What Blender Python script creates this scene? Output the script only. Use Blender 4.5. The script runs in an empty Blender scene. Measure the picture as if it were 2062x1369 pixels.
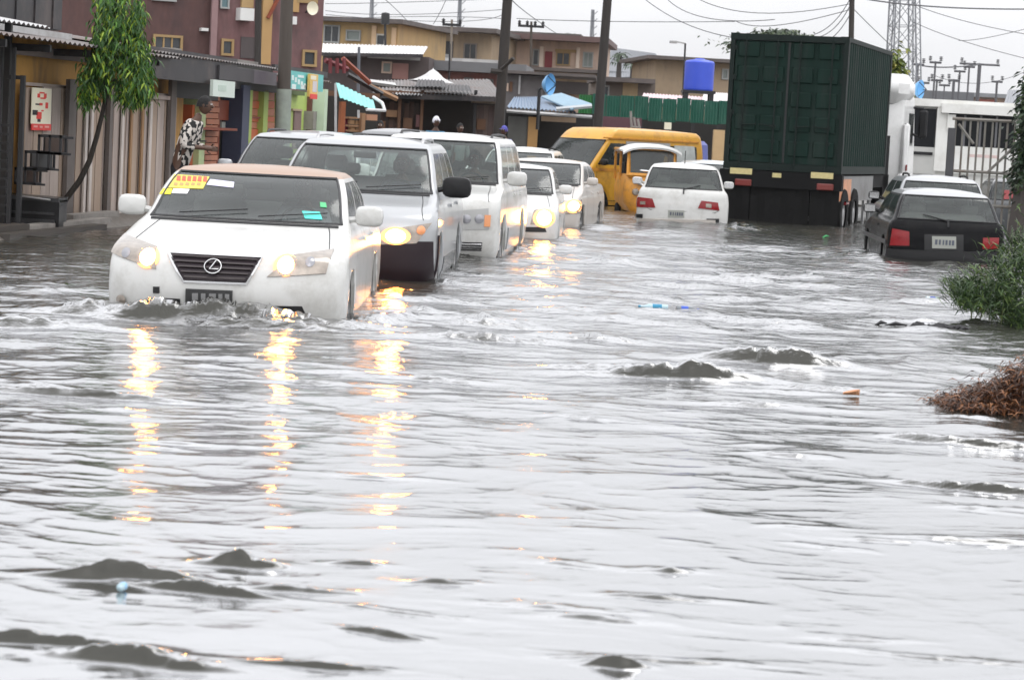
HAZE = 0.00012
import bpy, bmesh, math, random
import numpy as np
from mathutils import Vector, Matrix
R = math.radians
rnd = random.Random(7)
sc = bpy.context.scene
col = sc.collection

# ------------------------------------------------------------------ camera
EYE = 1.55
PITCH, ROLL, FPX = R(5.01), R(3.0), 4750.0
cam_d = bpy.data.cameras.new('camera')
cam = bpy.data.objects.new('camera', cam_d); col.objects.link(cam)
cam_d.sensor_width = 36; cam_d.lens = FPX / 2062 * 36
cam_d.clip_start = 0.2; cam_d.clip_end = 6000
f_ = Vector((0, math.cos(PITCH), -math.sin(PITCH)))
r0 = Vector((1, 0, 0)); u0 = r0.cross(f_)
r_ = r0 * math.cos(ROLL) + u0 * math.sin(ROLL)
u_ = -r0 * math.sin(ROLL) + u0 * math.cos(ROLL)
mw = Matrix((r_, u_, -f_)).transposed().to_4x4(); mw.translation = (0, 0, EYE)
cam.matrix_world = mw
cam_d.dof.use_dof = True; cam_d.dof.focus_distance = 24; cam_d.dof.aperture_fstop = 6.5
sc.camera = cam

def ray(px, py):
    return f_ + r_ * ((px - 1031) / FPX) + u_ * ((684.5 - py) / FPX)
def pt(px, py, Y):                       # point seen at (px,py) standing at distance Y
    d = ray(px, py); return Vector((0, 0, EYE)) + d * (Y / d.y)
def ground(px, py, z=0.0):
    d = ray(px, py); return Vector((0, 0, EYE)) + d * ((z - EYE) / d.z)

# ------------------------------------------------------------------ light: overcast
w = bpy.data.worlds.new('World'); sc.world = w; w.use_nodes = True
nt = w.node_tree; nt.nodes.clear()
out = nt.nodes.new('ShaderNodeOutputWorld')
sky = nt.nodes.new('ShaderNodeTexSky'); sky.sky_type = 'NISHITA'; sky.sun_disc = False
sky.sun_elevation = R(55); sky.sun_rotation = R(150); sky.dust_density = 4; sky.air_density = 1
bg1 = nt.nodes.new('ShaderNodeBackground'); bg1.inputs[1].default_value = 0.05
hs = nt.nodes.new('ShaderNodeHueSaturation'); hs.inputs['Saturation'].default_value = 0.25
nt.links.new(sky.outputs[0], hs.inputs['Color']); nt.links.new(hs.outputs[0], bg1.inputs[0])
tc = nt.nodes.new('ShaderNodeTexCoord'); sp = nt.nodes.new('ShaderNodeSeparateXYZ')
nt.links.new(tc.outputs['Generated'], sp.inputs[0])
pw = nt.nodes.new('ShaderNodeMath'); pw.operation = 'POWER'; pw.inputs[1].default_value = .55; pw.use_clamp = True
mxz = nt.nodes.new('ShaderNodeMath'); mxz.operation = 'MAXIMUM'; mxz.inputs[1].default_value = 0.0
nt.links.new(sp.outputs[2], mxz.inputs[0]); nt.links.new(mxz.outputs[0], pw.inputs[0])
mr = nt.nodes.new('ShaderNodeMapRange')                    # overcast sky, brighter towards the zenith
mr.inputs[1].default_value = 0; mr.inputs[2].default_value = 1
mr.inputs[3].default_value = 0.70; mr.inputs[4].default_value = 1.8
nt.links.new(pw.outputs[0], mr.inputs[0])
tint = nt.nodes.new('ShaderNodeVectorMath'); tint.operation = 'SCALE'
tint.inputs[0].default_value = (0.985, 0.99, 1.02)
nt.links.new(mr.outputs[0], tint.inputs['Scale'])
cn_ = nt.nodes.new('ShaderNodeTexNoise'); cn_.inputs['Scale'].default_value = 3.5; cn_.inputs['Detail'].default_value = 5
cmap = nt.nodes.new('ShaderNodeMapping'); cmap.inputs['Scale'].default_value = (1, 1, 3); nt.links.new(tc.outputs['Generated'], cmap.inputs[0]); nt.links.new(cmap.outputs[0], cn_.inputs[0])
cr2 = nt.nodes.new('ShaderNodeMapRange'); cr2.inputs[1].default_value = .3; cr2.inputs[2].default_value = .7; cr2.inputs[3].default_value = .86; cr2.inputs[4].default_value = 1.08; nt.links.new(cn_.outputs[0], cr2.inputs[0])
cl2 = nt.nodes.new('ShaderNodeMath'); cl2.operation = 'MULTIPLY'; nt.links.new(mr.outputs[0], cl2.inputs[0]); nt.links.new(cr2.outputs[0], cl2.inputs[1]); nt.links.new(cl2.outputs[0], tint.inputs['Scale'])
bg2 = nt.nodes.new('ShaderNodeBackground'); bg2.inputs[1].default_value = 1.0
nt.links.new(tint.outputs[0], bg2.inputs[0])
ad = nt.nodes.new('ShaderNodeAddShader')
nt.links.new(bg1.outputs[0], ad.inputs[0]); nt.links.new(bg2.outputs[0], ad.inputs[1])
nt.links.new(ad.outputs[0], out.inputs[0])
sd = bpy.data.lights.new('sun', 'SUN'); sd.energy = 0.6; sd.angle = R(25); sd.color = (1, .98, .95)
so = bpy.data.objects.new('sun', sd); col.objects.link(so); so.rotation_euler = (R(35), 0, R(150))
sc.view_settings.view_transform = 'Standard'; sc.view_settings.look = 'None'
sc.view_settings.exposure = 0; sc.view_settings.gamma = 1
sc.view_settings.use_curve_mapping = False
sc.cycles.max_bounces = 6; sc.cycles.transparent_max_bounces = 12
sc.cycles.volume_bounces = 0; sc.cycles.use_denoising = True
sc.cycles.sample_clamp_indirect = 10

# ------------------------------------------------------------------ materials
MATS = {}
def mat(name, c, rough=0.6, metal=0.0, var=0.18, vscale=3.0, bump=0.0, bscale=20.0, dirt=None, dscale=1.2,
        spec=0.5, emis=None, es=0.0, coat=0.0, stretch=None, ior=None, inside=None, facet=False):
    if name in MATS: return MATS[name]
    m = bpy.data.materials.new(name); m.use_nodes = True; n = m.node_tree; n.nodes.clear()
    o = n.nodes.new('ShaderNodeOutputMaterial'); p = n.nodes.new('ShaderNodeBsdfPrincipled')
    p.inputs['Roughness'].default_value = rough; p.inputs['Metallic'].default_value = metal
    p.inputs['Specular IOR Level'].default_value = spec; p.inputs['Coat Weight'].default_value = coat
    p.inputs['Coat Roughness'].default_value = 0.06
    if ior: p.inputs['IOR'].default_value = ior
    if emis: p.inputs['Emission Color'].default_value = (*emis, 1); p.inputs['Emission Strength'].default_value = es
    t = n.nodes.new('ShaderNodeTexCoord'); mp = n.nodes.new('ShaderNodeMapping')
    n.links.new(t.outputs['Object'], mp.inputs[0])
    if stretch: mp.inputs['Scale'].default_value = stretch
    ns = n.nodes.new('ShaderNodeTexNoise'); ns.inputs['Scale'].default_value = vscale; ns.inputs['Detail'].default_value = 6
    n.links.new(mp.outputs[0], ns.inputs[0])
    mx = n.nodes.new('ShaderNodeMix'); mx.data_type = 'RGBA'
    mx.inputs[6].default_value = (*[max(0, x * (1 - var)) for x in c], 1)
    mx.inputs[7].default_value = (*[min(1, x * (1 + var)) for x in c], 1)
    n.links.new(ns.outputs[0], mx.inputs[0]); cur = mx.outputs[2]
    if dirt:
        n2 = n.nodes.new('ShaderNodeTexNoise'); n2.inputs['Scale'].default_value = dscale; n2.inputs['Detail'].default_value = 8
        n2.inputs['Roughness'].default_value = 0.7
        n.links.new(mp.outputs[0], n2.inputs[0])
        rp = n.nodes.new('ShaderNodeMapRange'); rp.inputs[1].default_value = .48; rp.inputs[2].default_value = .68
        rp.inputs[3].default_value = 0; rp.inputs[4].default_value = .85
        n.links.new(n2.outputs[0], rp.inputs[0])
        m2 = n.nodes.new('ShaderNodeMix'); m2.data_type = 'RGBA'; m2.inputs[7].default_value = (*dirt, 1)
        n.links.new(rp.outputs[0], m2.inputs[0]); n.links.new(cur, m2.inputs[6]); cur = m2.outputs[2]
    n.links.new(cur, p.inputs['Base Color'])
    if bump:
        nb = n.nodes.new('ShaderNodeTexNoise'); nb.inputs['Scale'].default_value = bscale; nb.inputs['Detail'].default_value = 4
        n.links.new(mp.outputs[0], nb.inputs[0])
        b = n.nodes.new('ShaderNodeBump'); b.inputs['Strength'].default_value = bump; b.inputs['Distance'].default_value = .02
        n.links.new(nb.outputs[0], b.inputs['Height']); n.links.new(b.outputs[0], p.inputs['Normal'])
    res = p.outputs[0]
    if inside:
        g = n.nodes.new('ShaderNodeNewGeometry'); d = n.nodes.new('ShaderNodeBsdfDiffuse'); d.inputs[0].default_value = (*inside, 1)
        ms = n.nodes.new('ShaderNodeMixShader'); n.links.new(g.outputs['Backfacing'], ms.inputs[0])
        n.links.new(res, ms.inputs[1]); n.links.new(d.outputs[0], ms.inputs[2]); res = ms.outputs[0]
    n.links.new(res, o.inputs[0]); MATS[name] = m; return m

def glass_mat(name, tintc, gl=0.06, fl=.05):
    m = bpy.data.materials.new(name); m.use_nodes = True; n = m.node_tree; n.nodes.clear()
    o = n.nodes.new('ShaderNodeOutputMaterial'); tr = n.nodes.new('ShaderNodeBsdfTransparent')
    tr.inputs[0].default_value = (*tintc, 1)
    g = n.nodes.new('ShaderNodeBsdfGlossy'); g.inputs['Roughness'].default_value = gl
    fr = n.nodes.new('ShaderNodeFresnel'); fr.inputs[0].default_value = 1.5
    nb = n.nodes.new('ShaderNodeTexNoise'); nb.inputs['Scale'].default_value = 60
    b = n.nodes.new('ShaderNodeBump'); b.inputs['Strength'].default_value = .12; b.inputs['Distance'].default_value = .004
    n.links.new(nb.outputs[0], b.inputs['Height']); n.links.new(b.outputs[0], g.inputs['Normal'])
    # a film of wet dirt on the glass
    df = n.nodes.new('ShaderNodeBsdfDiffuse'); df.inputs[0].default_value = (.3, .34, .33, 1)
    ns = n.nodes.new('ShaderNodeTexNoise'); ns.inputs['Scale'].default_value = 3; ns.inputs['Detail'].default_value = 8
    mr = n.nodes.new('ShaderNodeMapRange'); mr.inputs[3].default_value = fl; mr.inputs[4].default_value = fl * 2 + .08
    n.links.new(ns.outputs[0], mr.inputs[0])
    m0 = n.nodes.new('ShaderNodeMixShader'); n.links.new(mr.outputs[0], m0.inputs[0])
    n.links.new(tr.outputs[0], m0.inputs[1]); n.links.new(df.outputs[0], m0.inputs[2])
    ms = n.nodes.new('ShaderNodeMixShader')
    n.links.new(fr.outputs[0], ms.inputs[0]); n.links.new(m0.outputs[0], ms.inputs[1]); n.links.new(g.outputs[0], ms.inputs[2])
    n.links.new(ms.outputs[0], o.inputs[0]); MATS[name] = m; return m

DK = (.02, .02, .022)
paint_white = mat('white paint', (.60, .60, .58), .25, var=.04, coat=.3, dirt=(.44, .43, .40), dscale=2.5, inside=(.05, .05, .05))
paint_silver = mat('silver paint', (.36, .37, .38), .3, metal=.35, var=.06, coat=.6, inside=(.05, .05, .05))
paint_pale = mat('beige white paint', (.50, .46, .42), .3, var=.05, coat=.5, inside=(.05, .05, .05))
paint_blue = mat('pale blue paint', (.48, .54, .58), .25, metal=.2, var=.05, coat=.5, inside=(.05, .05, .05))
paint_black = mat('black paint', (.005, .005, .006), .25, var=.2, coat=.0, spec=.12, dirt=(.015, .015, .015), inside=(.02, .02, .02))
paint_dark = mat('dark grey paint', (.07, .075, .08), .25, var=.1, coat=.6, inside=(.03, .03, .03))
paint_yellow = mat('danfo yellow paint', (.70, .36, .03), .38, var=.1, coat=.2, dirt=(.42, .2, .03), dscale=3, inside=(.04, .03, .02))
paint_orange = mat('orange yellow paint', (.62, .27, .03), .42, var=.15, dirt=(.3, .13, .03), dscale=5)
plum = mat('dark cladding', (.022, .014, .018), .35, var=.15, coat=.08, spec=.25, inside=(.02, .02, .02))
tan_roof = mat('tan roof', (.36, .23, .155), .4, var=.05, coat=.2, inside=(.05, .05, .05))
rubber = mat('rubber', (.008, .008, .008), .8, bump=.3, spec=.15)
plastic = mat('black plastic', (.012, .012, .013), .5, spec=.3)
trimblack = mat('black trim', (.012, .012, .013), .4)
interior = mat('car interior', (.035, .035, .035), .8, spec=.2)
seatcloth = mat('seat cloth', (.16, .155, .145), .9)
chrome = mat('chrome', (.7, .7, .7), .15, metal=1)
alloy = mat('alloy rim', (.5, .5, .5), .3, metal=.8)
redlamp = mat('red tail lamp', (.22, .005, .008), .2, coat=.2, var=.3, vscale=14)
clearlamp = mat('headlamp glass', (.30, .26, .22), .15, metal=.2, coat=.5, var=.6, vscale=16)
amber = mat('amber lamp', (.75, .30, .12), .2, coat=.6)
plate_m = mat('plate', (.30, .31, .28), .4, var=.05)
plate_dark = mat('dark plate', (.03, .03, .03), .4)
plate_y = mat('yellow plate', (.55, .47, .22), .5, var=.25, vscale=25)
glass = glass_mat('tinted glass', (.78, .86, .83))
glass_dark = glass_mat('dark tinted glass', (.16, .19, .19))
lit = mat('lit headlamp', (1, .8, .5), .3, emis=(1, .36, .06), es=120)
lit3 = mat('bright headlamp', (1, .8, .5), .3, emis=(1, .36, .06), es=240)
lit2 = mat('lit dim headlamp', (1, .8, .5), .3, emis=(1, .38, .08), es=20)
halo = mat('lamp glow ring', (1, .5, .2), .4, emis=(1, .36, .08), es=2.0)
# ------------------------------------------------------------------ building blocks
def tag(o, label=None, cat=None, group=None, kind=None):
    if label: o['label'] = label
    if cat: o['category'] = cat
    if group: o['group'] = group
    if kind: o['kind'] = kind
    return o
def thing(name, label, cat, loc=(0, 0, 0), rz=0.0, group=None):
    o = bpy.data.objects.new(name, None); col.objects.link(o); o.empty_display_size = .2
    o.location = loc; o.rotation_euler = (0, 0, rz)
    return tag(o, label, cat, group)
def root_inv(p):
    while p.parent: p = p.parent
    return (Matrix.Translation(p.location) @ p.rotation_euler.to_matrix().to_4x4()).inverted()

class MB:
    def __init__(s): s.v = []; s.f = []; s.mi = []
    def add(s, vs, fs, mi=0):
        b = len(s.v); s.v += [tuple(v) for v in vs]; s.f += [tuple(b + i for i in f) for f in fs]; s.mi += [mi] * len(fs); return s
    def box8(s, p, mi=0):                  # p: 8 points, bottom loop 0-3 and top loop 4-7
        return s.add(p, [(0, 3, 2, 1), (4, 5, 6, 7), (0, 1, 5, 4), (1, 2, 6, 5), (2, 3, 7, 6), (3, 0, 4, 7)], mi)
    def box(s, x0, x1, y0, y1, z0, z1, mi=0):
        return s.box8([(x0, y0, z0), (x1, y0, z0), (x1, y1, z0), (x0, y1, z0), (x0, y0, z1), (x1, y0, z1), (x1, y1, z1), (x0, y1, z1)], mi)
    def bevbox(s, x0, x1, y0, y1, z0, z1, b=.03, mi=0):
        vs = []; fs = []
        def loop(z, i):
            return [(x0 + i, y0 + i + b, z), (x0 + i + b, y0 + i, z), (x1 - i - b, y0 + i, z), (x1 - i, y0 + i + b, z),
                    (x1 - i, y1 - i - b, z), (x1 - i - b, y1 - i, z), (x0 + i + b, y1 - i, z), (x0 + i, y1 - i - b, z)]
        for z, i in ((z0, b * .7), (z0 + b, 0), (z1 - b, 0), (z1, b * .7)): vs += loop(z, i)
        for k in range(3):
            for j in range(8): fs.append((k * 8 + j, k * 8 + (j + 1) % 8, k * 8 + 8 + (j + 1) % 8, k * 8 + 8 + j))
        fs.append(tuple(reversed(range(8)))); fs.append(tuple(range(24, 32)))
        return s.add(vs, fs, mi)
    def tube(s, pts, r, n=8, mi=0, cap=True):
        pts = [Vector(p) for p in pts]; rs = r if isinstance(r, (list, tuple)) else [r] * len(pts)
        vs = []; fs = []; up = None
        for i, p in enumerate(pts):
            t = (pts[min(i + 1, len(pts) - 1)] - pts[max(i - 1, 0)]).normalized()
            if up is None or abs(up.dot(t)) > .95: up = Vector((0, 0, 1)) if abs(t.z) < .9 else Vector((1, 0, 0))
            a = t.cross(up).normalized(); bb = a.cross(t).normalized(); up = bb
            for k in range(n):
                an = 2 * math.pi * k / n; vs.append(p + (a * math.cos(an) + bb * math.sin(an)) * rs[i])
        for i in range(len(pts) - 1):
            for k in range(n): fs.append((i * n + k, i * n + (k + 1) % n, (i + 1) * n + (k + 1) % n, (i + 1) * n + k))
        if cap: fs.append(tuple(range(n))); fs.append(tuple(reversed(range((len(pts) - 1) * n, len(pts) * n))))
        return s.add(vs, fs, mi)
    def lathe(s, c, prof, axis='z', n=24, mi=0):
        vs = []; fs = []; c = Vector(c)
        for r, h in prof:
            for k in range(n):
                a = 2 * math.pi * k / n
                if axis == 'z': q = (r * math.cos(a), r * math.sin(a), h)
                elif axis == 'x': q = (h, r * math.cos(a), r * math.sin(a))
                else: q = (r * math.cos(a), h, r * math.sin(a))
                vs.append(c + Vector(q))
        for i in range(len(prof) - 1):
            for k in range(n): fs.append((i * n + k, i * n + (k + 1) % n, (i + 1) * n + (k + 1) % n, (i + 1) * n + k))
        return s.add(vs, fs, mi)
    def grid(s, P, closeu=False, mi=0):      # P[i][j]
        nu, nv = len(P), len(P[0]); vs = [v for row in P for v in row]; fs = []
        for i in range(nu if closeu else nu - 1):
            for j in range(nv - 1):
                a = i * nv + j; b = ((i + 1) % nu) * nv + j; fs.append((a, b, b + 1, a + 1))
        return s.add(vs, fs, mi)
    def build(s, name, m, parent=None, world=False, smooth=None, link=True):
        me = bpy.data.meshes.new(name); vs = s.v
        if world and parent:
            iv = root_inv(parent); vs = [tuple(iv @ Vector(v)) for v in vs]
        me.from_pydata(vs, [], s.f); me.update()
        for mm in (m if isinstance(m, (list, tuple)) else [m]): me.materials.append(mm)
        if any(s.mi): me.polygons.foreach_set('material_index', s.mi)
        if smooth is not None:
            me.polygons.foreach_set('use_smooth', [True] * len(me.polygons)); me.set_sharp_from_angle(angle=R(smooth))
        o = bpy.data.objects.new(name, me)
        col.objects.link(o)
        if parent: o.parent = parent
        return o

def cyl(p0, p1, r0, r1=None, n=10): return MB().tube([p0, p1], [r0, r0 if r1 is None else r1], n)

class Plane:                                  # a vertical wall plane used to place flat-fronted things
    def __init__(s, P0, ang):                 # ang: heading of the wall's run, 0 = along +X
        s.P = Vector(P0); s.u = Vector((math.cos(ang), math.sin(ang), 0)); s.n = Vector((math.sin(ang), -math.cos(ang), 0))
        s.rz = ang
    def uz(s, px, py, n=0.0):
        d = ray(px, py); E = Vector((0, 0, EYE)); t = (s.P + s.n * n - E).dot(s.n) / d.dot(s.n); q = E + d * t
        return (q - s.P).dot(s.u), q.z
    def rect(s, x0, x1, y0, y1, n=0.0):
        xm, ym = (x0 + x1) / 2, (y0 + y1) / 2
        return s.uz(x0, ym, n)[0], s.uz(x1, ym, n)[0], s.uz(xm, y1, n)[1], s.uz(xm, y0, n)[1]
    def at(s, u, n, z): 
        p = s.P + s.u * u + s.n * n; return Vector((p.x, p.y, z))
    def box(s, mb, u0, u1, n0, n1, z0, z1, mi=0):   # n grows towards the camera
        q = [s.at(u0, n1, z0), s.at(u1, n1, z0), s.at(u1, n0, z0), s.at(u0, n0, z0)]
        return mb.box8(q + [Vector((a.x, a.y, z1)) for a in q], mi)
    def pbox(s, mb, x0, x1, y0, y1, n0, n1, mi=0):
        u0, u1, z0, z1 = s.rect(x0, x1, y0, y1); return s.box(mb, u0, u1, n0, n1, z0, z1, mi)
    def base(s, x, y, z=0.0):
        u, _ = s.uz(x, y); p = s.at(u, 0, z); return p

def part(pl, parent, name, m, x0, x1, y0, y1, n0, n1, label=None, zb=None, zt=None):
    u0, u1, z0, z1 = pl.rect(x0, x1, y0, y1, n1)
    if zb is not None: z0 = zb
    if zt is not None: z1 = zt
    mb = MB(); pl.box(mb, u0, u1, n0, n1, z0, z1); o = mb.build(name, m, parent, world=True)
    if label: o['label'] = label
    return o
def window(pl, parent, x0, x1, y0, y1, fm, gm, n=0.0, fw=.07, mull=1, sill=True):
    u0, u1, z0, z1 = pl.rect(x0, x1, y0, y1, n); mb = MB()
    pl.box(mb, u0 - fw, u1 + fw, n - .02, n + .07, z1, z1 + fw); pl.box(mb, u0 - fw, u1 + fw, n - .02, n + .09, z0 - fw, z0)
    pl.box(mb, u0 - fw, u0, n - .02, n + .07, z0, z1); pl.box(mb, u1, u1 + fw, n - .02, n + .07, z0, z1)
    for k in range(mull):
        uu = u0 + (u1 - u0) * (k + 1) / (mull + 1); pl.box(mb, uu - .02, uu + .02, n + .004, n + .04, z0, z1)
    w = mb.build('window', fm, parent, world=True)
    g = MB(); pl.box(g, u0, u1, n + .002, n + .012, z0, z1); g.build('pane', gm, w, world=True)
    return w
def sheet(name, m, parent, A, B, C, D, n=30, amp=.02, thick=.004, world=True):
    """corrugated sheet: A->B is the run across the corrugations, D/C the far edge"""
    A, B, C, D = map(Vector, (A, B, C, D)); N = (B - A).cross(D - A).normalized(); P = []
    cols = n * 4 + 1; mb = MB()
    for sgn in (0, 1):
        rows = []
        for k in range(cols):
            t = k / (cols - 1); off = N * (amp * math.sin(k * math.pi / 2) - sgn * thick)
            rows.append([A.lerp(B, t) + off, A.lerp(B, t).lerp(D.lerp(C, t), .5) + off, D.lerp(C, t) + off])
        mb.grid(rows)
    return mb.build(name, m, parent, world=world)

def pchip(xs, ys, x):
    xs = np.array(xs, float); ys = np.array(ys, float); h = np.diff(xs); d = np.diff(ys) / h
    m = np.zeros_like(ys); m[0], m[-1] = d[0], d[-1]
    for i in range(1, len(ys) - 1):
        if d[i - 1] * d[i] > 0:
            w1 = 2 * h[i] + h[i - 1]; w2 = h[i] + 2 * h[i - 1]; m[i] = (w1 + w2) / (w1 / d[i - 1] + w2 / d[i])
    x = np.clip(x, xs[0], xs[-1]); i = np.clip(np.searchsorted(xs, x) - 1, 0, len(xs) - 2); t = (x - xs[i]) / h[i]
    return (2 * t**3 - 3 * t**2 + 1) * ys[i] + (t**3 - 2 * t**2 + t) * h[i] * m[i] + (-2 * t**3 + 3 * t**2) * ys[i + 1] + (t**3 - t**2) * h[i] * m[i + 1]

# ------------------------------------------------------------------ vehicles
# profile rows: height, how far the nose / the tail is set back there, half width, corner depth front / rear
SEDAN = [(.16, .14, .12, .84, .42, .34), (.30, .04, .05, .90, .44, .34), (.50, 0, 0, .91, .44, .34), (.62, .02, .01, .91, .43, .33), (.70, .06, .02, .905, .42, .32),
         (.77, .16, .04, .90, .38, .3), (.83, .42, .05, .885, .32, .28), (.89, .80, .06, .868, .26, .25), (.94, 1.12, .09, .85, .20, .22), (.975, 1.30, .2, .83, .18, .2),
         (1.0, 1.38, .66, .815, .18, .2), (1.2, 1.78, 1.02, .76, .17, .18), (1.34, 2.12, 1.36, .70, .16, .17), (1.385, 2.30, 1.6, .655, .15, .16)]
SUV = [(.24, .14, .1, .86, .4, .3), (.4, .03, .03, .92, .42, .3), (.6, 0, 0, .93, .42, .28), (.8, .03, .02, .93, .40, .26), (.92, .12, .03, .92, .36, .24),
       (1.0, .34, .04, .905, .3, .22), (1.07, .82, .05, .89, .22, .2), (1.12, 1.12, .07, .865, .18, .18), (1.15, 1.22, .1, .84, .17, .17), (1.4, 1.62, .27, .765, .16, .16),
       (1.58, 1.95, .42, .70, .15, .15), (1.64, 2.12, .52, .65, .14, .14)]
BOXSUV = [(.24, .12, .08, .86, .3, .22), (.4, .03, .03, .91, .3, .22), (.6, 0, 0, .92, .3, .2), (.85, .02, .01, .92, .28, .18), (.98, .08, .02, .91, .26, .18),
          (1.05, .3, .03, .90, .22, .17), (1.1, .85, .04, .88, .18, .16), (1.14, 1.15, .05, .86, .15, .15), (1.17, 1.22, .06, .84, .14, .14), (1.45, 1.50, .15, .78, .13, .13),
          (1.66, 1.75, .23, .72, .12, .13), (1.72, 1.9, .3, .67, .12, .12)]
HATCH = [(.18, .12, .1, .80, .34, .26), (.30, .03, .03, .84, .35, .26), (.50, 0, 0, .85, .35, .25), (.64, .03, .0, .85, .33, .24), (.74, .1, .01, .845, .3, .23),
         (.82, .4, .02, .83, .25, .2), (.88, .72, .04, .815, .2, .18), (.92, .95, .06, .79, .17, .17), (.95, 1.02, .09, .765, .16, .16), (1.15, 1.34, .26, .70, .15, .15),
         (1.32, 1.68, .44, .63, .15, .14), (1.37, 1.88, .58, .58, .14, .14)]
VAN = [(.3, .12, .1, .80, .22, .2), (.45, .02, .02, .85, .22, .2), (.8, .02, 0, .86, .22, .2), (1.0, .06, .0, .86, .22, .2), (1.12, .12, .01, .855, .21, .2),
       (1.18, .17, .02, .85, .2, .19), (1.3, .27, .04, .84, .2, .19), (1.55, .50, .05, .82, .19, .18), (1.82, .76, .08, .79, .18, .18), (1.96, .92, .12, .765, .17, .17), (2.04, 1.05, .2, .70, .16, .16)]
TYPES = dict(
    sedan=dict(p=SEDAN, L=4.82, crown=.045, ws=(.99, 1.345), sw=(1.0, 1.315), rw=(1.01, 1.33), lower=.66, arches=(.93, 3.74), ra=.345,
               side=((.02, .40), (.44, .80), (.83, .97)), wheel=.325),
    suv=dict(p=SUV, L=4.7, crown=.07, ws=(1.145, 1.585), sw=(1.16, 1.55), rw=(1.15, 1.56), lower=.80, arches=(.92, 3.72), ra=.40,
             side=((.02, .36), (.39, .68), (.71, .95)), wheel=.37),
    boxsuv=dict(p=BOXSUV, L=4.75, crown=.06, ws=(1.17, 1.67), sw=(1.18, 1.63), rw=(1.18, 1.62), lower=.86, arches=(.90, 3.75), ra=.41,
                side=((.03, .33), (.36, .63), (.67, .95)), wheel=.38),
    hatch=dict(p=HATCH, L=3.95, crown=.055, ws=(.945, 1.325), sw=(.96, 1.30), rw=(.955, 1.31), lower=.66, arches=(.82, 3.28), ra=.335,
               side=((.03, .48), (.52, .93)), wheel=.31),
    van=dict(p=VAN, L=4.15, crown=.05, ws=(1.19, 1.78), sw=(1.22, 1.72), rw=(1.3, 1.72), lower=.9, arches=(.55, 3.25), ra=.37,
             side=((.02, .27), (.36, .62), (.66, .95)), wheel=.33))
PEXP = 2.6
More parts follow.
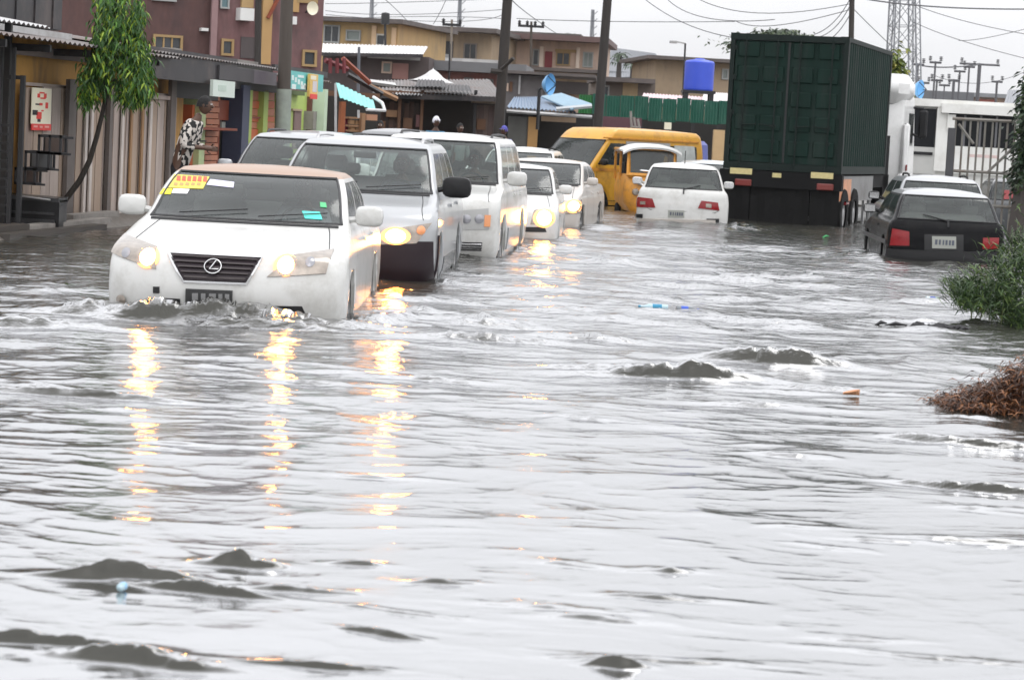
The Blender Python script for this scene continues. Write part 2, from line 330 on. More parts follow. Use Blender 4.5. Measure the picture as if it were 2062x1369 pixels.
class Car:
    def __init__(s, typ, name, label, X, Y, yaw, paint, away=False, depth=.27, scale=(1, 1, 1), upper=None, lower_m=None, gl=None, gl_side=None, group=None, n=1.0, cat='car'):
        T = s.T = TYPES[typ]; s.L = T['L'] * scale[1]; s.sc = scale
        a = np.array(T['p']); s.z = a[:, 0] * scale[2]; s.F = a[:, 1] * scale[1]; s.Rr = a[:, 2] * scale[1]; s.W = a[:, 3] * scale[0]
        s.cf = a[:, 4]; s.cr = a[:, 5]
        # X,Y: centre of the bumper nearest to the camera
        ang = yaw + (math.pi if away else 0); nose = Vector((0, -s.L / 2, 0)) if not away else Vector((0, s.L / 2, 0))
        rot = Matrix.Rotation(ang, 4, 'Z'); off = rot @ nose
        s.o = thing(name, label, cat, (X - off.x, Y - off.y, -depth), ang, group)
        s.paint = paint; gl = gl or glass; gls = gl_side or gl; lz = T['lower'] * scale[2]
        zs = sorted(set([round(float(v), 4) for v in list(np.linspace(lz, s.z[-1], int(26 * n)))] +
                        [T[k][i] * scale[2] for k in ('ws', 'sw', 'rw') for i in (0, 1)]))
        keep = {round(T[k][i] * scale[2], 4) for k in ('ws', 'sw', 'rw') for i in (0, 1)} | {round(lz, 4)}
        z2 = []
        for v in zs:
            if z2 and v - z2[-1] < .006:
                if round(v, 4) in keep and round(z2[-1], 4) not in keep: z2[-1] = v
                continue
            z2.append(v)
        zs = z2
        S = [math.copysign(1 - (1 - abs(q)) ** 1.35, q) for q in np.linspace(-1, 1, int(22 * n) | 1)]
        S = sorted(S + [-.93, .93]); tl = sorted(set(list(np.round(np.linspace(0, 1, int(70 * n)), 4)) + [x for p in T['side'] for x in p]))
        t2 = [tl[0]]; ks = {x for p in T['side'] for x in p}
        for v in tl[1:]:
            if v - t2[-1] < .004:
                if v in ks: t2[-1] = v
                continue
            t2.append(v)
        tl = t2; s.zs = zs
        def loop(z, low=None):
            F, Rb, W, cf, cr = s.at(z); pts = []; info = []; h = s.L / 2
            for q in S: pts.append([W * q, -h + F + cf * s.corner(q)]); info.append(('f', q))
            y0, y1 = -h + F + cf, h - Rb - cr
            for t in tl[1:-1]: pts.append([W, y0 + (y1 - y0) * t]); info.append(('r', t))
            for q in reversed(S): pts.append([W * q, h - Rb - cr * s.corner(q)]); info.append(('b', q))
            for t in reversed(tl[1:-1]): pts.append([-W, y0 + (y1 - y0) * t]); info.append(('l', t))
            return pts, info
        nl = 9; rows = []
        ztop = zs[0]; base_pts, info = loop(ztop); s.info = info
        for k in range(nl):
            v = k / nl; row = []
            zr = s.z[0] + (ztop - s.z[0]) * v; pts, _ = loop(zr)
            for (x, y), (seg, q) in zip(pts, info):
                zb = s.z[0]; yy = y + s.L / 2
                if seg in 'rl':
                    for ac in T['arches']:
                        ac *= scale[1]; dy = yy - ac
                        if abs(dy) < T['ra']: zb = max(zb, T['wheel'] + math.sqrt(T['ra'] ** 2 - dy * dy) * 1.0)
                row.append((x, y, zb + (ztop - zb) * v))
            rows.append(row)
        for z in zs: rows.append([(x, y, z) for x, y in loop(z)[0]])
        ct = s.z[-1]; last = rows[-1]; cy = sum(p[1] for p in last) / len(last)
        for k in (.9, .72, .45, .15):
            rows.append([(x * k, cy + (y - cy) * k, ct + T['crown'] * (1 - k ** 2.2)) for x, y, z in last])
        nc = len(info); nr = len(rows); body = MB(); up = MB(); lo = MB()
        for r in rows: body.v += [tuple(v) for v in r]
        panes = {}
        def addf(d, f):
            d.setdefault('f', []).append(f)
        upf = []; lof = []; bf = []
        for i in range(nr - 1):
            z0, z1 = rows[i][0][2], rows[i + 1][0][2]; zc = (zs[i - nl] + zs[i - nl + 1]) / 2 if nl <= i < nl + len(zs) - 1 else -1
            for j in range(nc):
                j2 = (j + 1) % nc; f = (i * nc + j, i * nc + j2, (i + 1) * nc + j2, (i + 1) * nc + j)
                seg, q = info[j]; seg2, q2 = info[j2]; qm = (q + q2) / 2 if seg == seg2 else None; k = None
                if zc > 0 and qm is not None:
                    zz = zc / scale[2]
                    if seg == 'f' and abs(qm) < .93 and T['ws'][0] < zz < T['ws'][1]: k = 'windscreen'
                    if seg == 'b' and abs(qm) < .93 and T['rw'][0] < zz < T['rw'][1]: k = 'rear_window'
                    if seg in 'rl' and T['sw'][0] < zz < T['sw'][1]:
                        for wi, (a_, b_) in enumerate(T['side']):
                            if a_ < qm < b_: k = 'side_window%s%d' % (seg, wi)
                if k: panes.setdefault(k, []).append(f)
                elif upper and i >= nl + len(zs) - 3: upf.append(f)
                elif lower_m and zs[0] and i < nl - 1: lof.append(f)
                else: bf.append(f)
        body.f = bf + [tuple((nr - 1) * nc + j for j in range(nc))]; body.mi = [0] * len(body.f)
        body.build('body', paint, s.o, smooth=38)
        def sub(fs, name, m, sm=38):
            mb = MB(); mp = {}
            for f in fs:
                g = []
                for v in f:
                    if v not in mp: mp[v] = len(mb.v); mb.v.append(body.v[v])
                    g.append(mp[v])
                mb.f.append(tuple(g)); mb.mi.append(0)
            return mb.build(name, m, s.o, smooth=sm)
        if upf: sub(upf, 'roof', upper)
        if lof: sub(lof, 'lower_cladding', lower_m)
        for k, fs in panes.items():
            nm = 'side_window' if k.startswith('side') else k
            o = sub(fs, nm, gls if nm != 'windscreen' else gl)
        # black rubber border round windscreen and rear window
        for end, key in (('f', 'ws'), ('b', 'rw')):
            za, zb = T[key][0] * scale[2], T[key][1] * scale[2]; mb = MB()
            for q in (-.93, .93): mb.tube([s.pos(end, q * s.at(z)[2], z, .003) for z in np.linspace(za, zb, 8)], .012, 4)
            for z in (za, zb): mb.tube([s.pos(end, q * s.at(z)[2], z, .003) for q in np.linspace(-.93, .93, 14)], .013, 4)
            mb.build('window_seal', trimblack, s.o)
        s.wheels(rubber, alloy); s.inside(); s.seams()
    def corner(s, q): return 1 - (1 - min(1, abs(q)) ** PEXP) ** (1 / PEXP)
    def at(s, z):
        return [float(pchip(s.z, a, z)) for a in (s.F, s.Rr, s.W, s.cf, s.cr)]
    def pos(s, end, x, z, off=0.0):
        """point on the skin. end f/b: x across; beyond the half width it runs on along the flank"""
        F, Rb, W, cf, cr = s.at(z); h = s.L / 2
        if end in 'fb':
            c, b, sg = (cf, F, 1) if end == 'f' else (cr, Rb, -1)
            q = x / W
            if abs(q) <= 1:
                def P(q): return Vector((W * q, sg * (-h + b + c * s.corner(q)), z))
                p = P(q); e = .01; a1, a2 = P(max(-1, q - e)), P(min(1, q + e)); tv = (a2 - a1)
                nrm = Vector((tv.y, -tv.x, 0)).normalized() * (1 if sg > 0 else -1)
                F2, R2, W2, _, _ = s.at(z + .01); db = ((F2 - F) if end == 'f' else (R2 - Rb)) / .01
                nz = Vector((0, -sg, db)).normalized(); nrm = Vector((nrm.x, nrm.y * abs(nz.y), nz.z)).normalized()
                return p + nrm * off
            ex = (abs(x) - W)
            return Vector((math.copysign(W + off, x), sg * (-h + b + c + ex), z))
        # flank: x is distance from the nose, end 'r' or 'l'
        return Vector(((W + off) * (1 if end == 'r' else -1), -h + x, z))
    def patch(s, name, m, end, quad, n=10, k=5, off=.008, parent=None, label=None, thick=.02):
        """raised panel on the skin; quad = bottom-left, bottom-right, top-right, top-left in (x, z)"""
        A, B, C, D = [Vector(q) for q in quad]; mb = MB(); P = []
        if end in 'bl': A, B, C, D = B, A, D, C
        for i in range(n + 1):
            t = i / n; row = []
            for j in range(k + 1):
                v = j / k; q = A.lerp(B, t).lerp(D.lerp(C, t), v); row.append(s.pos(end, q.x, q.y, off))
            row = [s.pos(end, A.lerp(B, t).x, A.lerp(B, t).y, -thick)] + row + [s.pos(end, D.lerp(C, t).x, D.lerp(C, t).y, -thick)]
            P.append(row)
        mb.grid(P)
        for t in (0, 1):
            lo, hi = A.lerp(B, t), D.lerp(C, t)
            mb.grid([[s.pos(end, lo.lerp(hi, v / k).x, lo.lerp(hi, v / k).y, o_) for v in range(k + 1)] for o_ in (-thick, off)])
        o = mb.build(name, m, parent or s.o, smooth=35)
        if label: o['label'] = label
        return o
    def wheels(s, rm, am):
        T = s.T; r = T['wheel'] * 1.0; w0 = s.at(.4)[2]
        proto = None
        for sx in (-1, 1):
            for ac in T['arches']:
                y = ac * s.sc[1] - s.L / 2; x = sx * (w0 - .13)
                if proto is None or True:
                    mb = MB(); mb.lathe((0, 0, 0), [(r * .62, -.1), (r * .95, -.1), (r, -.07), (r, .07), (r * .95, .1), (r * .66, .1), (r * .62, .07)], 'x', 28)
                    wo = mb.build('wheel', rm, s.o, smooth=40)
                    rb = MB(); rb.lathe((0, 0, 0), [(r * .63, .08 * sx), (r * .63, .03 * sx), (.01, .03 * sx)], 'x', 24, 1)
                    for k in range(7):
                        a = k * 2 * math.pi / 7; c, sn = math.cos(a), math.sin(a); pr = []
                        for rr, ww in ((.03, .035), (r * .64, .03)):
                            for sd_ in (-1, 1): pr.append((rr * c - sd_ * ww * sn, rr * sn + sd_ * ww * c))
                        q = [(.06 * sx, pr[0][0], pr[0][1]), (.06 * sx, pr[1][0], pr[1][1]), (.085 * sx, pr[3][0], pr[3][1]), (.085 * sx, pr[2][0], pr[2][1])]
                        rb.box8([(a_ - .02 * sx, b_, c_) for a_, b_, c_ in q] + q)
                    rb.lathe((0, 0, 0), [(r * .67, .07 * sx), (r * .67, .1 * sx), (r * .6, .1 * sx), (r * .6, .05 * sx)], 'x', 28)
                    ro = rb.build('rim', [am, plastic], wo)
                wo.location = (x, y, r)
    def inside(s):
        T = s.T; bz = T['sw'][0] * s.sc[2]; h = s.L / 2; F, Rb, W, _, _ = s.at(bz); W -= .06
        mb = MB(); fl = .32; mb.box(-W, W, -h + F + .15, h - Rb - .25, fl, fl + .03)
        d0 = -h + F
        mb.bevbox(-W, W, d0 + .12, d0 + .62, bz - .28, bz - .02, .05)          # dashboard
        mb.box(-W - .0, -W + .03, d0 + .2, h - Rb - .3, fl, bz - .03); mb.box(W - .03, W, d0 + .2, h - Rb - .3, fl, bz - .03)
        mb.box(-W, W, h - Rb - .5, h - Rb - .22, bz - .08, bz - .04)           # parcel shelf
        cab = mb.build('cabin_lining', interior, s.o)
        top = s.z[-1] - .02; sh = min(.62, (top - bz) * .5 + .55)
        for sx in (-1, 1):
            mb = MB(); x = sx * .37 * s.sc[0]; y = d0 + 1.25
            mb.bevbox(x - .24, x + .24, y - .5, y + .02, bz - .58, bz - .42, .05)
            mb.bevbox(x - .23, x + .23, y - .02, y + .14, bz - .45, bz + .14, .06)
            mb.bevbox(x - .12, x + .12, y + .02, y + .12, bz + .16, bz + .32, .04)
            mb.build('seat', seatcloth, s.o, smooth=40)
        mb = MB(); y = h - Rb - .62
        mb.bevbox(-W + .08, W - .08, y - .5, y + .02, bz - .58, bz - .42, .05); mb.bevbox(-W + .08, W - .08, y - .02, y + .13, bz - .45, bz + .08, .06)
        for sx in (-1, 1): mb.bevbox(sx * .38 - .12, sx * .38 + .12, y + .02, y + .1, bz + .09, bz + .22, .03)
        mb.build('rear_seat', seatcloth, s.o, smooth=40)
        mb = MB(); c = Vector((.37 * s.sc[0], d0 + .72, bz - .06)); tr = []
        for k in range(17):
            a = k * math.pi / 8; tr.append(c + Vector((.18 * math.cos(a), .1 * math.sin(a), .155 * math.sin(a))))
        mb.tube(tr, .014, 6, cap=False); mb.tube([c, c + Vector((0, -.25, -.12))], .03, 6); mb.tube([c - Vector((.17, 0, 0)), c + Vector((.17, 0, 0))], .018, 6)
        mb.build('steering_wheel', plastic, s.o, smooth=60)
        F2 = s.at(T['ws'][1] * s.sc[2])[0]; mb = MB(); z = T['ws'][1] * s.sc[2] - .08
        mb.bevbox(-.12, .12, -h + F2 - .02, -h + F2 + .03, z - .035, z + .035, .012); mb.build('rear_view_mirror', plastic, s.o)
    def seams(s):
        s.gaps(); s.boot((s.T['lower'] - .12) * s.sc[2]); T = s.T; n = len(T['side']); h = s.L / 2; bz = T['sw'][0] * s.sc[2]; Fb, Rb, W, cf, cr = s.at(bz)
        y0, y1 = Fb + cf, s.L - Rb - cr; bd = []
        for a, b in T['side']: bd += [y0 + (y1 - y0) * a, y0 + (y1 - y0) * b]
        cuts = [bd[0] - .02] + [(bd[i] + bd[i + 1]) / 2 for i in range(1, min(len(bd) - 1, 4), 2)]
        for e in 'rl':
            mb = MB()
            for c in cuts:
                mb.grid([[s.pos(e, c + dx, z, .003) for z in np.linspace(s.z[0] + .12, bz - .01, 8)] for dx in (-.006, .006)])
            lo = s.z[0] + .1; mb.grid([[s.pos(e, y, lo + dz, .003) for y in np.linspace(cuts[0], cuts[-1], 8)] for dz in (-.006, .006)])
            mb.build('door_gap', trimblack, s.o)
            for i, c in enumerate(cuts[1:]):
                s.patch('door_handle', s.paint, e, ((c - .22, bz - .17), (c - .05, bz - .165), (c - .05, bz - .135), (c - .22, bz - .14)), 4, 2, off=.025)
    def gaps(s):
        T = s.T; z1 = T['ws'][0] * s.sc[2] - .01; z0 = T['lower'] * s.sc[2] + .11; h = s.L / 2
        for sx in (-1, 1):
            mb = MB(); mb.tube([s.pos('f', sx * s.at(z)[2] * (.80 + .06 * (z1 - z) / (z1 - z0)), z, .001) for z in np.linspace(z0, z1, 10)], .0045, 4); mb.build('bonnet_gap', trimblack, s.o)
        mb = MB(); mb.tube([s.pos('f', q * s.at(z1)[2], z1 - .012, .004) for q in np.linspace(-.9, .9, 12)], .016, 4); mb.build('cowl_strip', trimblack, s.o)
    def boot(s, za):
        z1 = T_ = s.T['rw'][0] * s.sc[2] - .02
        mb = MB(); W = s.at(za)[2] * .78
        mb.tube([s.pos('b', -W, z1, .002), s.pos('b', -W * .98, za + .03, .002), s.pos('b', -W * .9, za, .002), s.pos('b', 0, za, .002), s.pos('b', W * .9, za, .002), s.pos('b', W * .98, za + .03, .002), s.pos('b', W, z1, .002)], .005, 4); mb.build('tailgate_gap', trimblack, s.o)
    def mirrors(s, m, size=1.0, col_under=None):
        z = s.T['sw'][0] * s.sc[2] + .02; F, Rb, W, cf, cr = s.at(z); y = -s.L / 2 + F + cf + .12
        for sx in (-1, 1):
            mb = MB(); P = []; c = Vector((sx * (W + .04 + .10 * size), y, z + .04)); a, b, d = .10 * size, .06, .072 * size
            for i in range(7):
                th = math.pi * i / 6; row = []
                for k in range(15):
                    ph = 2 * math.pi * k / 14; g = lambda v: math.copysign(abs(v) ** .55, v)
                    row.append(c + Vector((a * g(math.sin(th)) * g(math.cos(ph)), b * g(math.cos(th)), d * g(math.sin(th)) * g(math.sin(ph)))))
                P.append(row)
            mb.grid(P); mb.tube([(sx * (W - .02), y, z), (sx * (W + .1), y, z + .02)], .03, 6)
            mm = mb.build('door_mirror', m, s.o, smooth=50)
            bm = bmesh.new(); bm.from_mesh(mm.data); bmesh.ops.recalc_face_normals(bm, faces=bm.faces); bm.to_mesh(mm.data); bm.free()
            g = MB(); g.box(c.x - a * .8, c.x + a * .8, c.y + b * .98, c.y + b * 1.06, c.z - d * .7, c.z + d * .7); g.build('mirror_glass', chrome, mm)
    def rails(s, m, z=None):
        zt = s.z[-1]; F, Rb, W, cf, cr = s.at(zt); h = s.L / 2
        for sx in (-1, 1):
            mb = MB(); x = sx * (W - .08); y0, y1 = -h + F + .25, h - Rb - .3
            mb.tube([(x, y0, zt - .0), (x, y0 + .12, zt + .05), (x, (y0 + y1) / 2, zt + .06), (x, y1 - .12, zt + .05), (x, y1, zt - .0)], .018, 6)
            mb.build('roof_rail', m, s.o, smooth=60)
    def wipers(s):
        z0 = s.T['ws'][0] * s.sc[2]; mb = MB()
        for x0 in (-.55, .1): mb.tube([s.pos('f', x0 + t * .55, z0 + .02 + t * .05, .02) for t in (0, .5, 1)], .005, 4)
        mb.build('wiper', trimblack, s.o)
    def rear_wiper(s, x=0.0, l=.35):
        z0 = s.T['rw'][0] * s.sc[2]; mb = MB(); mb.tube([s.pos('b', x + t * l, z0 - .02 + t * .08, .02) for t in (0, .5, 1)], .01, 4)
        mb.tube([s.pos('b', x, z0 - .1, .02), s.pos('b', x, z0 - .0, .025)], .014, 5); mb.build('wiper', trimblack, s.o)
    def lamp(s, x, z, r, m, parent=None, dx=1.0, end='f', off=.014):
        P = []; mb = MB()
        for i in range(4):
            rr = r * i / 3; P.append([s.pos(end, x + rr * dx * math.cos(a), z + rr * math.sin(a), off + .01 * (1 - (i / 3) ** 2)) for a in [2 * math.pi * k / 16 for k in range(17)]])
        mb.grid(P); o = mb.build('lamp_bulb', m, parent or s.o, smooth=60)
        if m in (lit, lit2, lit3):
            mb = MB(); mb.grid([[s.pos(end, x + rr * dx * math.cos(a) * 1.15, z + rr * math.sin(a), off - .004) for a in [2 * math.pi * k / 16 for k in range(17)]] for rr in (r * .8, r * 1.35)])
            mb.build('reflector', halo, parent or s.o)  # glowing ring added round each lit lamp, painting its halo
        return o

    def lxz(s, px, py, Y):
        p = pt(px, py, Y); q = root_inv(s.o) @ p; return (q.x, q.z)
    def ppatch(s, name, m, end, pts, Y, **k):
        """patch whose corners are read off as bottom-left, bottom-right, top-right, top-left at distance Y"""
        q = [s.lxz(a, b, Y) for a, b in pts]
        return s.patch(name, m, end, q, **k)
# ------------------------------------------------------------------ ground and flood water
dirt_m = mat('wet earth', (.10, .09, .08), .5, bump=.5, bscale=6, dirt=(.05, .045, .04))
gr = MB(); gr.add([(-900, -60, -.45), (900, -60, -.45), (900, 2500, -.45), (-900, 2500, -.45)], [(0, 1, 2, 3)])
tag(gr.build('ground', dirt_m), kind='structure')

wm = bpy.data.materials.new('flood water'); wm.use_nodes = True; n = wm.node_tree; n.nodes.clear()
o = n.nodes.new('ShaderNodeOutputMaterial'); p = n.nodes.new('ShaderNodeBsdfPrincipled')
p.inputs['Roughness'].default_value = .07; p.inputs['IOR'].default_value = 1.6
t = n.nodes.new('ShaderNodeTexCoord'); mp = n.nodes.new('ShaderNodeMapping'); mp.inputs['Scale'].default_value = (.75, 1, 1)
n.links.new(t.outputs['Object'], mp.inputs[0])
cn = n.nodes.new('ShaderNodeTexNoise'); cn.inputs['Scale'].default_value = .8; cn.inputs['Detail'].default_value = 5
n.links.new(mp.outputs[0], cn.inputs[0])
cm = n.nodes.new('ShaderNodeMix'); cm.data_type = 'RGBA'; cm.inputs[6].default_value = (.034, .033, .026, 1); cm.inputs[7].default_value = (.062, .061, .052, 1)
n.links.new(cn.outputs[0], cm.inputs[0]); n.links.new(cm.outputs[2], p.inputs['Base Color'])
# far out, where the traffic churns it, the surface is rougher than in the calm foreground
spy = n.nodes.new('ShaderNodeSeparateXYZ'); n.links.new(t.outputs['Object'], spy.inputs[0])
ch = n.nodes.new('ShaderNodeMapRange'); ch.inputs[1].default_value = 11; ch.inputs[2].default_value = 26; ch.inputs[3].default_value = .42; ch.inputs[4].default_value = 3.8
n.links.new(spy.outputs[1], ch.inputs[0])
prev = None
for sc_, dist, st in ((4.5, .010, 1.0), (15, .0028, 1.0), (45, .0011, .8)):
    nn = n.nodes.new('ShaderNodeTexNoise'); nn.inputs['Scale'].default_value = sc_; nn.inputs['Detail'].default_value = 3
    nn.inputs['Distortion'].default_value = .5
    n.links.new(mp.outputs[0], nn.inputs[0]); b = n.nodes.new('ShaderNodeBump'); b.inputs['Strength'].default_value = st
    ml = n.nodes.new('ShaderNodeMath'); ml.operation = 'MULTIPLY'; ml.inputs[1].default_value = dist; n.links.new(ch.outputs[0], ml.inputs[0]); n.links.new(ml.outputs[0], b.inputs['Distance'])
    n.links.new(nn.outputs[0], b.inputs['Height'])
    if prev: n.links.new(prev.outputs[0], b.inputs['Normal'])
    prev = b
n.nodes.remove(p)
df = n.nodes.new('ShaderNodeBsdfDiffuse'); n.links.new(cm.outputs[2], df.inputs[0]); n.links.new(prev.outputs[0], df.inputs['Normal'])
gl_ = n.nodes.new('ShaderNodeBsdfGlossy'); gl_.inputs['Roughness'].default_value = .095; gl_.inputs[0].default_value = (.93, .935, .95, 1); n.links.new(prev.outputs[0], gl_.inputs['Normal'])
fr = n.nodes.new('ShaderNodeFresnel'); fr.inputs[0].default_value = 1.33; n.links.new(prev.outputs[0], fr.inputs['Normal'])
fm = n.nodes.new('ShaderNodeMapRange'); fm.inputs[1].default_value = .03; fm.inputs[2].default_value = .115; fm.inputs[3].default_value = .03; fm.inputs[4].default_value = .64
n.links.new(fr.outputs[0], fm.inputs[0]); mxs = n.nodes.new('ShaderNodeMixShader'); n.links.new(fm.outputs[0], mxs.inputs[0])
n.links.new(df.outputs[0], mxs.inputs[1]); n.links.new(gl_.outputs[0], mxs.inputs[2]); n.links.new(mxs.outputs[0], o.inputs[0])

rng = np.random.default_rng(5)
def vnoise(x, y, seed):                      # smooth value noise
    xi, yi = np.floor(x).astype(np.int64), np.floor(y).astype(np.int64); fx, fy = x - xi, y - yi
    fx = fx * fx * (3 - 2 * fx); fy = fy * fy * (3 - 2 * fy)
    def h(a, b):
        k = (a * 374761393 + b * 668265263 + seed * 974634777) & 0xffffffff
        k = ((k ^ (k >> 13)) * 1274126177) & 0xffffffff; return ((k ^ (k >> 16)) & 0xffff) / 65535.0
    return (h(xi, yi) * (1 - fx) + h(xi + 1, yi) * fx) * (1 - fy) + (h(xi, yi + 1) * (1 - fx) + h(xi + 1, yi + 1) * fx) * fy
WAVES = []
for i in range(64):
    lam = .22 * (13 ** (rng.random())); th = rng.normal(0, .75) + math.pi / 2 + .25
    WAVES.append((2 * math.pi / lam * math.cos(th), 2 * math.pi / lam * math.sin(th), rng.random() * 6.28, lam, .00115 * lam ** 1.0))
RIDGES = []                                  # (x, y, half length, half width, height, heading)
def ridge(px, py, ln, wd, h, a=0.0):
    g = ground(px, py); RIDGES.append((g.x, g.y, ln, wd * .6, h * 1.25, a))
ridge(1380, 765, .55, .20, .085, .05); ridge(1560, 738, .50, .18, .085, -.1); ridge(1240, 752, .5, .12, .035, .1); ridge(1200, 690, .5, .14, .03)
ridge(240, 1168, .22, .07, .050, .05); ridge(400, 1195, .22, .05, .030, -.35); ridge(480, 1142, .12, .08, .045, 0); ridge(600, 1195, .15, .045, .020, -.1)
ridge(720, 1140, .10, .05, .015); ridge(70, 1300, .25, .05, .028, -.15); ridge(270, 1335, .25, .10, .035, -.2); ridge(760, 1280, .13, .035, .014, -.4)
ridge(620, 1345, .2, .035, .015); ridge(1240, 1345, .08, .05, .02); ridge(1230, 535, .5, .25, .055, -.1); ridge(1600, 560, .6, .3, .04); ridge(1650, 448, .8, .5, .05)
ridge(1480, 605, .4, .2, .035); ridge(1150, 628, .4, .2, .035); ridge(970, 690, .6, .14, .05, .05); ridge(70, 665, .6, .2, .05); ridge(860, 765, .35, .1, .03)
ridge(120, 800, .7, .09, .035, -.08); ridge(950, 655, .7, .2, .04, .1); ridge(1560, 795, .3, .08, .022); ridge(1520, 820, .35, .08, .02); ridge(1660, 790, .35, .08, .03, -.12)
ridge(1960, 900, .5, .12, .045, -.3); ridge(1980, 990, .4, .08, .03, -.35); ridge(1780, 1092, .2, .04, .01); ridge(1980, 1095, .3, .05, .014); ridge(1330, 1210, .2, .05, .01)
ridge(1370, 580, .5, .22, .03); ridge(1850, 655, .3, .2, .04); ridge(620, 775, .3, .06, .018); ridge(1130, 590, .5, .2, .03); ridge(1700, 610, .5, .3, .03)
for ex in range(46):
    ridge(rnd.uniform(30, 2040), 684 + 660 * rnd.random() ** 1.5, rnd.uniform(.1, .35), rnd.uniform(.03, .08), rnd.uniform(.005, .014), rnd.uniform(-.35, .2))
for ex in range(60):
    ridge(rnd.uniform(700, 2000), 470 + 200 * rnd.random(), rnd.uniform(.2, .6), rnd.uniform(.12, .25), rnd.uniform(.012, .035), rnd.uniform(-.35, .2))
# bow wave pushed by the leading saloon and wakes of the others
bow = [(-2.25, 17.82, 1.0, .13, .14, 0.0), (-1.95, 17.62, .6, .10, .08, -.12), (-2.9, 17.7, .3, .09, .06, .1), (-3.2, 17.95, .42, .2, .05, .15), (-1.0, 18.4, .5, .16, .05, 1.2),
       (-1.7, 23.0, 1.0, .22, .05, 0), (-1.1, 28.3, .9, .25, .05, 0), (2.95, 43.2, 1.3, .3, .06, 0), (4.4, 43.5, .9, .5, .10, .9), (3.6, 47.2, 1.5, .4, .06, .2),
       (6.2, 33.4, 1.3, .2, .04, 0), (5.0, 34.5, .3, 1.2, .05, 0), (.0, 33.6, .9, .25, .05, 0), (.2, 39.5, .9, .3, .05, 0)]
RIDGES += bow
def water_h(x, y, dmin):
    wx = x + .25 * (vnoise(x * .9, y * .9, 1) - .5) * 2; wy = y + .25 * (vnoise(x * .9 + 7, y * .9 + 3, 2) - .5) * 2
    h = np.zeros_like(x)
    amp = .45 + 1.1 * vnoise(x * .45, y * .3, 3) ** 1.3
    for kx, ky, ph, lam, a in WAVES:
        att = np.clip((lam / dmin - 2.2) / 3, 0, 1); s_ = np.sin(kx * wx + ky * wy + ph)
        h += a * att * (2 * ((1 + s_) * .5) ** 1.6 - .85)
    far = np.clip(.27 + (y - 8) / 13, .27, 2.2); h = h * amp * far; mid = np.clip(.35 + (y - 7) / 16, .35, 1.3)
    for o_, (fr, a) in enumerate(((.7, .02), (1.9, .011), (4.3, .006), (9.1, .003))):
        att = np.clip((1 / fr / dmin - 1.5) / 2, 0, 1)
        r1 = 1 - np.abs(2 * vnoise(wx * fr * .8 + 11 * o_, wy * fr * 1.15 + 5, 10 + o_) - 1); h += a * att * mid * (r1 ** 3)
    jag = .6 + .55 * vnoise(x * 3.1, y * 3.1, 32) + .25 * vnoise(x * 11, y * 11, 31)
    for cx, cy, ln, wd, hh, an in RIDGES:
        c, s_ = math.cos(an), math.sin(an); u = (x - cx) * c + (y - cy) * s_; v = -(x - cx) * s_ + (y - cy) * c
        v = v + .25 * wd * np.sin(u / ln * 4 + cx)
        vv = np.where(v < 0, v / (wd * .5), v / (wd * 1.9))        # steeper towards the viewer
        e = (u / ln) ** 2 + vv ** 2; h += np.where(e < 6, hh * np.exp(-e) * jag * (1 + .5 * (vnoise(x * 13, y * 22, 33) - .5)) + .30 * hh * np.exp(-e * .5) * (vnoise(x * 42, y * 55, 34) - .5) * np.clip(1.6 - e, 0, 1), 0)
    return h
NR, NC = 1150, 640
iy = np.linspace(1 / 5.2, 1 / 74, NR); Y = 1 / iy - .4
tt = np.linspace(-1, 1, NC); sx = .31 * tt + .11 * tt ** 3
YY = np.repeat(Y[:, None], NC, 1); XX = (YY + 3.5 * (1 - YY / 74)) * sx[None, :]
dm = np.maximum(np.abs(np.gradient(Y))[:, None], YY * .31 * 2 / NC)
H = water_h(XX, YY, dm)
co = np.stack([XX, YY, H], -1).reshape(-1, 3)
me = bpy.data.meshes.new('flood_water'); me.vertices.add(NR * NC); me.vertices.foreach_set('co', co.ravel())
a = np.arange(NR * NC).reshape(NR, NC); q = np.stack([a[:-1, :-1], a[:-1, 1:], a[1:, 1:], a[1:, :-1]], -1).reshape(-1, 4)
me.loops.add(q.size); me.loops.foreach_set('vertex_index', q.ravel().astype(np.int32))
me.polygons.add(len(q)); me.polygons.foreach_set('loop_start', (np.arange(len(q)) * 4).astype(np.int32))
me.polygons.foreach_set('use_smooth', np.ones(len(q), bool)); me.update(calc_edges=True); me.materials.append(wm)
wo = bpy.data.objects.new('water', me); col.objects.link(wo); tag(wo, kind='structure')

# ------------------------------------------------------------------ vehicles
# 1 leading white saloon
c = Car('sedan', 'white_saloon', 'white saloon with tan roof leading the queue, with stickers on its windscreen', -2.24, 18.0, R(-.1), paint_white, scale=(1.03, 1, 1), upper=tan_roof, n=1.35)
grl = c.ppatch('grille', plum, 'f', ((372, 566), (497, 571), (526, 522), (336, 512)), 18.05, n=14, k=3, off=.012)
mb = MB()
for i in range(5):
    v = (i + .6) / 5.4; l, r2 = c.lxz(336 + (372 - 336) * v + 6, 513 + 52 * v, 18.05), c.lxz(525 - 28 * v - 6, 523 + 46 * v, 18.05)
    mb.tube([c.pos('f', l[0] + (r2[0] - l[0]) * t_, l[1] + (r2[1] - l[1]) * t_, .02) for t_ in np.linspace(0, 1, 8)], .009, 4)
mb.build('grille_bar', mat('dull chrome', (.07, .06, .06), .3, metal=.7), grl)
mb = MB(); ed = [(336, 512), (372, 566), (497, 571), (526, 522), (336, 512)]
pts_ = []
for (a1, b1), (a2, b2) in zip(ed, ed[1:]):
    for t_ in (0, .33, .66): pts_.append(c.pos('f', *c.lxz(a1 + (a2 - a1) * t_, b1 + (b2 - b1) * t_, 18.05), .014))
pts_.append(pts_[0]); mb.tube(pts_, .013, 5); mb.build('grille_surround', chrome, grl)
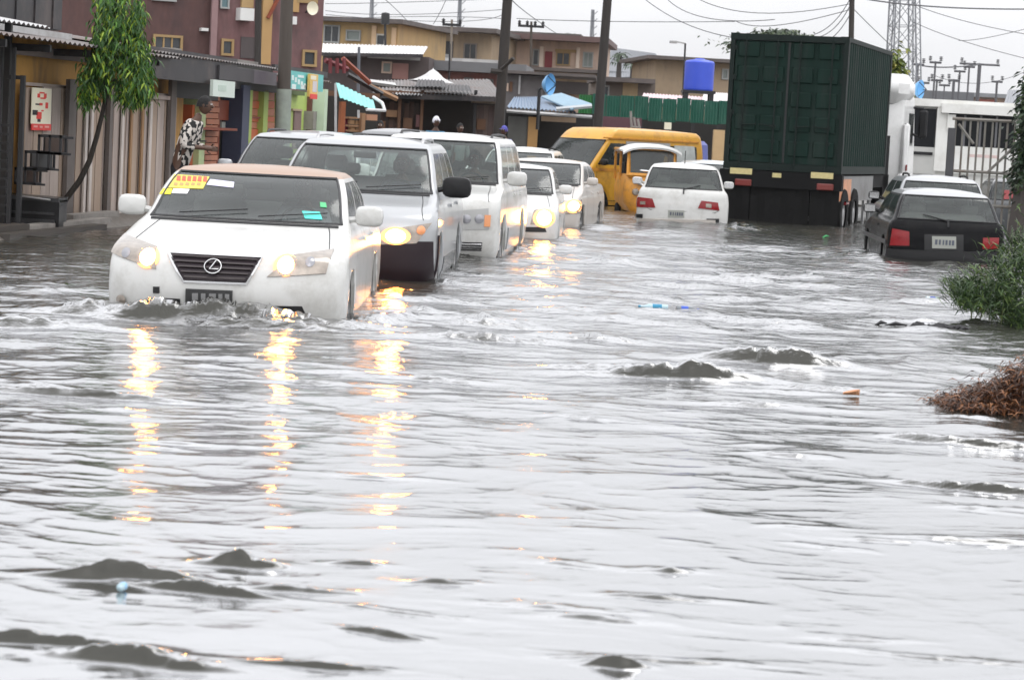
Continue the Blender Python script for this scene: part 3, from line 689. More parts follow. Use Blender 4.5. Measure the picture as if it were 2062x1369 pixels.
ex, ez = c.lxz(428, 541, 18.0); mb = MB()
mb.tube([c.pos('f', ex + .064 * math.cos(a_), ez + .045 * math.sin(a_), .035) for a_ in [k * math.pi / 10 for k in range(21)]], .006, 6, cap=False)
mb.tube([c.pos('f', ex + .022, ez + .036, .035), c.pos('f', ex - .022, ez - .018, .035), c.pos('f', ex + .045, ez - .018, .035)], .007, 5)
mb.build('emblem', chrome, grl, smooth=60)
for pts_, bx, bz in ((((216, 512), (318, 541), (312, 500), (226, 478)), 297, 520), (((541, 556), (655, 552), (664, 508), (590, 516)), 575, 536)):
    hl = c.ppatch('headlight', clearlamp, 'f', pts_, 18.15, n=12, k=5, off=.012)
    x_, z_ = c.lxz(bx, bz, 18.1); c.lamp(x_, z_, .06, lit, hl)
    x_, z_ = c.lxz(bx + (-45 if bx < 400 else 48), bz - (8 if bx < 400 else 6), 18.15); c.lamp(x_, z_, .036, mat('lamp bowl', (.3, .3, .32), .15, metal=.5), hl)
c.ppatch('lower_air_intake', trimblack, 'f', ((500, 628), (612, 632), (606, 618), (500, 615)), 18.0, n=8, k=2)
c.ppatch('lower_air_intake', trimblack, 'f', ((310, 612), (362, 614), (362, 602), (318, 600)), 18.0, n=8, k=2)
x_, z_ = c.lxz(243, 604, 18.1); c.lamp(x_, z_, .04, clearlamp); x_, z_ = c.lxz(600, 636, 18.1); c.lamp(x_, z_, .045, clearlamp)
c.ppatch('tow_cover', trimblack, 'f', ((309, 590), (322, 590), (322, 577), (309, 577)), 18.05, n=2, k=2)
pl_ = c.ppatch('number_plate', plate_dark, 'f', ((372, 611), (466, 613), (467, 586), (373, 582)), 17.95, n=5, k=2, off=.03)
for xx, ww in ((386, 12), (404, 9), (420, 14), (439, 8), (452, 9)):
    zz = 590 + (xx - 372) * .03; c.ppatch('plate_mark', mat('faded grey marks', (.22, .22, .22), .6), 'f', ((xx, zz + 13), (xx + ww, zz + 13), (xx + ww, zz), (xx, zz)), 17.95, n=2, k=2, off=.034, parent=pl_)
c.mirrors(paint_white, 1.2); c.wipers()
# stickers on the windscreen
def ws_px(cc, px, py):
    E = Vector((0, 0, EYE)); d = ray(px, py); iv = root_inv(cc.o); best = None
    for k in range(400):
        Yk = 18.0 + k * .01; q_ = iv @ (E + d * (Yk / d.y)); 
        if cc.z[0] < q_.z < cc.z[-1]:
            F, Rb, W, cf, cr = cc.at(q_.z)
            if abs(q_.x) < W and q_.y > -cc.L / 2 + F + cf * cc.corner(q_.x / W): return (q_.x, q_.z)
    return (q_.x, q_.z)
def sticker(pts_, m, name='sticker', label=None, off=.006, parent=None):
    return c.patch(name, m, 'f', [ws_px(c, *p_) for p_ in pts_], n=6, k=3, off=off, thick=-.002, parent=parent, label=label)
syel = mat('yellow sticker', (.75, .62, .10), .5, var=.25, vscale=60); sred = mat('red print', (.75, .10, .05), .5)
s1 = sticker(((337, 379), (409, 381), (422, 357), (352, 352)), syel, label='yellow and red sticker')
for k_ in range(6):
    a_ = 356 + k_ * 10.5; sticker(((a_, 365 + k_ * .4), (a_ + 8, 366 + k_ * .4), (a_ + 9, 356 + k_ * .4), (a_ + 2, 355 + k_ * .4)), sred, 'print_mark', off=.008, parent=s1)
for k_ in range(5):
    a_ = 350 + k_ * 11.5; sticker(((a_, 375), (a_ + 8, 375.5), (a_ + 9, 370), (a_ + 2, 369)), mat('brown print', (.45, .30, .10), .5), 'print_mark', off=.008, parent=s1)
sticker(((322, 391), (344, 392), (348, 381), (330, 380)), mat('lemon sticker', (.85, .75, .03), .5), label='small lemon sticker')
sticker(((346, 390), (377, 391), (382, 382), (350, 381)), mat('white sticker', (.85, .85, .85), .5), label='small white sticker')
sticker(((416, 373), (470, 379), (472, 368), (424, 362)), mat('lilac sticker', (.72, .70, .90), .5), label='lilac white sticker strip')
sticker(((614, 441), (649, 443), (644, 428), (608, 426)), mat('turquoise sticker', (.08, .75, .62), .5), label='turquoise sticker low on the right')
sticker(((645, 418), (658, 419), (656, 409), (644, 408)), mat('green sticker', (.08, .5, .2), .5), label='small green sticker')

# 2 silver over dark SUV
c = Car('suv', 'silver_suv', 'silver SUV with dark lower body and black mirror, right behind the tan-roofed saloon', -1.74, 23.2, R(-2.2), paint_silver, lower_m=None, n=1.2)
lowm = MB()
c.ppatch('bumper', plum, 'f', ((500, 570), (868, 590), (868, 488), (500, 470)), 23.3, n=26, k=6, off=.02)
hl = c.ppatch('headlight', clearlamp, 'f', ((752, 492), (838, 490), (866, 452), (790, 462)), 23.35, n=12, k=5, off=.024)
x_, z_ = c.lxz(797, 476, 23.3); c.lamp(x_, z_, .062, lit3, hl, off=.03, dx=1.5); 
x_, z_ = c.lxz(845, 466, 23.3); c.lamp(x_, z_, .04, amber, hl, off=.028)
hl = c.ppatch('headlight', clearlamp, 'f', ((520, 470), (600, 478), (585, 445), (510, 430)), 23.35, n=12, k=5, off=.024)
for e_ in 'rl': c.patch('bumper_side', plum, e_, ((.42, .30), (.50, .30), (.50, .74), (.42, .76)), 3, 4, off=.02)
for e_ in 'rl': c.patch('sill_cladding', paint_dark, e_, ((1.45, .3), (3.2, .3), (3.2, .5), (1.45, .5)), 8, 3)
c.mirrors(plastic, 1.55); c.rails(alloy); c.wipers()

# 3 dark grey SUV on the kerb side
c = Car('suv', 'grey_suv', 'pale silver SUV on the kerb side, half hidden behind the silver SUV, dark roof rails', -2.98, 29.0, R(-4), paint_silver)
c.mirrors(paint_silver); c.rails(plastic)
# 4 silver-white off-roader
c = Car('boxsuv', 'white_offroader', 'tall white off-roader with unlit round-eyed headlamps, behind the dark-bumpered SUV', -1.16, 28.5, R(-4.5), paint_white, n=1.1)
hl = c.ppatch('headlight', mat('pale headlamp', (.36, .36, .35), .15, coat=.5, var=.2), 'f', ((925, 462), (985, 462), (984, 420), (927, 424)), 28.6, n=8, k=5)
for bx in (941, 966):
    x_, z_ = c.lxz(bx, 441, 28.6); c.lamp(x_, z_, .055, mat('lamp bowl', (.3, .3, .32), .15, metal=.5), hl)
x_, z_ = c.lxz(984, 446, 28.7); c.patch('indicator', amber, 'f', ((x_ - .04, z_ - .06), (x_ + .03, z_ - .06), (x_ + .03, z_ + .08), (x_ - .04, z_ + .08)), 3, 2, off=.014)
c.ppatch('lower_air_intake', trimblack, 'f', ((905, 503), (970, 505), (972, 488), (905, 486)), 28.6, n=6, k=2)
c.ppatch('skid_plate', trimblack, 'f', ((860, 545), (996, 548), (996, 533), (860, 530)), 28.6, n=10, k=2, off=.01)
mb = MB(); 
for k_ in range(3):
    l = c.lxz(905, 490 + k_ * 5, 28.5); r2 = c.lxz(968, 492 + k_ * 5, 28.5); mb.tube([c.pos('f', l[0], l[1], .02), c.pos('f', r2[0], r2[1], .02)], .008, 4)
mb.build('intake_bar', chrome, c.o)
c.ppatch('grille', mat('grey grille', (.12, .12, .12), .4), 'f', ((740, 468), (880, 470), (880, 425), (750, 420)), 28.6, n=10, k=3)
for e_ in 'rl': c.patch('side_trim', paint_silver, e_, ((1.45, .35), (3.25, .35), (3.25, .62), (1.45, .62)), 8, 3, off=.02)
c.mirrors(paint_white, 1.3); c.rails(plastic); c.wipers()
# 5 grey-roofed car further back, 6 white minivan, 7, 8 the two lit saloons
c = Car('suv', 'grey_roofed_car', 'grey car whose rounded roof peeps over the roof of the white off-roader', -2.3, 37.5, R(-5), paint_dark, scale=(.85, .9, 1.05)); c.mirrors(plastic)
c = Car('suv', 'white_people_carrier', 'white people carrier with pale roof rails, deep in the queue behind the lit saloons', -.2, 46.0, R(-6), paint_white, scale=(.92, .95, .90)); c.mirrors(paint_white); c.rails(paint_silver)
c = Car('sedan', 'white_saloon', 'small white saloon with glowing headlamps, just right of the tall off-roader', -.27, 34.0, R(-2.5), paint_white, scale=(.93, .9, .95))
for pts_, bx, bz in ((((1068, 452), (1112, 452), (1116, 420), (1075, 424)), 1095, 440), (((925, 445), (970, 450), (968, 420), (920, 415)), 950, 436)):
    hl = c.ppatch('headlight', clearlamp, 'f', pts_, 34.1, n=8, k=4); x_, z_ = c.lxz(bx, bz, 34.1); c.lamp(x_, z_, .10, lit, hl)
c.ppatch('lower_air_intake', trimblack, 'f', ((1010, 466), (1100, 468), (1096, 458), (1010, 456)), 34.0, n=6, k=2)
c.mirrors(paint_white); c.wipers()
c = Car('sedan', 'beige_saloon', 'beige white saloon with a dim orange headlamp, last car before the yellow van', .14, 40.0, R(-8.5), paint_pale, scale=(.94, .9, .98))
for pts_, bx, bz in ((((1140, 432), (1170, 430), (1174, 402), (1140, 410)), 1154, 416), (((1000, 425), (1030, 428), (1030, 402), (1000, 400)), 1012, 414)):
    hl = c.ppatch('headlight', clearlamp, 'f', pts_, 40.1, n=8, k=4); x_, z_ = c.lxz(bx, bz, 40.1); c.lamp(x_, z_, .085, lit2, hl)
c.mirrors(paint_pale); c.wipers()

# 9 white hatchback going away
def tail(c, Yr, lamps, plate, m_lamp=redlamp):
    for pts_ in lamps:
        c.ppatch('tail_light', m_lamp, 'b', pts_, Yr, n=8, k=4, off=.012)
c = Car('hatch', 'white_hatchback', 'white hatchback driving away with red tail lamps, water up to its bumper, beside the lorry', (1348 + 12 - 1031) / 109.0, 43.6, R(-3.5), paint_white, away=True, n=1.15)
RX = lambda px: px
def mir(quad): return [quad[1], quad[0], quad[3], quad[2]]
def xz(c, pts_, Y): return [c.lxz(a_, b_, Y) for a_, b_ in pts_]
def bpatch(c, name, m, pts_, Y, **k):
    q_ = xz(c, pts_, Y); q_ = sorted(q_[:2], key=lambda v: v[0]) + sorted(q_[2:], key=lambda v: -v[0]); o_ = c.patch(name, m, 'b', q_, **k)
    if name == 'number_plate':
        (xa, za), (xb, _), (_, zb), _ = q_
        for i in range(6):
            u = xa + (xb - xa) * (.1 + i * .14); w_ = (xb - xa) * rnd.uniform(.06, .1); h0, h1 = za + (zb - za) * .28, za + (zb - za) * .72
            c.patch('plate_mark', mat('faded plate marks', (.08, .09, .12), .6), 'b', [(u, h0), (u + w_, h0), (u + w_, h1), (u, h1)], n=1, k=1, off=k.get('off', .008) + .004, parent=o_, thick=-.002)
    return o_
for pts_ in (((1272, 417), (1320, 418), (1314, 400), (1274, 396)), ((1405, 419), (1448, 424), (1445, 408), (1412, 404))):
    tl_ = bpatch(c, 'tail_light', redlamp, pts_, 43.75, n=8, k=4, off=.015)
for pts_ in (((1290, 412), (1300, 412), (1300, 406), (1290, 406)), ((1421, 418), (1432, 419), (1432, 411), (1421, 410))):
    bpatch(c, 'reversing_light', clearlamp, pts_, 43.7, n=3, k=2, off=.02)
bpatch(c, 'number_plate', plate_m, ((1345, 438), (1378, 439), (1378, 424), (1345, 423)), 43.6, n=4, k=2)
for pts_ in (((1272, 438), (1294, 439), (1294, 431), (1272, 431)), ((1422, 447), (1447, 448), (1447, 440), (1422, 440))):
    bpatch(c, 'bumper_strip', trimblack, pts_, 43.8, n=5, k=2, off=.02)
bpatch(c, 'bumper', paint_pale, ((1280, 455), (1440, 462), (1440, 443), (1290, 440)), 43.6, n=14, k=4, off=.03)
c.rear_wiper(0, -.3); c.mirrors(paint_white)
mb = MB(); zt = c.z[-1]; mb.tube([(0.0, 1.0, zt + .04), (.0, 1.2, zt + .28)], .008, 4); mb.build('aerial', plastic, c.o)

# 10 pale blue car in front of the hatchback, 11 black hatch, 12 silver estate, 13 maroon car behind the gate
c = Car('sedan', 'pale_blue_saloon', 'pale grey-blue saloon half hidden by the lorry, ahead of the white hatchback', 4.15, 52.5, R(-6), paint_blue, away=True)
bpatch(c, 'tail_light', redlamp, ((1486, 360), (1500, 360), (1500, 350), (1486, 350)), 51.6, n=4, k=2); c.mirrors(paint_blue)
c = Car('hatch', 'black_hatchback', 'black hatchback with red tail lamps and pale number plate, near the green bush', 6.17, 33.9, R(-3), paint_black, away=True, upper=paint_silver, n=1.25, scale=(1, 1, .93))  # roof panel painted silver to stand for the bright sky reflected in black
for pts_ in (((1792, 494), (1829, 494), (1829, 466), (1797, 460)), ((1974, 500), (2006, 500), (2008, 478), (1975, 478))):
    bpatch(c, 'tail_light', redlamp, pts_, 34.1, n=8, k=4, off=.014)
bpatch(c, 'number_plate', plate_m, ((1877, 500), (1925, 501), (1925, 477), (1877, 476)), 33.9, n=4, k=2, off=.02)
bpatch(c, 'plate_recess', trimblack, ((1862, 504), (1940, 506), (1940, 473), (1862, 472)), 33.9, n=6, k=3, off=.006)
bpatch(c, 'bumper', trimblack, ((1788, 535), (2010, 545), (2010, 508), (1790, 502)), 33.95, n=14, k=4, off=.035)
c.rear_wiper(.0, .35); c.mirrors(plastic)
for e_ in 'rl': c.patch('side_strip', trimblack, e_, ((.1, .50), (3.7, .50), (3.7, .56), (.1, .56)), 12, 2, off=.012)
c = Car('hatch', 'silver_estate', 'silver estate car with a black spoiler line, directly in front of the black hatchback', 6.98, 38.9, R(-3), paint_silver, away=True, scale=(.98, 1.08, 1.04), n=1.1)
bpatch(c, 'spoiler', trimblack, ((1822, 393), (1938, 397), (1938, 391), (1822, 387)), 39.6, n=10, k=2, off=.05); c.mirrors(plastic); c.rails(paint_silver)
c = Car('hatch', 'maroon_car', 'maroon-lamped dark car parked behind the barred gate at the right edge', 10.6, 49.6, R(-5), paint_dark, away=True)
bpatch(c, 'tail_light', redlamp, ((2020, 402), (2044, 402), (2044, 384), (2020, 384)), 49.8, n=5, k=3, off=.014)
bpatch(c, 'number_plate', plate_m, ((2060, 402), (2080, 402), (2080, 392), (2060, 392)), 49.6, n=4, k=2); c.mirrors(plastic)
# ------------------------------------------------------------------ yellow van
p0 = pt(1180, 400, 54.5)
c = Car('van', 'yellow_van', 'battered yellow minibus standing across the road with its side door open and dark interior', p0.x - .75, 53.6, R(-46), paint_yellow, gl_side=glass_dark, scale=(1, 1.02, .99), n=1.1)
e_ = 'r'
c.patch('dark_doorway_panel', trimblack, e_, ((1.35, .35), (2.05, .35), (2.05, 1.66), (1.35, 1.66)), 6, 6, off=.010)  # black panel painting the dark interior behind the open side door
c.patch('pale_grey_strip', mat('strip grey', (.38, .38, .38), .6), e_, ((1.42, 1.62), (2.9, 1.62), (2.9, 1.76), (1.42, 1.76)), 8, 2, off=.016)  # flat pale grey strip along the top of the side windows
c.patch('pale_window_panel', mat('pale mottled grey', (.5, .52, .5), .8, var=.3, vscale=9), e_, ((3.05, 1.25), (3.8, 1.25), (3.75, 1.72), (3.05, 1.72)), 6, 4, off=.008)  # pale mottled panel covering the rear side window
c.patch('waist_stripe', paint_orange, e_, ((.1, 1.06), (1.3, 1.06), (1.3, 1.13), (.1, 1.13)), 8, 2, off=.008)
c.patch('gutter', paint_orange, e_, ((.7, 1.80), (3.9, 1.80), (3.9, 1.83), (.7, 1.83)), 12, 2, off=.03)
c.mirrors(plastic)
# ------------------------------------------------------------------ three-wheeled taxi
X0 = (1285 + 13 - 1031) / 97.0
t3 = thing('three_wheeled_taxi', 'small orange-yellow three-wheeled taxi with a white canopy edge, in front of the yellow van', 'three-wheeler', (X0, 49.6, -.27), R(4))
mb = MB(); prof = [(.30, .42, -.0), (.5, .56, -.04), (.8, .58, -.03), (1.0, .55, .03), (1.08, .52, .06)]; P = []
for z, w_, y_ in prof:
    row = []
    for k in range(15):
        a_ = math.pi * k / 14; q_ = -math.cos(a_); row.append((w_ * math.copysign(abs(q_) ** .8, q_), y_ - .26 * math.sin(a_) ** .8 + .2, z))
    row += [(w_, 1.9, z), (-w_, 1.9, z), row[0]]; P.append(row)
mb.grid(P); mb.add([(p_[0], p_[1], p_[2]) for p_ in P[-1][:-1]], [tuple(range(17))]); mb.build('body', paint_orange, t3, smooth=40)
def rr_frame(mb, w0, w1, z0, z1, y0, y1, r):
    L_ = [(-w0, y0, z0), (-w1 + .02, y1, z1 - .1), (-w1 + .12, y1, z1), (w1 - .12, y1, z1), (w1 - .02, y1, z1 - .1), (w0, y0, z0), (-w0, y0, z0)]
    mb.tube(L_, r, 6); return L_
mb = MB(); rr_frame(mb, .50, .50, 1.05, 1.64, .02, .22, .045); mb.tube([(-.5, .02, 1.07), (.5, .02, 1.07)], .055, 6)
for sx in (-1, 1):
    mb.tube([(sx * .52, .2, 1.6), (sx * .6, 1.9, 1.6)], .03, 5); mb.tube([(sx * .56, 1.0, .95), (sx * .56, 1.0, 1.6)], .03, 5); mb.tube([(sx * .58, 1.85, .95), (sx * .58, 1.85, 1.6)], .03, 5)
mb.build('frame', paint_orange, t3, smooth=60)
mb = MB(); mb.add([(-.47, .03, 1.1), (.47, .03, 1.1), (.46, .2, 1.6), (-.46, .2, 1.6)], [(0, 1, 2, 3)]); mb.build('windscreen', glass_dark, t3)
mb = MB(); P = []
for y_, zz in ((.1, 1.66), (.16, 1.72), (1.0, 1.74), (1.85, 1.70), (1.98, 1.6)):
    P.append([(x_ * .62, y_, zz - .14 * abs(x_) ** 3.2) for x_ in np.linspace(-1, 1, 13)])
mb.grid(P); mb.grid([[(v[0], v[1], v[2] - .03) for v in r_2] for r_2 in P]); mb.build('canopy', mat('white canvas', (.7, .7, .68), .6), t3, smooth=50)
mb = MB(); mb.bevbox(-.3, .3, .35, .75, .7, .95, .05); mb.bevbox(-.5, .5, 1.2, 1.35, .8, 1.35, .05); mb.build('seat', trimblack, t3)
mb = MB(); mb.tube([(-.38, .1, 1.18), (0, .02, 1.16), (.38, .1, 1.18)], .02, 5); mb.tube([(0, .02, 1.16), (0, 0, .6)], .03, 5); mb.build('handlebar', chrome, t3)
mb = MB(); mb.tube([(-.36, -.08, .93), (0, -.13, .80), (.36, -.08, .93)], .025, 5); mb.build('chrome_trim', alloy, t3)
for sx in (-1, 1):
    mb = MB(); mb.lathe((sx * .33, -.06, .72), [(0.001, -.05), (.06, -.04), (.08, 0), (.08, .06)], 'y', 14); mb.build('headlight', clearlamp, t3, smooth=50)
mb = MB(); mb.bevbox(-.16, .16, -.22, .35, .42, .52, .03); mb.build('mudguard', paint_orange, t3)
for x_, y_ in ((0, .05), (-.5, 1.65), (.5, 1.65)):
    mb = MB(); mb.lathe((x_, y_, .22), [(.1, -.05), (.2, -.05), (.22, -.02), (.22, .02), (.2, .05), (.1, .05)], 'x', 18); mb.build('wheel', rubber, t3, smooth=40)

# ------------------------------------------------------------------ container lorry
ang = R(-17.0)
pR = pt(1575, 330, 47.7)
lorry = thing('container_lorry', 'articulated lorry with dark green container and white cab, seen from behind in the flood', 'lorry', (pR.x, 47.7, -.27), ang)
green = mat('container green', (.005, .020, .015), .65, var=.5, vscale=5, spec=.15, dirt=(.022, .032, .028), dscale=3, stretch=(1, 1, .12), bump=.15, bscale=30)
greend = mat('container frame green', (.005, .012, .010), .6, var=.3, spec=.25)
blk = mat('chassis black', (.004, .004, .0045), .7, var=.3, spec=.2)
Wc, L_, Z0, Z1 = 1.20, 6.06, 1.33, 4.06
mb = MB()
for sx in (-1, 1):
    for y_ in (0, L_ - .16): mb.box(sx * Wc - .09 * (sx > 0) - .0 * (sx < 0), sx * Wc + .09 * (sx < 0), y_, y_ + .16, Z0, Z1)
    mb.box(sx * Wc - .07 * (sx > 0), sx * Wc + .07 * (sx < 0), .16, L_ - .16, Z0 + .002, Z0 + .16); mb.box(sx * Wc - .06 * (sx > 0), sx * Wc + .06 * (sx < 0), .16, L_ - .16, Z1 - .09, Z1 - .002)
for y_ in (0, L_ - .1): mb.box(-Wc + .09, Wc - .09, y_ + .002, y_ + .1, Z1 - .13, Z1 - .003); mb.box(-Wc + .09, Wc - .09, y_ + .002, y_ + .1, Z0 + .003, Z0 + .15)
cf_ = mb.build('container_frame', greend, lorry)
for sx in (-1, 1):                                         # corrugated flanks
    rows = [[], []]; yy = .17; k = 0; P = []
    while yy < L_ - .17:
        d_ = (0, 0, .036, .036)[k % 4]; P.append([(sx * (Wc - .01 - d_), yy, Z0 + .15), (sx * (Wc - .01 - d_), yy, Z1 - .08)]); yy += (.07, .068, .072, .068)[k % 4]; k += 1
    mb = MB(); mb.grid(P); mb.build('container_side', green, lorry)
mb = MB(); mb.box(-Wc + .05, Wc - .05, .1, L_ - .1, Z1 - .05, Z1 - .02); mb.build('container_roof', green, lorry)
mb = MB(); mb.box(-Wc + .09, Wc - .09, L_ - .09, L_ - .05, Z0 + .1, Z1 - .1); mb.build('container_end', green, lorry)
for sx in (-1, 1):
    x0, x1 = (.012, Wc - .10) if sx > 0 else (-Wc + .10, -.012)
    mb = MB(); mb.box(x0, x1, .05, .08, Z0 + .16, Z1 - .14); door = mb.build('container_door', green, lorry)
    mb = MB(); z_ = Z0 + .3                                # recessed ribs
    for k in range(5):
        for s0 in (0, 1):
            xa = x0 + .06 + s0 * (x1 - x0 - .06) / 2; mb.bevbox(xa, xa + (x1 - x0) / 2 - .1, .022, .055, z_, z_ + .32, .025)
        z_ += .49
    mb.build('door_rib', green, door)
    for xa in (x0 + .22, x1 - .22):
        mb = MB(); mb.tube([(xa, .01, Z0 + .05), (xa, .01, Z1 - .05)], .019, 6); mb.box(xa - .04, xa + .04, 0, .05, Z0 + .55, Z0 + .62); mb.tube([(xa, -.01, Z0 + .9), (xa + .3 * (1 if xa < (x0 + x1) / 2 else -1), -.02, Z0 + .92)], .014, 5)
        for zz in (Z0 + .1, Z0 + .9, Z0 + 1.9, Z1 - .2): mb.box(xa - .05, xa + .05, .0, .05, zz - .03, zz + .03)
        mb.build('locking_bar', greend, door)
    for zz in (Z0 + .4, Z0 + 1.1, Z0 + 1.8, Z0 + 2.4):
        mb = MB(); xa = x1 - .0 if sx > 0 else x0; mb.box(xa - .04, xa + .04, .015, .05, zz, zz + .09); mb.build('hinge', greend, door)
    for zz in (0, 1):
        mb = MB(); zq = (Z0 - .003, Z1 - .115)[zz]; mb.box(sx * Wc - (.17 if sx > 0 else .006), sx * Wc + (.006 if sx > 0 else .17), -.006, .17, zq, zq + .12); mb.build('corner_casting', greend, lorry)
mb = MB(); mb.box(-.02, .02, .035, .052, Z0 + .17, Z1 - .15); mb.build('door_gasket', trimblack, lorry)
mb = MB(); mb.box(-1.25, 1.25, -.12, .1, Z0 - .34, Z0 - .01); bar = mb.build('rear_cross_member', blk, lorry)
for x0, x1 in ((-1.03, -.58), (.62, 1.07)):
    mb = MB(); mb.box(x0, x1, -.135, -.12, Z0 - .10, Z0 + .02); mb.build('reflector_board', plate_y, lorry)
mb = MB(); mb.box(-.16, .02, -.135, -.12, Z0 - .13, Z0 - .04); mb.build('number_plate', plate_y, lorry)
for x0 in (-.92, .75):
    mb = MB(); mb.bevbox(x0, x0 + .34, -.15, -.1, Z0 - .33, Z0 - .2, .015); mb.build('tail_light', mat('dull red lamp', (.16, .02, .015), .3, coat=.4), lorry)
mb = MB(); mb.box(-1.1, -.98, .0, 9.3, Z0 - .3, Z0 - .02); mb.box(.98, 1.1, .0, 9.3, Z0 - .3, Z0 - .02)
for y_ in np.arange(.6, 9, .9): mb.box(-.98, .98, y_, y_ + .1, Z0 - .2, Z0 - .05)
mb.box(-.5, -.38, .1, 9.6, .7, Z0 - .3); mb.box(.38, .5, .1, 9.6, .7, Z0 - .3); mb.build('chassis', blk, lorry)
for x0, x1 in ((-1.2, -.62), (-.6, .02), (.0, .6), (.62, 1.2)):
    mb = MB(); P = [[(x_, -.04 + .02 * math.sin(x_ * 14 + z_ * 3), z_) for x_ in np.linspace(x0, x1, 5)] for z_ in np.linspace(.2, Z0 - .3, 5)]; mb.grid(P); mb.build('mud_flap', rubber, lorry)
for y_ in (.75, 2.05, 8.2):
    for sx in (-1, 1):
        for dx in (1.06, .72):
            mb = MB(); mb.lathe((sx * dx, y_, .52), [(.28, -.14), (.5, -.14), (.52, -.1), (.52, .1), (.5, .14), (.28, .14)], 'x', 24); wo_ = mb.build('wheel', rubber, lorry, smooth=40)
            mb = MB(); mb.lathe((sx * dx, y_, .52), [(.29, .1 * sx), (.2, .04 * sx), (.1, .12 * sx), (.001, .14 * sx)], 'x', 16); mb.build('rim', mat('grey rim', (.3, .3, .3), .5), wo_, smooth=40)
mb = MB(); mb.box(1.13, 1.16, .05, 4.6, Z0 - .56, Z0 - .04); sk = mb.build('side_guard', mat('grey guard', (.22, .22, .22), .5, dirt=(.12, .11, .1)), lorry)
mb = MB(); mb.box(1.162, 1.17, .05, 1.6, Z0 - .54, Z0 - .10); mb.build('reflective_panel', mat('orange reflective', (.62, .26, .12), .35, var=.5, vscale=8), sk)
for y_ in (1.5, 2.6, 3.6, 4.4):
    mb = MB(); mb.box(1.10, 1.15, y_, y_ + .08, .25, Z0 - .5); mb.build('guard_post', alloy, lorry)
mb = MB(); mb.bevbox(1.12, 1.2, .9, 1.3, .70, .78, .02); mb.build('side_lamp', redlamp, lorry)
# cab
cabm = mat('lorry cab white', (.78, .78, .77), .35, var=.04, coat=.3, dirt=(.6, .6, .58))
mb = MB(); prof = [(7.35, .75), (7.35, 2.9), (7.6, 3.35), (8.4, 3.42), (9.0, 3.1), (9.35, 2.2), (9.5, 1.4), (9.5, .75)]; P = []
for x_, k_ in ((-1.26, .97), (-1.3, 1), (1.3, 1), (1.36, .97)):
    P.append([(x_, 8.4 + (y_ - 8.4) * k_, 2 + (z_ - 2) * k_) for y_, z_ in prof + prof[:1]])
mb.grid(P); nn_ = len(prof) + 1
mb.f.append(tuple(range(nn_ - 1))); mb.mi.append(0); mb.f.append(tuple(3 * nn_ + i for i in reversed(range(nn_ - 1)))); mb.mi.append(0)
mb.build('cab', cabm, lorry, smooth=30)
mb = MB(); mb.bevbox(-1.2, 1.45, 7.15, 8.5, 2.95, 3.62, .22); mb.build('wind_deflector', cabm, lorry, smooth=40)
mb = MB(); mb.box(1.355, 1.37, 8.2, 9.0, 2.0, 2.75); mb.build('side_window', glass_dark, lorry)
mb = MB(); mb.bevbox(1.36, 1.5, 7.2, 7.6, .95, 2.5, .05); mb.build('side_fairing', cabm, lorry, smooth=40)
mb = MB(); mb.bevbox(1.5, 1.7, 8.85, 8.97, 2.2, 2.85, .04); mb.tube([(1.3, 8.9, 2.9), (1.6, 8.9, 2.88)], .03, 5); mb.tube([(1.3, 8.9, 2.3), (1.6, 8.9, 2.2)], .03, 5); mb.build('door_mirror', plastic, lorry)
mb = MB(); mb.bevbox(1.3, 1.5, 7.0, 8.8, .9, 1.35, .06); mb.build('cab_skirt', cabm, lorry, smooth=40)
mb = MB(); mb.bevbox(1.49, 1.52, 7.2, 7.32, 1.42, 1.56, .01); mb.build('marker_lamp', redlamp, lorry)
mb = MB(); mb.box(-1.1, 1.1, 6.5, 7.2, .8, 2.2); mb.build('cab_rear_gear', blk, lorry)

# ------------------------------------------------------------------ white bus behind the gate
PB = Plane(pt(1830, 300, 60), R(1)); PB.P.z = 0
b0 = PB.base(1940, 330); bus = thing('white_bus', 'white bus right of the lorry, seen through the barred gate', 'bus', (b0.x, b0.y, -.27), PB.rz)
busm = mat('bus white', (.74, .74, .71), .4, var=.04, dirt=(.6, .59, .55)); dkg = mat('bus glass', (.012, .013, .015), .3, spec=.12, var=.4)
u0, u1, z0, z1 = PB.rect(1826, 2050, 203, 420)
mb = MB()
def bus_part(name, m, x0, x1, y0, y1, n0, n1): return part(PB, bus, name, m, x0, x1, y0, y1, n0, n1)
PB.box(mb, u0, u1, -7.5, -.12, -.0, z1 - .02); mb.build('body', busm, bus, world=True)
bus_part('roof_edge', busm, 1826, 2050, 203, 218, -.12, .08)
bus_part('corner_pillar', busm, 1884, 1908, 216, 345, -.12, .05)
bus_part('left_panel', mat('bus grey', (.45, .45, .43), .5), 1828, 1884, 296, 350, -.12, .03)
bus_part('lower_panel', busm, 1908, 2045, 297, 352, -.12, .03)
bus_part('window', dkg, 1832, 1884, 219, 296, -.11, .0)
bus_part('window', dkg, 1908, 2042, 232, 297, -.11, .0)
bus_part('destination_box', busm, 1897, 2045, 212, 231, .05, .22)
bus_part('right_pillar', busm, 2042, 2050, 218, 350, -.12, .05)
bus_part('handrail', plastic, 1836, 1878, 306, 312, .03, .07)
bus_part('small_box', busm, 1908, 1924, 231, 262, .0, .12)
bus_part('faded_red_stripe', mat('faded pink print', (.62, .48, .45), .6, var=.3, vscale=12), 1950, 2012, 312, 318, .03, .036)
for x0 in (1940, 1972, 2004): bus_part('window_post', mat('grey post', (.12, .12, .13), .5), x0, x0 + 4, 232, 297, .0, .02)
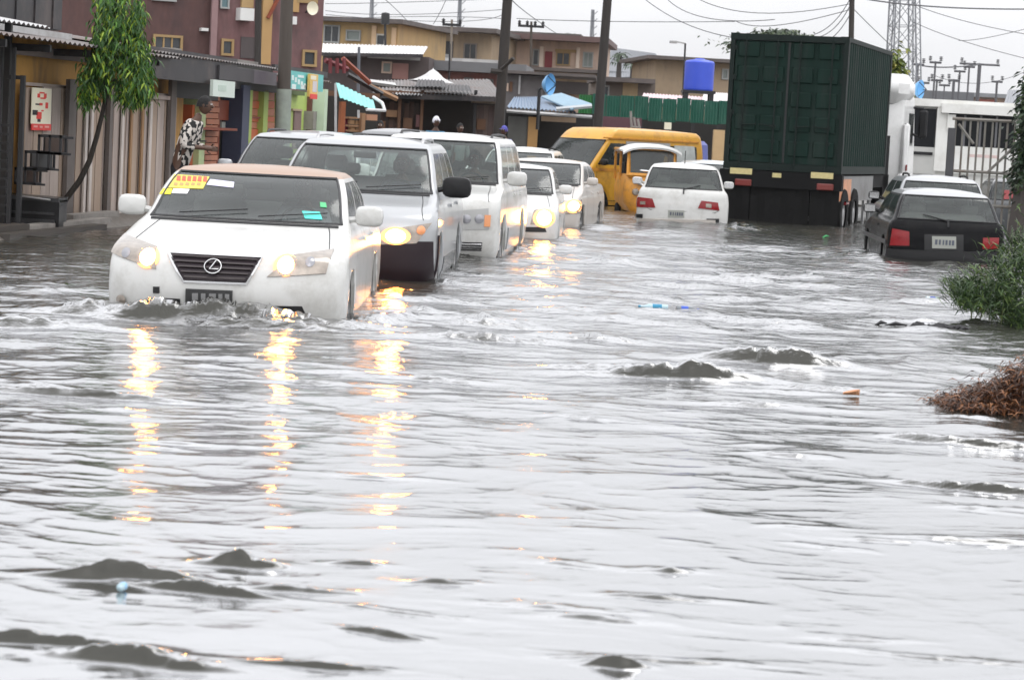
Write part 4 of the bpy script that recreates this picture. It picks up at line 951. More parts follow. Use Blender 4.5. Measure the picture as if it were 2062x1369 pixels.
mb = MB(); P_ = [PB.at(PB.uz(x_, y_)[0], .2, PB.uz(x_, y_)[1]) for x_, y_ in ((2040, 232), (2050, 238), (2049, 262))]; mb.tube(P_, .05, 6); mb.build('mirror_arm', busm, bus, world=True)

# barred gate
PG = Plane(pt(1975, 330, 47), R(-6)); g0 = PG.base(1990, 400)
gate = thing('barred_gate', 'rusty barred metal gate with diagonal brace in front of the white bus', 'gate', (g0.x, g0.y, -.27), PG.rz)
gm = mat('rusty grey metal', (.22, .21, .19), .6, var=.3, dirt=(.14, .10, .07))
for k, x_ in enumerate(range(1925, 2075, 15)):
    u_a, zt = PG.uz(x_, 243); mb = MB(); mb.tube([PG.at(u_a, 0, -.4), PG.at(u_a, 0, zt)], .022, 6); mb.build('bar', gm, gate, world=True)
for ya in (240, 345, 412):
    mb = MB(); a1, a2 = PG.uz(1918, ya - 1), PG.uz(2075, ya + 4); mb.tube([PG.at(a1[0], .02, a1[1]), PG.at(a2[0], .02, a1[1])], .035, 6); mb.build('rail', gm, gate, world=True)
for (xa, ya), (xb, yb) in (((1930, 250), (1960, 290)), ((2020, 345), (2062, 420)), ((2038, 300), (1985, 350))):
    mb = MB(); a1, a2 = PG.uz(xa, ya), PG.uz(xb, yb); mb.tube([PG.at(a1[0], .05, a1[1]), PG.at(a2[0], .05, a2[1])], .028, 5); mb.build('brace', gm, gate, world=True)
a1 = PG.uz(1917, 258); mb = MB(); PG.box(mb, a1[0] - .07, a1[0] + .07, -.08, .08, -.4, a1[1]); mb.build('gate_post', mat('dark gate post', (.07, .07, .075), .6), gate, world=True)
# hedge/tree at the right edge, lattice tower, substation
# ------------------------------------------------------------------ left bank, kerb, walls
FX0, FY0, FA = -6.15, 33.0, math.atan2(1, .133)
PL = Plane((FX0, FY0, 0), FA)                    # street front; u runs away from the camera, n towards the road
assert PL.n.x > 0
bank_m = mat('muddy bank', (.13, .115, .10), .55, bump=.8, bscale=14, dirt=(.06, .055, .05), dscale=3)
mb = MB(); P = []
for i in range(120):
    u = -9 + i * .6; row = []
    for j, (nn_, z_) in enumerate(((-6, .12), (-.1, .10), (.35, .09), (.6, .07), (.85, .03), (1.2, -.12))):
        jit = .07 * (vnoise(np.array([u * 1.3]), np.array([j * 3.1]), 50)[0] - .5); row.append(PL.at(u, nn_ + (jit * 3 if j > 1 else 0), z_ + jit * (j > 0)))
    P.append(row)
mb.grid(P); tag(mb.build('bank', bank_m, smooth=60), kind='structure')
mb = MB(); mb.grid([[(y_ * .243 + .25 * math.sin(y_ * 1.7) * .3 + dx, y_, z_) for dx, z_ in ((0, -.1), (.35, .05), (1.2, .12), (14, .25))] for y_ in np.linspace(9, 44, 60)])
tag(mb.build('verge', mat('muddy verge', (.07, .075, .04), .8, bump=.8, bscale=9, dirt=(.05, .04, .03), dscale=2), smooth=60), kind='structure')
mb = MB(); mb.add([(-60, 66, .05), (60, 66, .05), (300, 1500, .05), (-300, 1500, .05), (60, 66, -.4), (-60, 66, -.4)], [(0, 1, 2, 3), (0, 5, 4, 1)]); tag(mb.build('land', dirt_m), kind='structure')
# kerb slabs and planks along the bank
conc = mat('wet concrete', (.26, .24, .22), .6, var=.25, dirt=(.12, .11, .10), bump=.4)
slab_txt = [('long dark timber', 0, 210, 452, 459), ('broken concrete kerb slab', 150, 240, 437, 446), ('low concrete slab', 40, 140, 462, 469)]
for k, (x0, x1, y0, y1) in enumerate(((148, 240, 434, 442), (60, 225, 452, 458), (0, 60, 445, 452), (20, 215, 466, 472))):
    g0 = PL.base((x0 + x1) / 2, y1); nn_ = (.35, .6, .6, .8)[k]; u0, u1, z0, z1 = PL.rect(x0, x1, y0, y1, nn_ + .18)
    mb = MB(); PL.box(mb, u0, u1, nn_, nn_ + .18, .0, (.17, .12, .14, .07)[k])
    lb = ('concrete kerb slab beside the white saloon mirror', 'long wet plank lying on the bank under the slab', 'short dark plank at the left edge of the bank', 'lowest plank at the water edge by the left bank')[k]
    o_ = mb.build('kerb_slab' if k == 0 else 'plank', conc if k in (0, 1) else mat('dark wet timber', (.05, .042, .035), .5, var=.3)); tag(o_, lb, 'slab' if k == 0 else 'plank')

ochre = mat('ochre render', (.48, .26, .065), .75, var=.2, dirt=(.24, .14, .06), dscale=2.5, stretch=(1, 1, .35))
boardm = mat('weathered boards', (.37, .28, .215), .75, var=.25, stretch=(1, 1, .15), vscale=6, dirt=(.22, .17, .15), dscale=3, bump=.3)
boardm2 = mat('pale boards', (.42, .35, .31), .75, var=.25, stretch=(1, 1, .15), vscale=6, dirt=(.25, .2, .18), dscale=2, bump=.3)
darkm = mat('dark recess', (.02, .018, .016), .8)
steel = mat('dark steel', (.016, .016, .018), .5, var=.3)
iron = mat('grey roofing iron', (.18, .165, .16), .5, metal=.2, var=.3, dirt=(.12, .06, .035), dscale=2.2, stretch=(1, 1, 1))
irond = mat('dark roofing iron', (.024, .022, .025), .5, var=.35, dirt=(.09, .07, .065))
ironl = mat('pale roofing iron', (.50, .50, .50), .4, metal=.2, var=.2, dirt=(.3, .28, .27))

# ochre shop
g0 = PL.base(180, 430); shop = thing('ochre_shop', 'ochre walled shop behind the board fence under a dark iron eave at the far left', 'shop', (g0.x, g0.y, 0), FA)
u0, u1, _, _ = PL.rect(-90, 366, 300, 400); zt = PL.uz(180, 95)[1]
mb = MB(); PL.box(mb, u0, u1, -4, -.02, 0, zt); mb.build('wall', ochre, shop, world=True)
ub = PL.uz(660, 150)[0]; ze = 2.62
def eave(name, m, ua, ub_, n0, n1, za, zb, parent, amp=.018, nco=30):
    return sheet(name, m, parent, PL.at(ua, n1, za), PL.at(ub_, n1, za), PL.at(ub_, n0, zb), PL.at(ua, n0, zb), n=nco, amp=amp)
uA, uB = PL.uz(-60, 100, .75)[0] - 1, PL.uz(365, 130, .75)[0]
za = PL.uz(152, 92, .75)[1]
eave('roof', iron, uA, uB, -4, .75, za + .02, za + .55, shop, nco=50)
eave('roof', ironl, uA + 1.5, uA + 5.0, -4.2, .3, za + .22, za + .85, shop, nco=20).__setitem__('label', 'loose pale iron sheet')
mb = MB(); PL.box(mb, uA, uB, .1, .16, za - .16, za - .03); mb.build('fascia', mat('grey brown fascia', (.17, .14, .13), .7, var=.25), shop, world=True)
for k in range(6):
    uu = uA + (uB - uA) * (k + .5) / 6; mb = MB(); PL.box(mb, uu - .03, uu + .03, -.25, .66, za - .12, za - .03); mb.build('rafter', steel, shop, world=True)
# board fence
PF = Plane(PL.at(0, .12, 0), FA)
g0 = PF.base(200, 430); fence = thing('board_fence', 'weathered beige board fence and shutters standing in front of the ochre shop wall', 'fence', (g0.x, g0.y, 0), FA)
xs = [48, 66, 84, 102, 120, 137, 143, 152, 164, 178, 192, 206, 220, 226, 240, 252, 264, 276, 288, 301, 314, 328, 342, 352]
for i in range(len(xs) - 1):
    a_, b_ = xs[i], xs[i + 1]; jt = rnd.uniform(-5, 5); y0 = (176 if a_ < 137 else 196 if a_ > 226 else 205) + jt * .4; nn_ = rnd.uniform(0, .012)
    m_ = boardm2 if i % 5 == 3 or rnd.random() < .25 else boardm
    if b_ - a_ < 12: part(PF, fence, 'post', mat('dark posts', (.13, .11, .10), .7, var=.3), a_, b_, 160, 425, .03, .09, zb=.05)
    else: part(PF, fence, 'board', m_, a_ + .7, b_ - .7, y0, 425, nn_ - .02, nn_ + .008, zb=.05)
for y_ in (178, 250, 318, 400):
    part(PF, fence, 'rail', boardm2 if y_ == 178 else boardm, 48, 352, y_, y_ + 6, -.05, -.022)
for x_ in (171, 182, 244, 300): part(PF, fence, 'batten', mat('pale batten', (.55, .49, .45), .7, var=.25), x_, x_ + 4.5, 205, 425, .04, .065, zb=.05)
for x_ in (262, 284): part(PF, fence, 'batten', mat('rusty batten', (.30, .17, .08), .7, var=.3), x_, x_ + 4, 200, 425, .04, .06, zb=.05)
part(PF, fence, 'shutter_frame', boardm2, 226, 352, 190, 198, .04, .07); part(PF, fence, 'shutter_frame', boardm2, 346, 352, 196, 425, .04, .07, zb=.05)
# poster
g0 = PF.base(82, 262, 0); po = thing('poster', 'cream poster with red band and red marks fixed to the board fence', 'poster', (g0.x, g0.y, PF.uz(82, 262)[1]), FA)
cream = mat('poster cream', (.85, .80, .62), .5, var=.03); pred = mat('poster red', (.75, .05, .04), .5, var=.08)
part(PF, po, 'paper', cream, 64, 103, 178, 250, .05, .06); part(PF, po, 'red_band', pred, 64, 103, 250, 263, .05, .062)
for x0, x1, y0, y1, m_ in ((80, 90, 186, 189, pred), (76, 81, 189, 197, pred), (89, 94, 189, 198, pred), (82, 92, 197, 200, pred), (80, 86, 208, 213, pred), (92, 97, 207, 219, pred), (84, 88, 222, 225, pred), (72, 80, 209, 212, steel),
                          (66, 76, 222, 232, steel), (74, 84, 226, 240, pred), (76, 82, 240, 246, steel)):
    part(PF, po, 'printed_mark', m_, x0, x1, y0, y1, .06, .064)
for x0, x1, y0, y1 in ((68, 76, 253, 257), (80, 86, 254, 258), (90, 99, 254, 258)): part(PF, po, 'printed_mark', mat('poster pink', (.85, .35, .3), .5), x0, x1, y0, y1, .062, .066)
# crates (wire racks) stacked by the fence
PC = Plane(Vector((pt(80, 400, 29.9).x, 29.9, 0)), 0.0)
for k, (x0, x1, y0, y1, lb) in enumerate(((80, 128, 272, 311, 'topmost black framed rack beside the leaning tree'), (53, 104, 304, 342, 'second black framed rack, below and left of the topmost one'), (33, 76, 338, 372, 'lowest black framed rack, just above the black trough'))):
    g0 = PC.base((x0 + x1) / 2, y1); t_ = thing('rack', lb, 'rack', (g0.x, g0.y, PC.uz(x0, y1)[1]), 0.0, 'black framed racks stepped beside the tree')
    u0, u1, z0, z1 = PC.rect(x0, x1, y0, y1); mb = MB()
    for nn_ in (-.25, .1):
        PL2 = PC
        for (a_, b_, c_, d_) in ((u0, u1, z0, z0 + .03), (u0, u1, z1 - .035, z1), (u0, u0 + .03, z0, z1), (u1 - .03, u1, z0, z1), ((u0 + u1) / 2 - .012, (u0 + u1) / 2 + .012, z0, z1)): PC.box(mb, a_, b_, nn_, nn_ + .03, c_ + .001 * k, d_)
    for uu in (u0, u1 - .03):
        for zz in (z0, z1 - .03): PC.box(mb, uu + .002, uu + .028, -.25, .1, zz + .002, zz + .028)
    mb.build('frame', steel, t_, world=True)
    mb = MB(); PC.box(mb, u0 + .03, u1 - .03, -.2, -.19, z0 + .03, z1 - .04); mb.build('back_panel', mat('brown panel', (.10, .075, .065), .7, var=.4) if k != 1 else mat('grey mesh', (.11, .115, .12), .6, var=.3), t_, world=True)
    mb = MB(); PC.box(mb, u1, PC.uz(x1 + 24, y0)[0], .11, .13, z1 - .04, z1 - .01); PC.box(mb, u1 - .04, PC.uz(x1 + 20, y0)[0], .11, .13, z0, z0 + .025); mb.build('arm', steel, t_, world=True)
# black steel ladder frame at left edge
PN = Plane(Vector((pt(20, 400, 29.1).x, 29.1, 0)), 0.0); PL_, PLk = PL, PL
g0 = PN.base(20, 440); t_ = thing('ladder', 'black steel ladder leaning upright at the left edge of the picture', 'ladder', (g0.x, g0.y, .05), 0.0)
for x_, w_ in ((-6, 7), (18, 8)): part(PN, t_, 'side_rail', steel, x_, x_ + w_, 95, 440, .1, .16, zb=.03)
for y_ in range(250, 440, 18): part(PN, t_, 'rung', steel, 0, 20, y_, y_ + 4, .115, .145)
g0 = PN.base(40, 300); t_ = thing('metal_post', 'black square post with a bracket standing right of the ladder', 'post', (g0.x, g0.y, .05), 0.0)
part(PN, t_, 'shaft', steel, 36, 45, 152, 440, -.05, .03, zb=.03); part(PN, t_, 'bracket', steel, 12, 46, 152, 160, -.045, .02)
g0 = PC.base(-5, 300); t_ = thing('dark_shed', 'dark corrugated overhang jutting in at the top left corner above the fence', 'roof', (g0.x, g0.y, .05), FA)
uq0, uq1 = PL.uz(-80, 20)[0], PL.uz(196, 20)[0]; zq0, zq1 = PL.uz(90, 50)[1], PL.uz(90, -40)[1]
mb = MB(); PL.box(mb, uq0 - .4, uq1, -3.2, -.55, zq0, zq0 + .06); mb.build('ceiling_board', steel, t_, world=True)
for k in range(14):
    uu = uq0 + (uq1 - uq0) * k / 14; mb = MB(); PL.box(mb, uu, uu + (uq1 - uq0) / 14 - .012, -.56 + .02 * (k % 2), -.53 + .02 * (k % 2), zq0 + .01 * (k % 3), zq1); mb.build('panel', irond, t_, world=True)
part(PN, t_, 'prop', steel, 3, 16, 45, 440, -.35, -.25, zb=.03)
mb = MB(); PL.box(mb, uq0, uq1 + .2, -.5, -.42, zq0 - .12, zq0 - .03); mb.build('edge_beam', ironl, t_, world=True)
# black trough/freezer
g0 = PC.base(60, 440); t_ = thing('black_trough', 'low black metal trough on the bank below the racks, left of the tree foot', 'trough', (g0.x, g0.y, .05), 0.0)
u0, u1, z0, z1 = PC.rect(-8, 118, 392, 436, .3); bkg = mat('black gloss metal', (.008, .008, .009), .3, var=.3, spec=.3)
mb = MB(); PC.box(mb, u0, u1, -.25, .25, .04, z1 - .06); mb.build('tank', bkg, t_, world=True)
mb = MB(); q = [PC.at(u0 - .03, .3, z1 - .06), PC.at(u1 + .0, .3, z1 - .08), PC.at(u1 + .0, -.3, z1 - .08), PC.at(u0 - .03, -.3, z1 - .06)]; mb.box8(q + [v + Vector((0, 0, .05)) for v in q]); mb.build('lid', mat('dark lid', (.02, .02, .022), .3), t_, world=True)
mb = MB(); mb.tube([PC.at(u1 - .5, .33, z1 - .02), PC.at(u1 - .1, .33, z1 - .05)], .012, 6); mb.build('grab_rail', alloy, t_, world=True)
mb = MB(); PC.box(mb, u0, u1 - .05, .25, .28, .1, .16); PC.box(mb, u0, u1 - .05, .25, .28, .22, .25); mb.build('rib', mat('dark lid', (.02, .02, .022)), t_, world=True)

# ------------------------------------------------------------------ orange and green shop row
g0 = PL.base(500, 300); row = thing('shop_row', 'row of small shops with orange doors and lime green pillars under a dark fascia', 'shops', (g0.x, g0.y, 0), FA)
u0 = PL.uz(366, 200)[0]; u1 = PL.uz(662, 200)[0]; zf = PL.uz(450, 165)[1]
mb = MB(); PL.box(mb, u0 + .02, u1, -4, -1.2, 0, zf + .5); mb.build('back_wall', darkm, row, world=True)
orange = mat('orange paint', (.55, .13, .045), .6, var=.15, dirt=(.35, .1, .05)); orange2 = mat('faded orange slats', (.52, .20, .11), .6, var=.15, dirt=(.38, .15, .1))
lime = mat('lime paint', (.42, .55, .14), .6, var=.12, dirt=(.3, .36, .15)); lime2 = mat('pale lime paint', (.48, .58, .30), .6, var=.1, dirt=(.35, .4, .25))
navy = mat('navy paint', (.06, .07, .12), .6, var=.15); redb = mat('red brown board', (.24, .055, .025), .6, var=.2)
Q = lambda name, m, x0, x1, y0, y1, n0=-.3, n1=-.1, **k: part(PL, row, name, m, x0, x1, y0, y1, n0, n1, **k)
Q('wall', mat('shop side wall', (.10, .09, .08), .8), 366, 384, 150, 330, -.6, -.3, zb=0)
Q('door', orange, 384, 401, 212, 400, zb=0); Q('pillar', lime2, 401, 412, 195, 400, -.3, .0, zb=0)
u_a, u_b, z_a, z_b = PL.rect(412, 437, 190, 400, -.15)
for k in range(18):
    zz = .1 + k * (z_b - .1) / 18; mb = MB(); PL.box(mb, u_a, u_b, -.3, -.15 + .02 * (k % 2), zz, zz + (z_b - .1) / 18 - .015); mb.build('slat', orange2, row, world=True)
Q('door_edge', redb, 437, 441, 200, 400, -.4, -.3, zb=0); Q('board', redb, 440, 478, 203, 243, -.35, -.25); Q('frame', orange, 476, 482, 203, 300, -.35, -.2, zb=0)
Q('shelf', redb, 410, 478, 258, 263, -.1, .25); Q('bench_rail', steel, 388, 416, 283, 286, .0, .06); Q('goods_box', mat('pale goods', (.45, .45, .42), .7), 447, 462, 246, 258, -.5, -.3); Q('goods_box', mat('slate goods', (.2, .24, .25), .7), 462, 470, 244, 260, -.5, -.3)
Q('pillar', navy, 486, 500, 172, 400, -.35, .0, zb=0); Q('pillar', mat('dark blue jamb', (.03, .032, .045), .6), 478, 486, 168, 400, -.4, -.1, zb=0)
Q('pillar', lime, 500, 505, 182, 400, -.3, -.05, zb=0)
for x0, x1 in ((505, 528), (537, 553)):
    for k, (ya, yb) in enumerate(((182, 203), (204, 219), (220, 234), (235, 246), (247, 259), (260, 300))): Q('door_panel', orange if k % 2 else orange2, x0, x1, ya, yb, -.3, -.16 + .02 * (k % 2))
Q('latch_bar', redb, 505, 532, 236, 239, -.14, -.1); Q('pillar', lime, 528, 537, 182, 400, -.3, -.05, zb=0)
Q('wall', lime, 553, 616, 183, 400, -.5, -.3, zb=0); Q('painted_shade_strip', mat('shaded lime', (.10, .14, .05), .8), 583, 614, 183, 192, -.29, -.15)  # dark lime strip paints the shade along the wall top
Q('small_door', mat('mauve door', (.20, .13, .12), .7), 592, 606, 224, 300, -.3, -.27); Q('door_trim', mat('tan trim', (.4, .3, .2), .7), 590, 609, 220, 224, -.3, -.24)
Q('wall', mat('grey brown wall', (.20, .17, .155), .8, var=.3), 616, 650, 180, 400, -.6, -.4, zb=0); Q('brown_post', mat('brown post', (.15, .06, .045), .7), 626, 630, 195, 300, -.3, -.2); Q('goods_box', conc, 631, 643, 225, 262, -.3, -.1)
Q('pillar', mat('pale green post', (.50, .62, .45), .6), 650, 656, 180, 400, -.2, .05, zb=0)
Q('goods_box', mat('pale buff goods', (.5, .4, .32), .8), 641, 649, 200, 245, -.38, -.25)
# fascia pieces
Q('fascia', irond, 300, 478, 106, 166, .55, .62); Q('fascia', mat('grey fascia', (.05, .046, .05), .6, var=.2), 442, 512, 136, 164, .62, .66)
Q('fascia', mat('mauve grey fascia', (.09, .075, .09), .5, var=.25), 508, 557, 144, 171, .6, .66); Q('fascia', irond, 553, 660, 138, 150, .5, .56)
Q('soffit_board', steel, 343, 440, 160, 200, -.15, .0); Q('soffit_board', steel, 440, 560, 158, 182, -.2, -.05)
zr0 = PL.uz(480, 128, .66)[1]
eave('roof', iron, PL.uz(300, 110, .66)[0], PL.uz(560, 130, .66)[0], -3.5, .66, zr0 - .0, zr0 + .45, row, nco=44); eave('roof', iron, PL.uz(562, 130, .6)[0], PL.uz(668, 150, .6)[0], -3.5, .6, zr0 - .10, zr0 + .3, row, nco=20)
for x0, x1, y0, y1 in ((430, 450, 118, 128), (468, 520, 122, 130), (350, 366, 98, 106)): Q('loose_block', conc, x0, x1, y0, y1, .3, .5)
def sign(name, lb, x0, x1, y0, y1, m, n0, marks, extra=()):
    g0 = PL.base((x0 + x1) / 2, y1); t_ = thing(name, lb, 'sign', (g0.x, g0.y, PL.uz(x0, y1)[1]), FA)
    part(PL, t_, 'board', m, x0, x1, y0, y1, n0, n0 + .05)
    for (a_, b_, c_, d_, mm) in marks: part(PL, t_, 'printed_mark', mm, a_, b_, c_, d_, n0 + .05, n0 + .055)
    for (a_, b_, c_, d_, mm) in extra: part(PL, t_, 'border', mm, a_, b_, c_, d_, n0 + .05, n0 + .06)
wgr = mat('white green sign', (.62, .70, .64), .5, var=.06); tealw = mat('pale print', (.72, .82, .80), .5); teal = mat('teal sign', (.14, .52, .50), .5, var=.2, vscale=6)
sign('white_sign', 'blank whitish green signboard hanging left of the orange doors', 429, 473, 163, 196, wgr, .68, [(440, 456, 172, 184, mat('faint grey green print', (.5, .6, .53), .5))])
sign('teal_sign', 'teal signboard with pale diagonal lettering above the lime shop', 583, 651, 147, 182, teal, .58,
     [(588 + k * 6, 592 + k * 6, 152 + k * 4.2, 162 + k * 4.2, tealw) for k in range(5)] + [(600, 612, 152, 157, tealw), (588, 596, 170, 180, tealw), (630, 640, 150, 170, tealw), (606, 616, 172, 180, tealw)])
sign('yellow_sign', 'narrow yellow and cream vertical sign with red foot overlapping the teal sign', 624, 640, 150, 196, mat('yellow sign', (.75, .50, .14), .5), .66, [(630, 638, 164, 186, mat('grey lilac print', (.62, .58, .62), .5)), (626, 637, 153, 161, cream)], [(625, 639, 190, 200, pred)])

# ------------------------------------------------------------------ tree by the fence
def leafcloud(mb, centers, n, ln, wd, droop, rr):
    for c_, ax in centers:
        for k in range(n):
            p_ = Vector(c_) + Vector((rr.gauss(0, ax[0]), rr.gauss(0, ax[1]), rr.gauss(0, ax[2])))
            a_ = rr.uniform(0, 6.28); d_ = Vector((math.cos(a_), math.sin(a_), -droop * rr.uniform(.5, 1.6))).normalized(); s_ = d_.cross(Vector((rr.uniform(-1, 1), rr.uniform(-1, 1), 1))).normalized()
            l_ = ln * rr.uniform(.6, 1.3); w_ = wd * rr.uniform(.7, 1.2); q1 = p_ + d_ * l_ * .5 + Vector((0, 0, .012)); q2 = p_ + d_ * l_ - Vector((0, 0, l_ * .15))
            mb.add([p_, q1 - s_ * w_, q2, q1 + s_ * w_], [(0, 1, 2, 3)], rr.choice((0, 0, 0, 1)) if rr.random() < .8 else 2)
def leafmats(pre, cols): return [mat(pre + str(i), c_, .5, var=.3, vscale=4) for i, c_ in enumerate(cols)]
lm = leafmats('mast leaf ', [(.035, .10, .018), (.09, .21, .025), (.27, .38, .03)])
TD = 31.5
b0 = pt(108, 440, TD); tree = thing('young_tree', 'young drooping-leaved tree with thin leaning dark trunk in front of the board fence', 'tree', (b0.x, b0.y, 0))
tp = [pt(x_, y_, TD) for x_, y_ in ((100, 455), (112, 432), (135, 398), (160, 365), (180, 325), (195, 275), (207, 225), (217, 180), (226, 110), (232, 40), (238, -40))]
mb = MB(); mb.tube(tp, [.05, .045, .042, .04, .037, .034, .03, .027, .022, .018, .01], 8); mb.build('trunk', mat('dark bark', (.03, .025, .02), .8, bump=.6), tree, world=True, smooth=60)
mb = MB()
for x_, y_, ex, ey in ((215, 175, 185, 150), (222, 130, 265, 150), (226, 100, 200, 60), (230, 60, 262, 90), (217, 175, 245, 160)):
    a_, b_ = pt(x_, y_, TD), pt(ex, ey, TD + rnd.uniform(-.3, .3)); mb.tube([a_, a_.lerp(b_, .5) + Vector((0, 0, .05)), b_], [.018, .012, .006], 5)
mb.build('limb', mat('dark bark', (.03, .025, .02)), tree, world=True)
rr = random.Random(3)
def blobs(lst, Yd, k=1 / 150.0): return [((pt(x_, y_, Yd + rr.uniform(-.18, .18))), (sx_ * k, .16, sz_ * k)) for x_, y_, sx_, sz_ in lst]
cl = [(175, 190, 7, 12), (190, 170, 13, 16), (178, 160, 8, 14), (205, 150, 16, 20), (196, 120, 12, 22), (215, 120, 18, 26), (222, 80, 18, 26), (208, 60, 10, 24), (226, 30, 18, 24), (245, 60, 14, 22), (268, 60, 8, 14), (278, 30, 6, 12),
      (262, 100, 16, 24), (282, 95, 8, 16), (285, 140, 11, 18), (268, 150, 18, 20), (255, 182, 12, 11), (285, 182, 10, 12), (272, 196, 12, 9), (240, -5, 20, 18), (215, 0, 10, 14), (288, 165, 9, 14)]
mb = MB(); leafcloud(mb, blobs(cl, TD), 230, .12, .015, 1.3, rr); cr_ = mb.build('crown', lm, tree, world=True); cr_['kind'] = 'stuff'
# ------------------------------------------------------------------ people
def skin_fig(name, parent, m, joints, edges, radii, sub=1):
    me = bpy.data.meshes.new(name); me.from_pydata([tuple(j) for j in joints], edges, []); o = bpy.data.objects.new(name, me); col.objects.link(o)
    sk = o.modifiers.new('s', 'SKIN'); sl = me.skin_vertices[0].data if me.skin_vertices else None
    if sl is None:
        bm = bmesh.new(); bm.from_mesh(me); bm.verts.layers.skin.verify(); bm.to_mesh(me); bm.free(); sl = me.skin_vertices[0].data
    for i, r in enumerate(radii): sl[i].radius = r if isinstance(r, tuple) else (r, r)
    sl[0].use_root = True; sk.use_smooth_shade = True
    ss = o.modifiers.new('d', 'SUBSURF'); ss.levels = sub; ss.render_levels = sub
    dg = bpy.context.evaluated_depsgraph_get(); ev = bpy.data.meshes.new_from_object(o.evaluated_get(dg)); o.modifiers.clear(); o.data = ev; ev.materials.clear(); ev.materials.append(m)
    o.parent = parent; return o
skinm = mat('brown skin', (.09, .045, .028), .55)
hairm = mat('black hair', (.012, .011, .011), .8, bump=.8, bscale=60)
def person(label, X, Yd, zg, rz, shirt, trousers, hat=None, lean=0.0, arms='down', H=1.72, sit=False):
    t_ = thing('person', label, 'person', (X, Yd, zg), rz); k = H / 1.75
    def J(*p): x_, y_, z_ = p; return Vector((x_ * k, (y_ - lean * max(0, z_ - .95)) * k, z_ * k))
    hands = {'down': ((.27, -.02, .80), (.24, 0, 1.12)), 'bent': ((.12, -.32, 1.10), (.27, -.05, 1.12)), 'forward': ((.14, -.48, 1.22), (.24, -.22, 1.16))}[arms]
    hd, el = hands
    js = [J(0, 0, .95), J(0, 0, 1.15), J(0, 0, 1.35), J(0, 0, 1.47), J(0, -.01, 1.56), J(.18, 0, 1.40), J(el[0], el[1], el[2]), J(*hd), J(-.18, 0, 1.40), J(-el[0], el[1], el[2]), J(-hd[0], hd[1], hd[2]),
          J(.09, 0, .9), J(.10, -.02, .5), J(.10, 0, .08), J(.10, -.14, .04), J(-.09, 0, .9), J(-.10, -.02, .5), J(-.10, 0, .08), J(-.10, -.14, .04)]
    if sit:
        for i_, sg in ((11, 1), (15, -1)): js[i_] = J(sg * .09, -.03, .9); js[i_ + 1] = J(sg * .13, -.44, .95); js[i_ + 2] = J(sg * .13, -.62, .58); js[i_ + 3] = J(sg * .13, -.76, .55)
    ed = [(0, 1), (1, 2), (2, 3), (3, 4), (2, 5), (5, 6), (6, 7), (2, 8), (8, 9), (9, 10), (0, 11), (11, 12), (12, 13), (13, 14), (0, 15), (15, 16), (16, 17), (17, 18)]
    rd = [(.15, .11), (.145, .105), (.17, .11), (.065, .06), (.055, .055), .055, .042, .03, .055, .042, .03, .085, .058, .04, .035, .085, .058, .04, .035]
    skin_fig('body', t_, skinm, js, ed, [(r_[0] * k, r_[1] * k) if isinstance(r_, tuple) else r_ * k for r_ in rd])
    # shirt and trousers as slightly larger shells
    skin_fig('shirt', t_, shirt, [J(0, 0, .80)] + js[1:3] + [J(0, 0, 1.45)] + js[5:7] + [js[6].lerp(js[7], .6)] + js[8:10] + [js[9].lerp(js[10], .6)],
             [(0, 1), (1, 2), (2, 3), (2, 4), (4, 5), (5, 6), (2, 7), (7, 8), (8, 9)], [(.175 * k, .135 * k), (.17 * k, .13 * k), (.20 * k, .135 * k), .075 * k, .08 * k, .065 * k, .05 * k, .08 * k, .065 * k, .05 * k])
    kz, ky = (.90, -.16) if sit else (.74, 0)
    skin_fig('trousers', t_, trousers, [J(0, 0, 1.0), J(0, 0, .90), J(.085, ky, kz), js[12], js[13], J(-.085, ky, kz), js[16], js[17]], [(0, 1), (1, 2), (2, 3), (3, 4), (1, 5), (5, 6), (6, 7)],
             [(.15 * k, .12 * k), (.155 * k, .12 * k), .09 * k, .07 * k, .06 * k, .09 * k, .07 * k, .06 * k])
    c_ = J(0, -.03, 1.66); mb = MB(); P = []
    for i in range(11):
        th = math.pi * i / 10; row = []
        for j in range(17):
            ph = 2 * math.pi * j / 16; x_, y_, z_ = .075 * math.sin(th) * math.cos(ph), .095 * math.sin(th) * math.sin(ph), .118 * math.cos(th)
            if z_ < 0: x_ *= 1 + z_ * 1.6; y_ *= 1 + z_ * .8
            row.append(c_ + Vector((x_, y_, z_)) * k)
        P.append(row)
    mb.grid(P); mb.tube([c_ + Vector((0, -.085, .02)) * k, c_ + Vector((0, -.112, -.015)) * k, c_ + Vector((0, -.09, -.03)) * k], [.008, .016, .01], 6)
    for sx in (-1, 1): mb.lathe(c_ + Vector((sx * .076 * k, .005, 0)), [(.001, -.008), (.022, -.004), (.024, .004), (.001, .01)], 'x', 8)
    hd_ = mb.build('head', skinm, t_, smooth=60)
    for sx in (-1, 1): mb = MB(); mb.lathe(c_ + Vector((sx * .03, -.088, .015)) * k, [(.001, -.008), (.009, -.005), (.012, .002)], 'y', 8); mb.build('eye', mat('eye white', (.5, .48, .45), .3), hd_)
    mb = MB(); mb.tube([c_ + Vector((-.025, -.086, -.055)) * k, c_ + Vector((0, -.093, -.057)) * k, c_ + Vector((.025, -.086, -.055)) * k], .007, 5); mb.build('mouth', mat('lips', (.10, .03, .03), .5), hd_)
    mb = MB(); P = []
    for i in range(6):
        th = math.pi * .56 * i / 5; P.append([c_ + Vector((.084 * math.sin(th) * math.cos(2 * math.pi * j / 16), .104 * math.sin(th) * math.sin(2 * math.pi * j / 16) + .008 * i / 2, .128 * math.cos(th) + .004)) * k for j in range(17)])
    mb.grid(P)
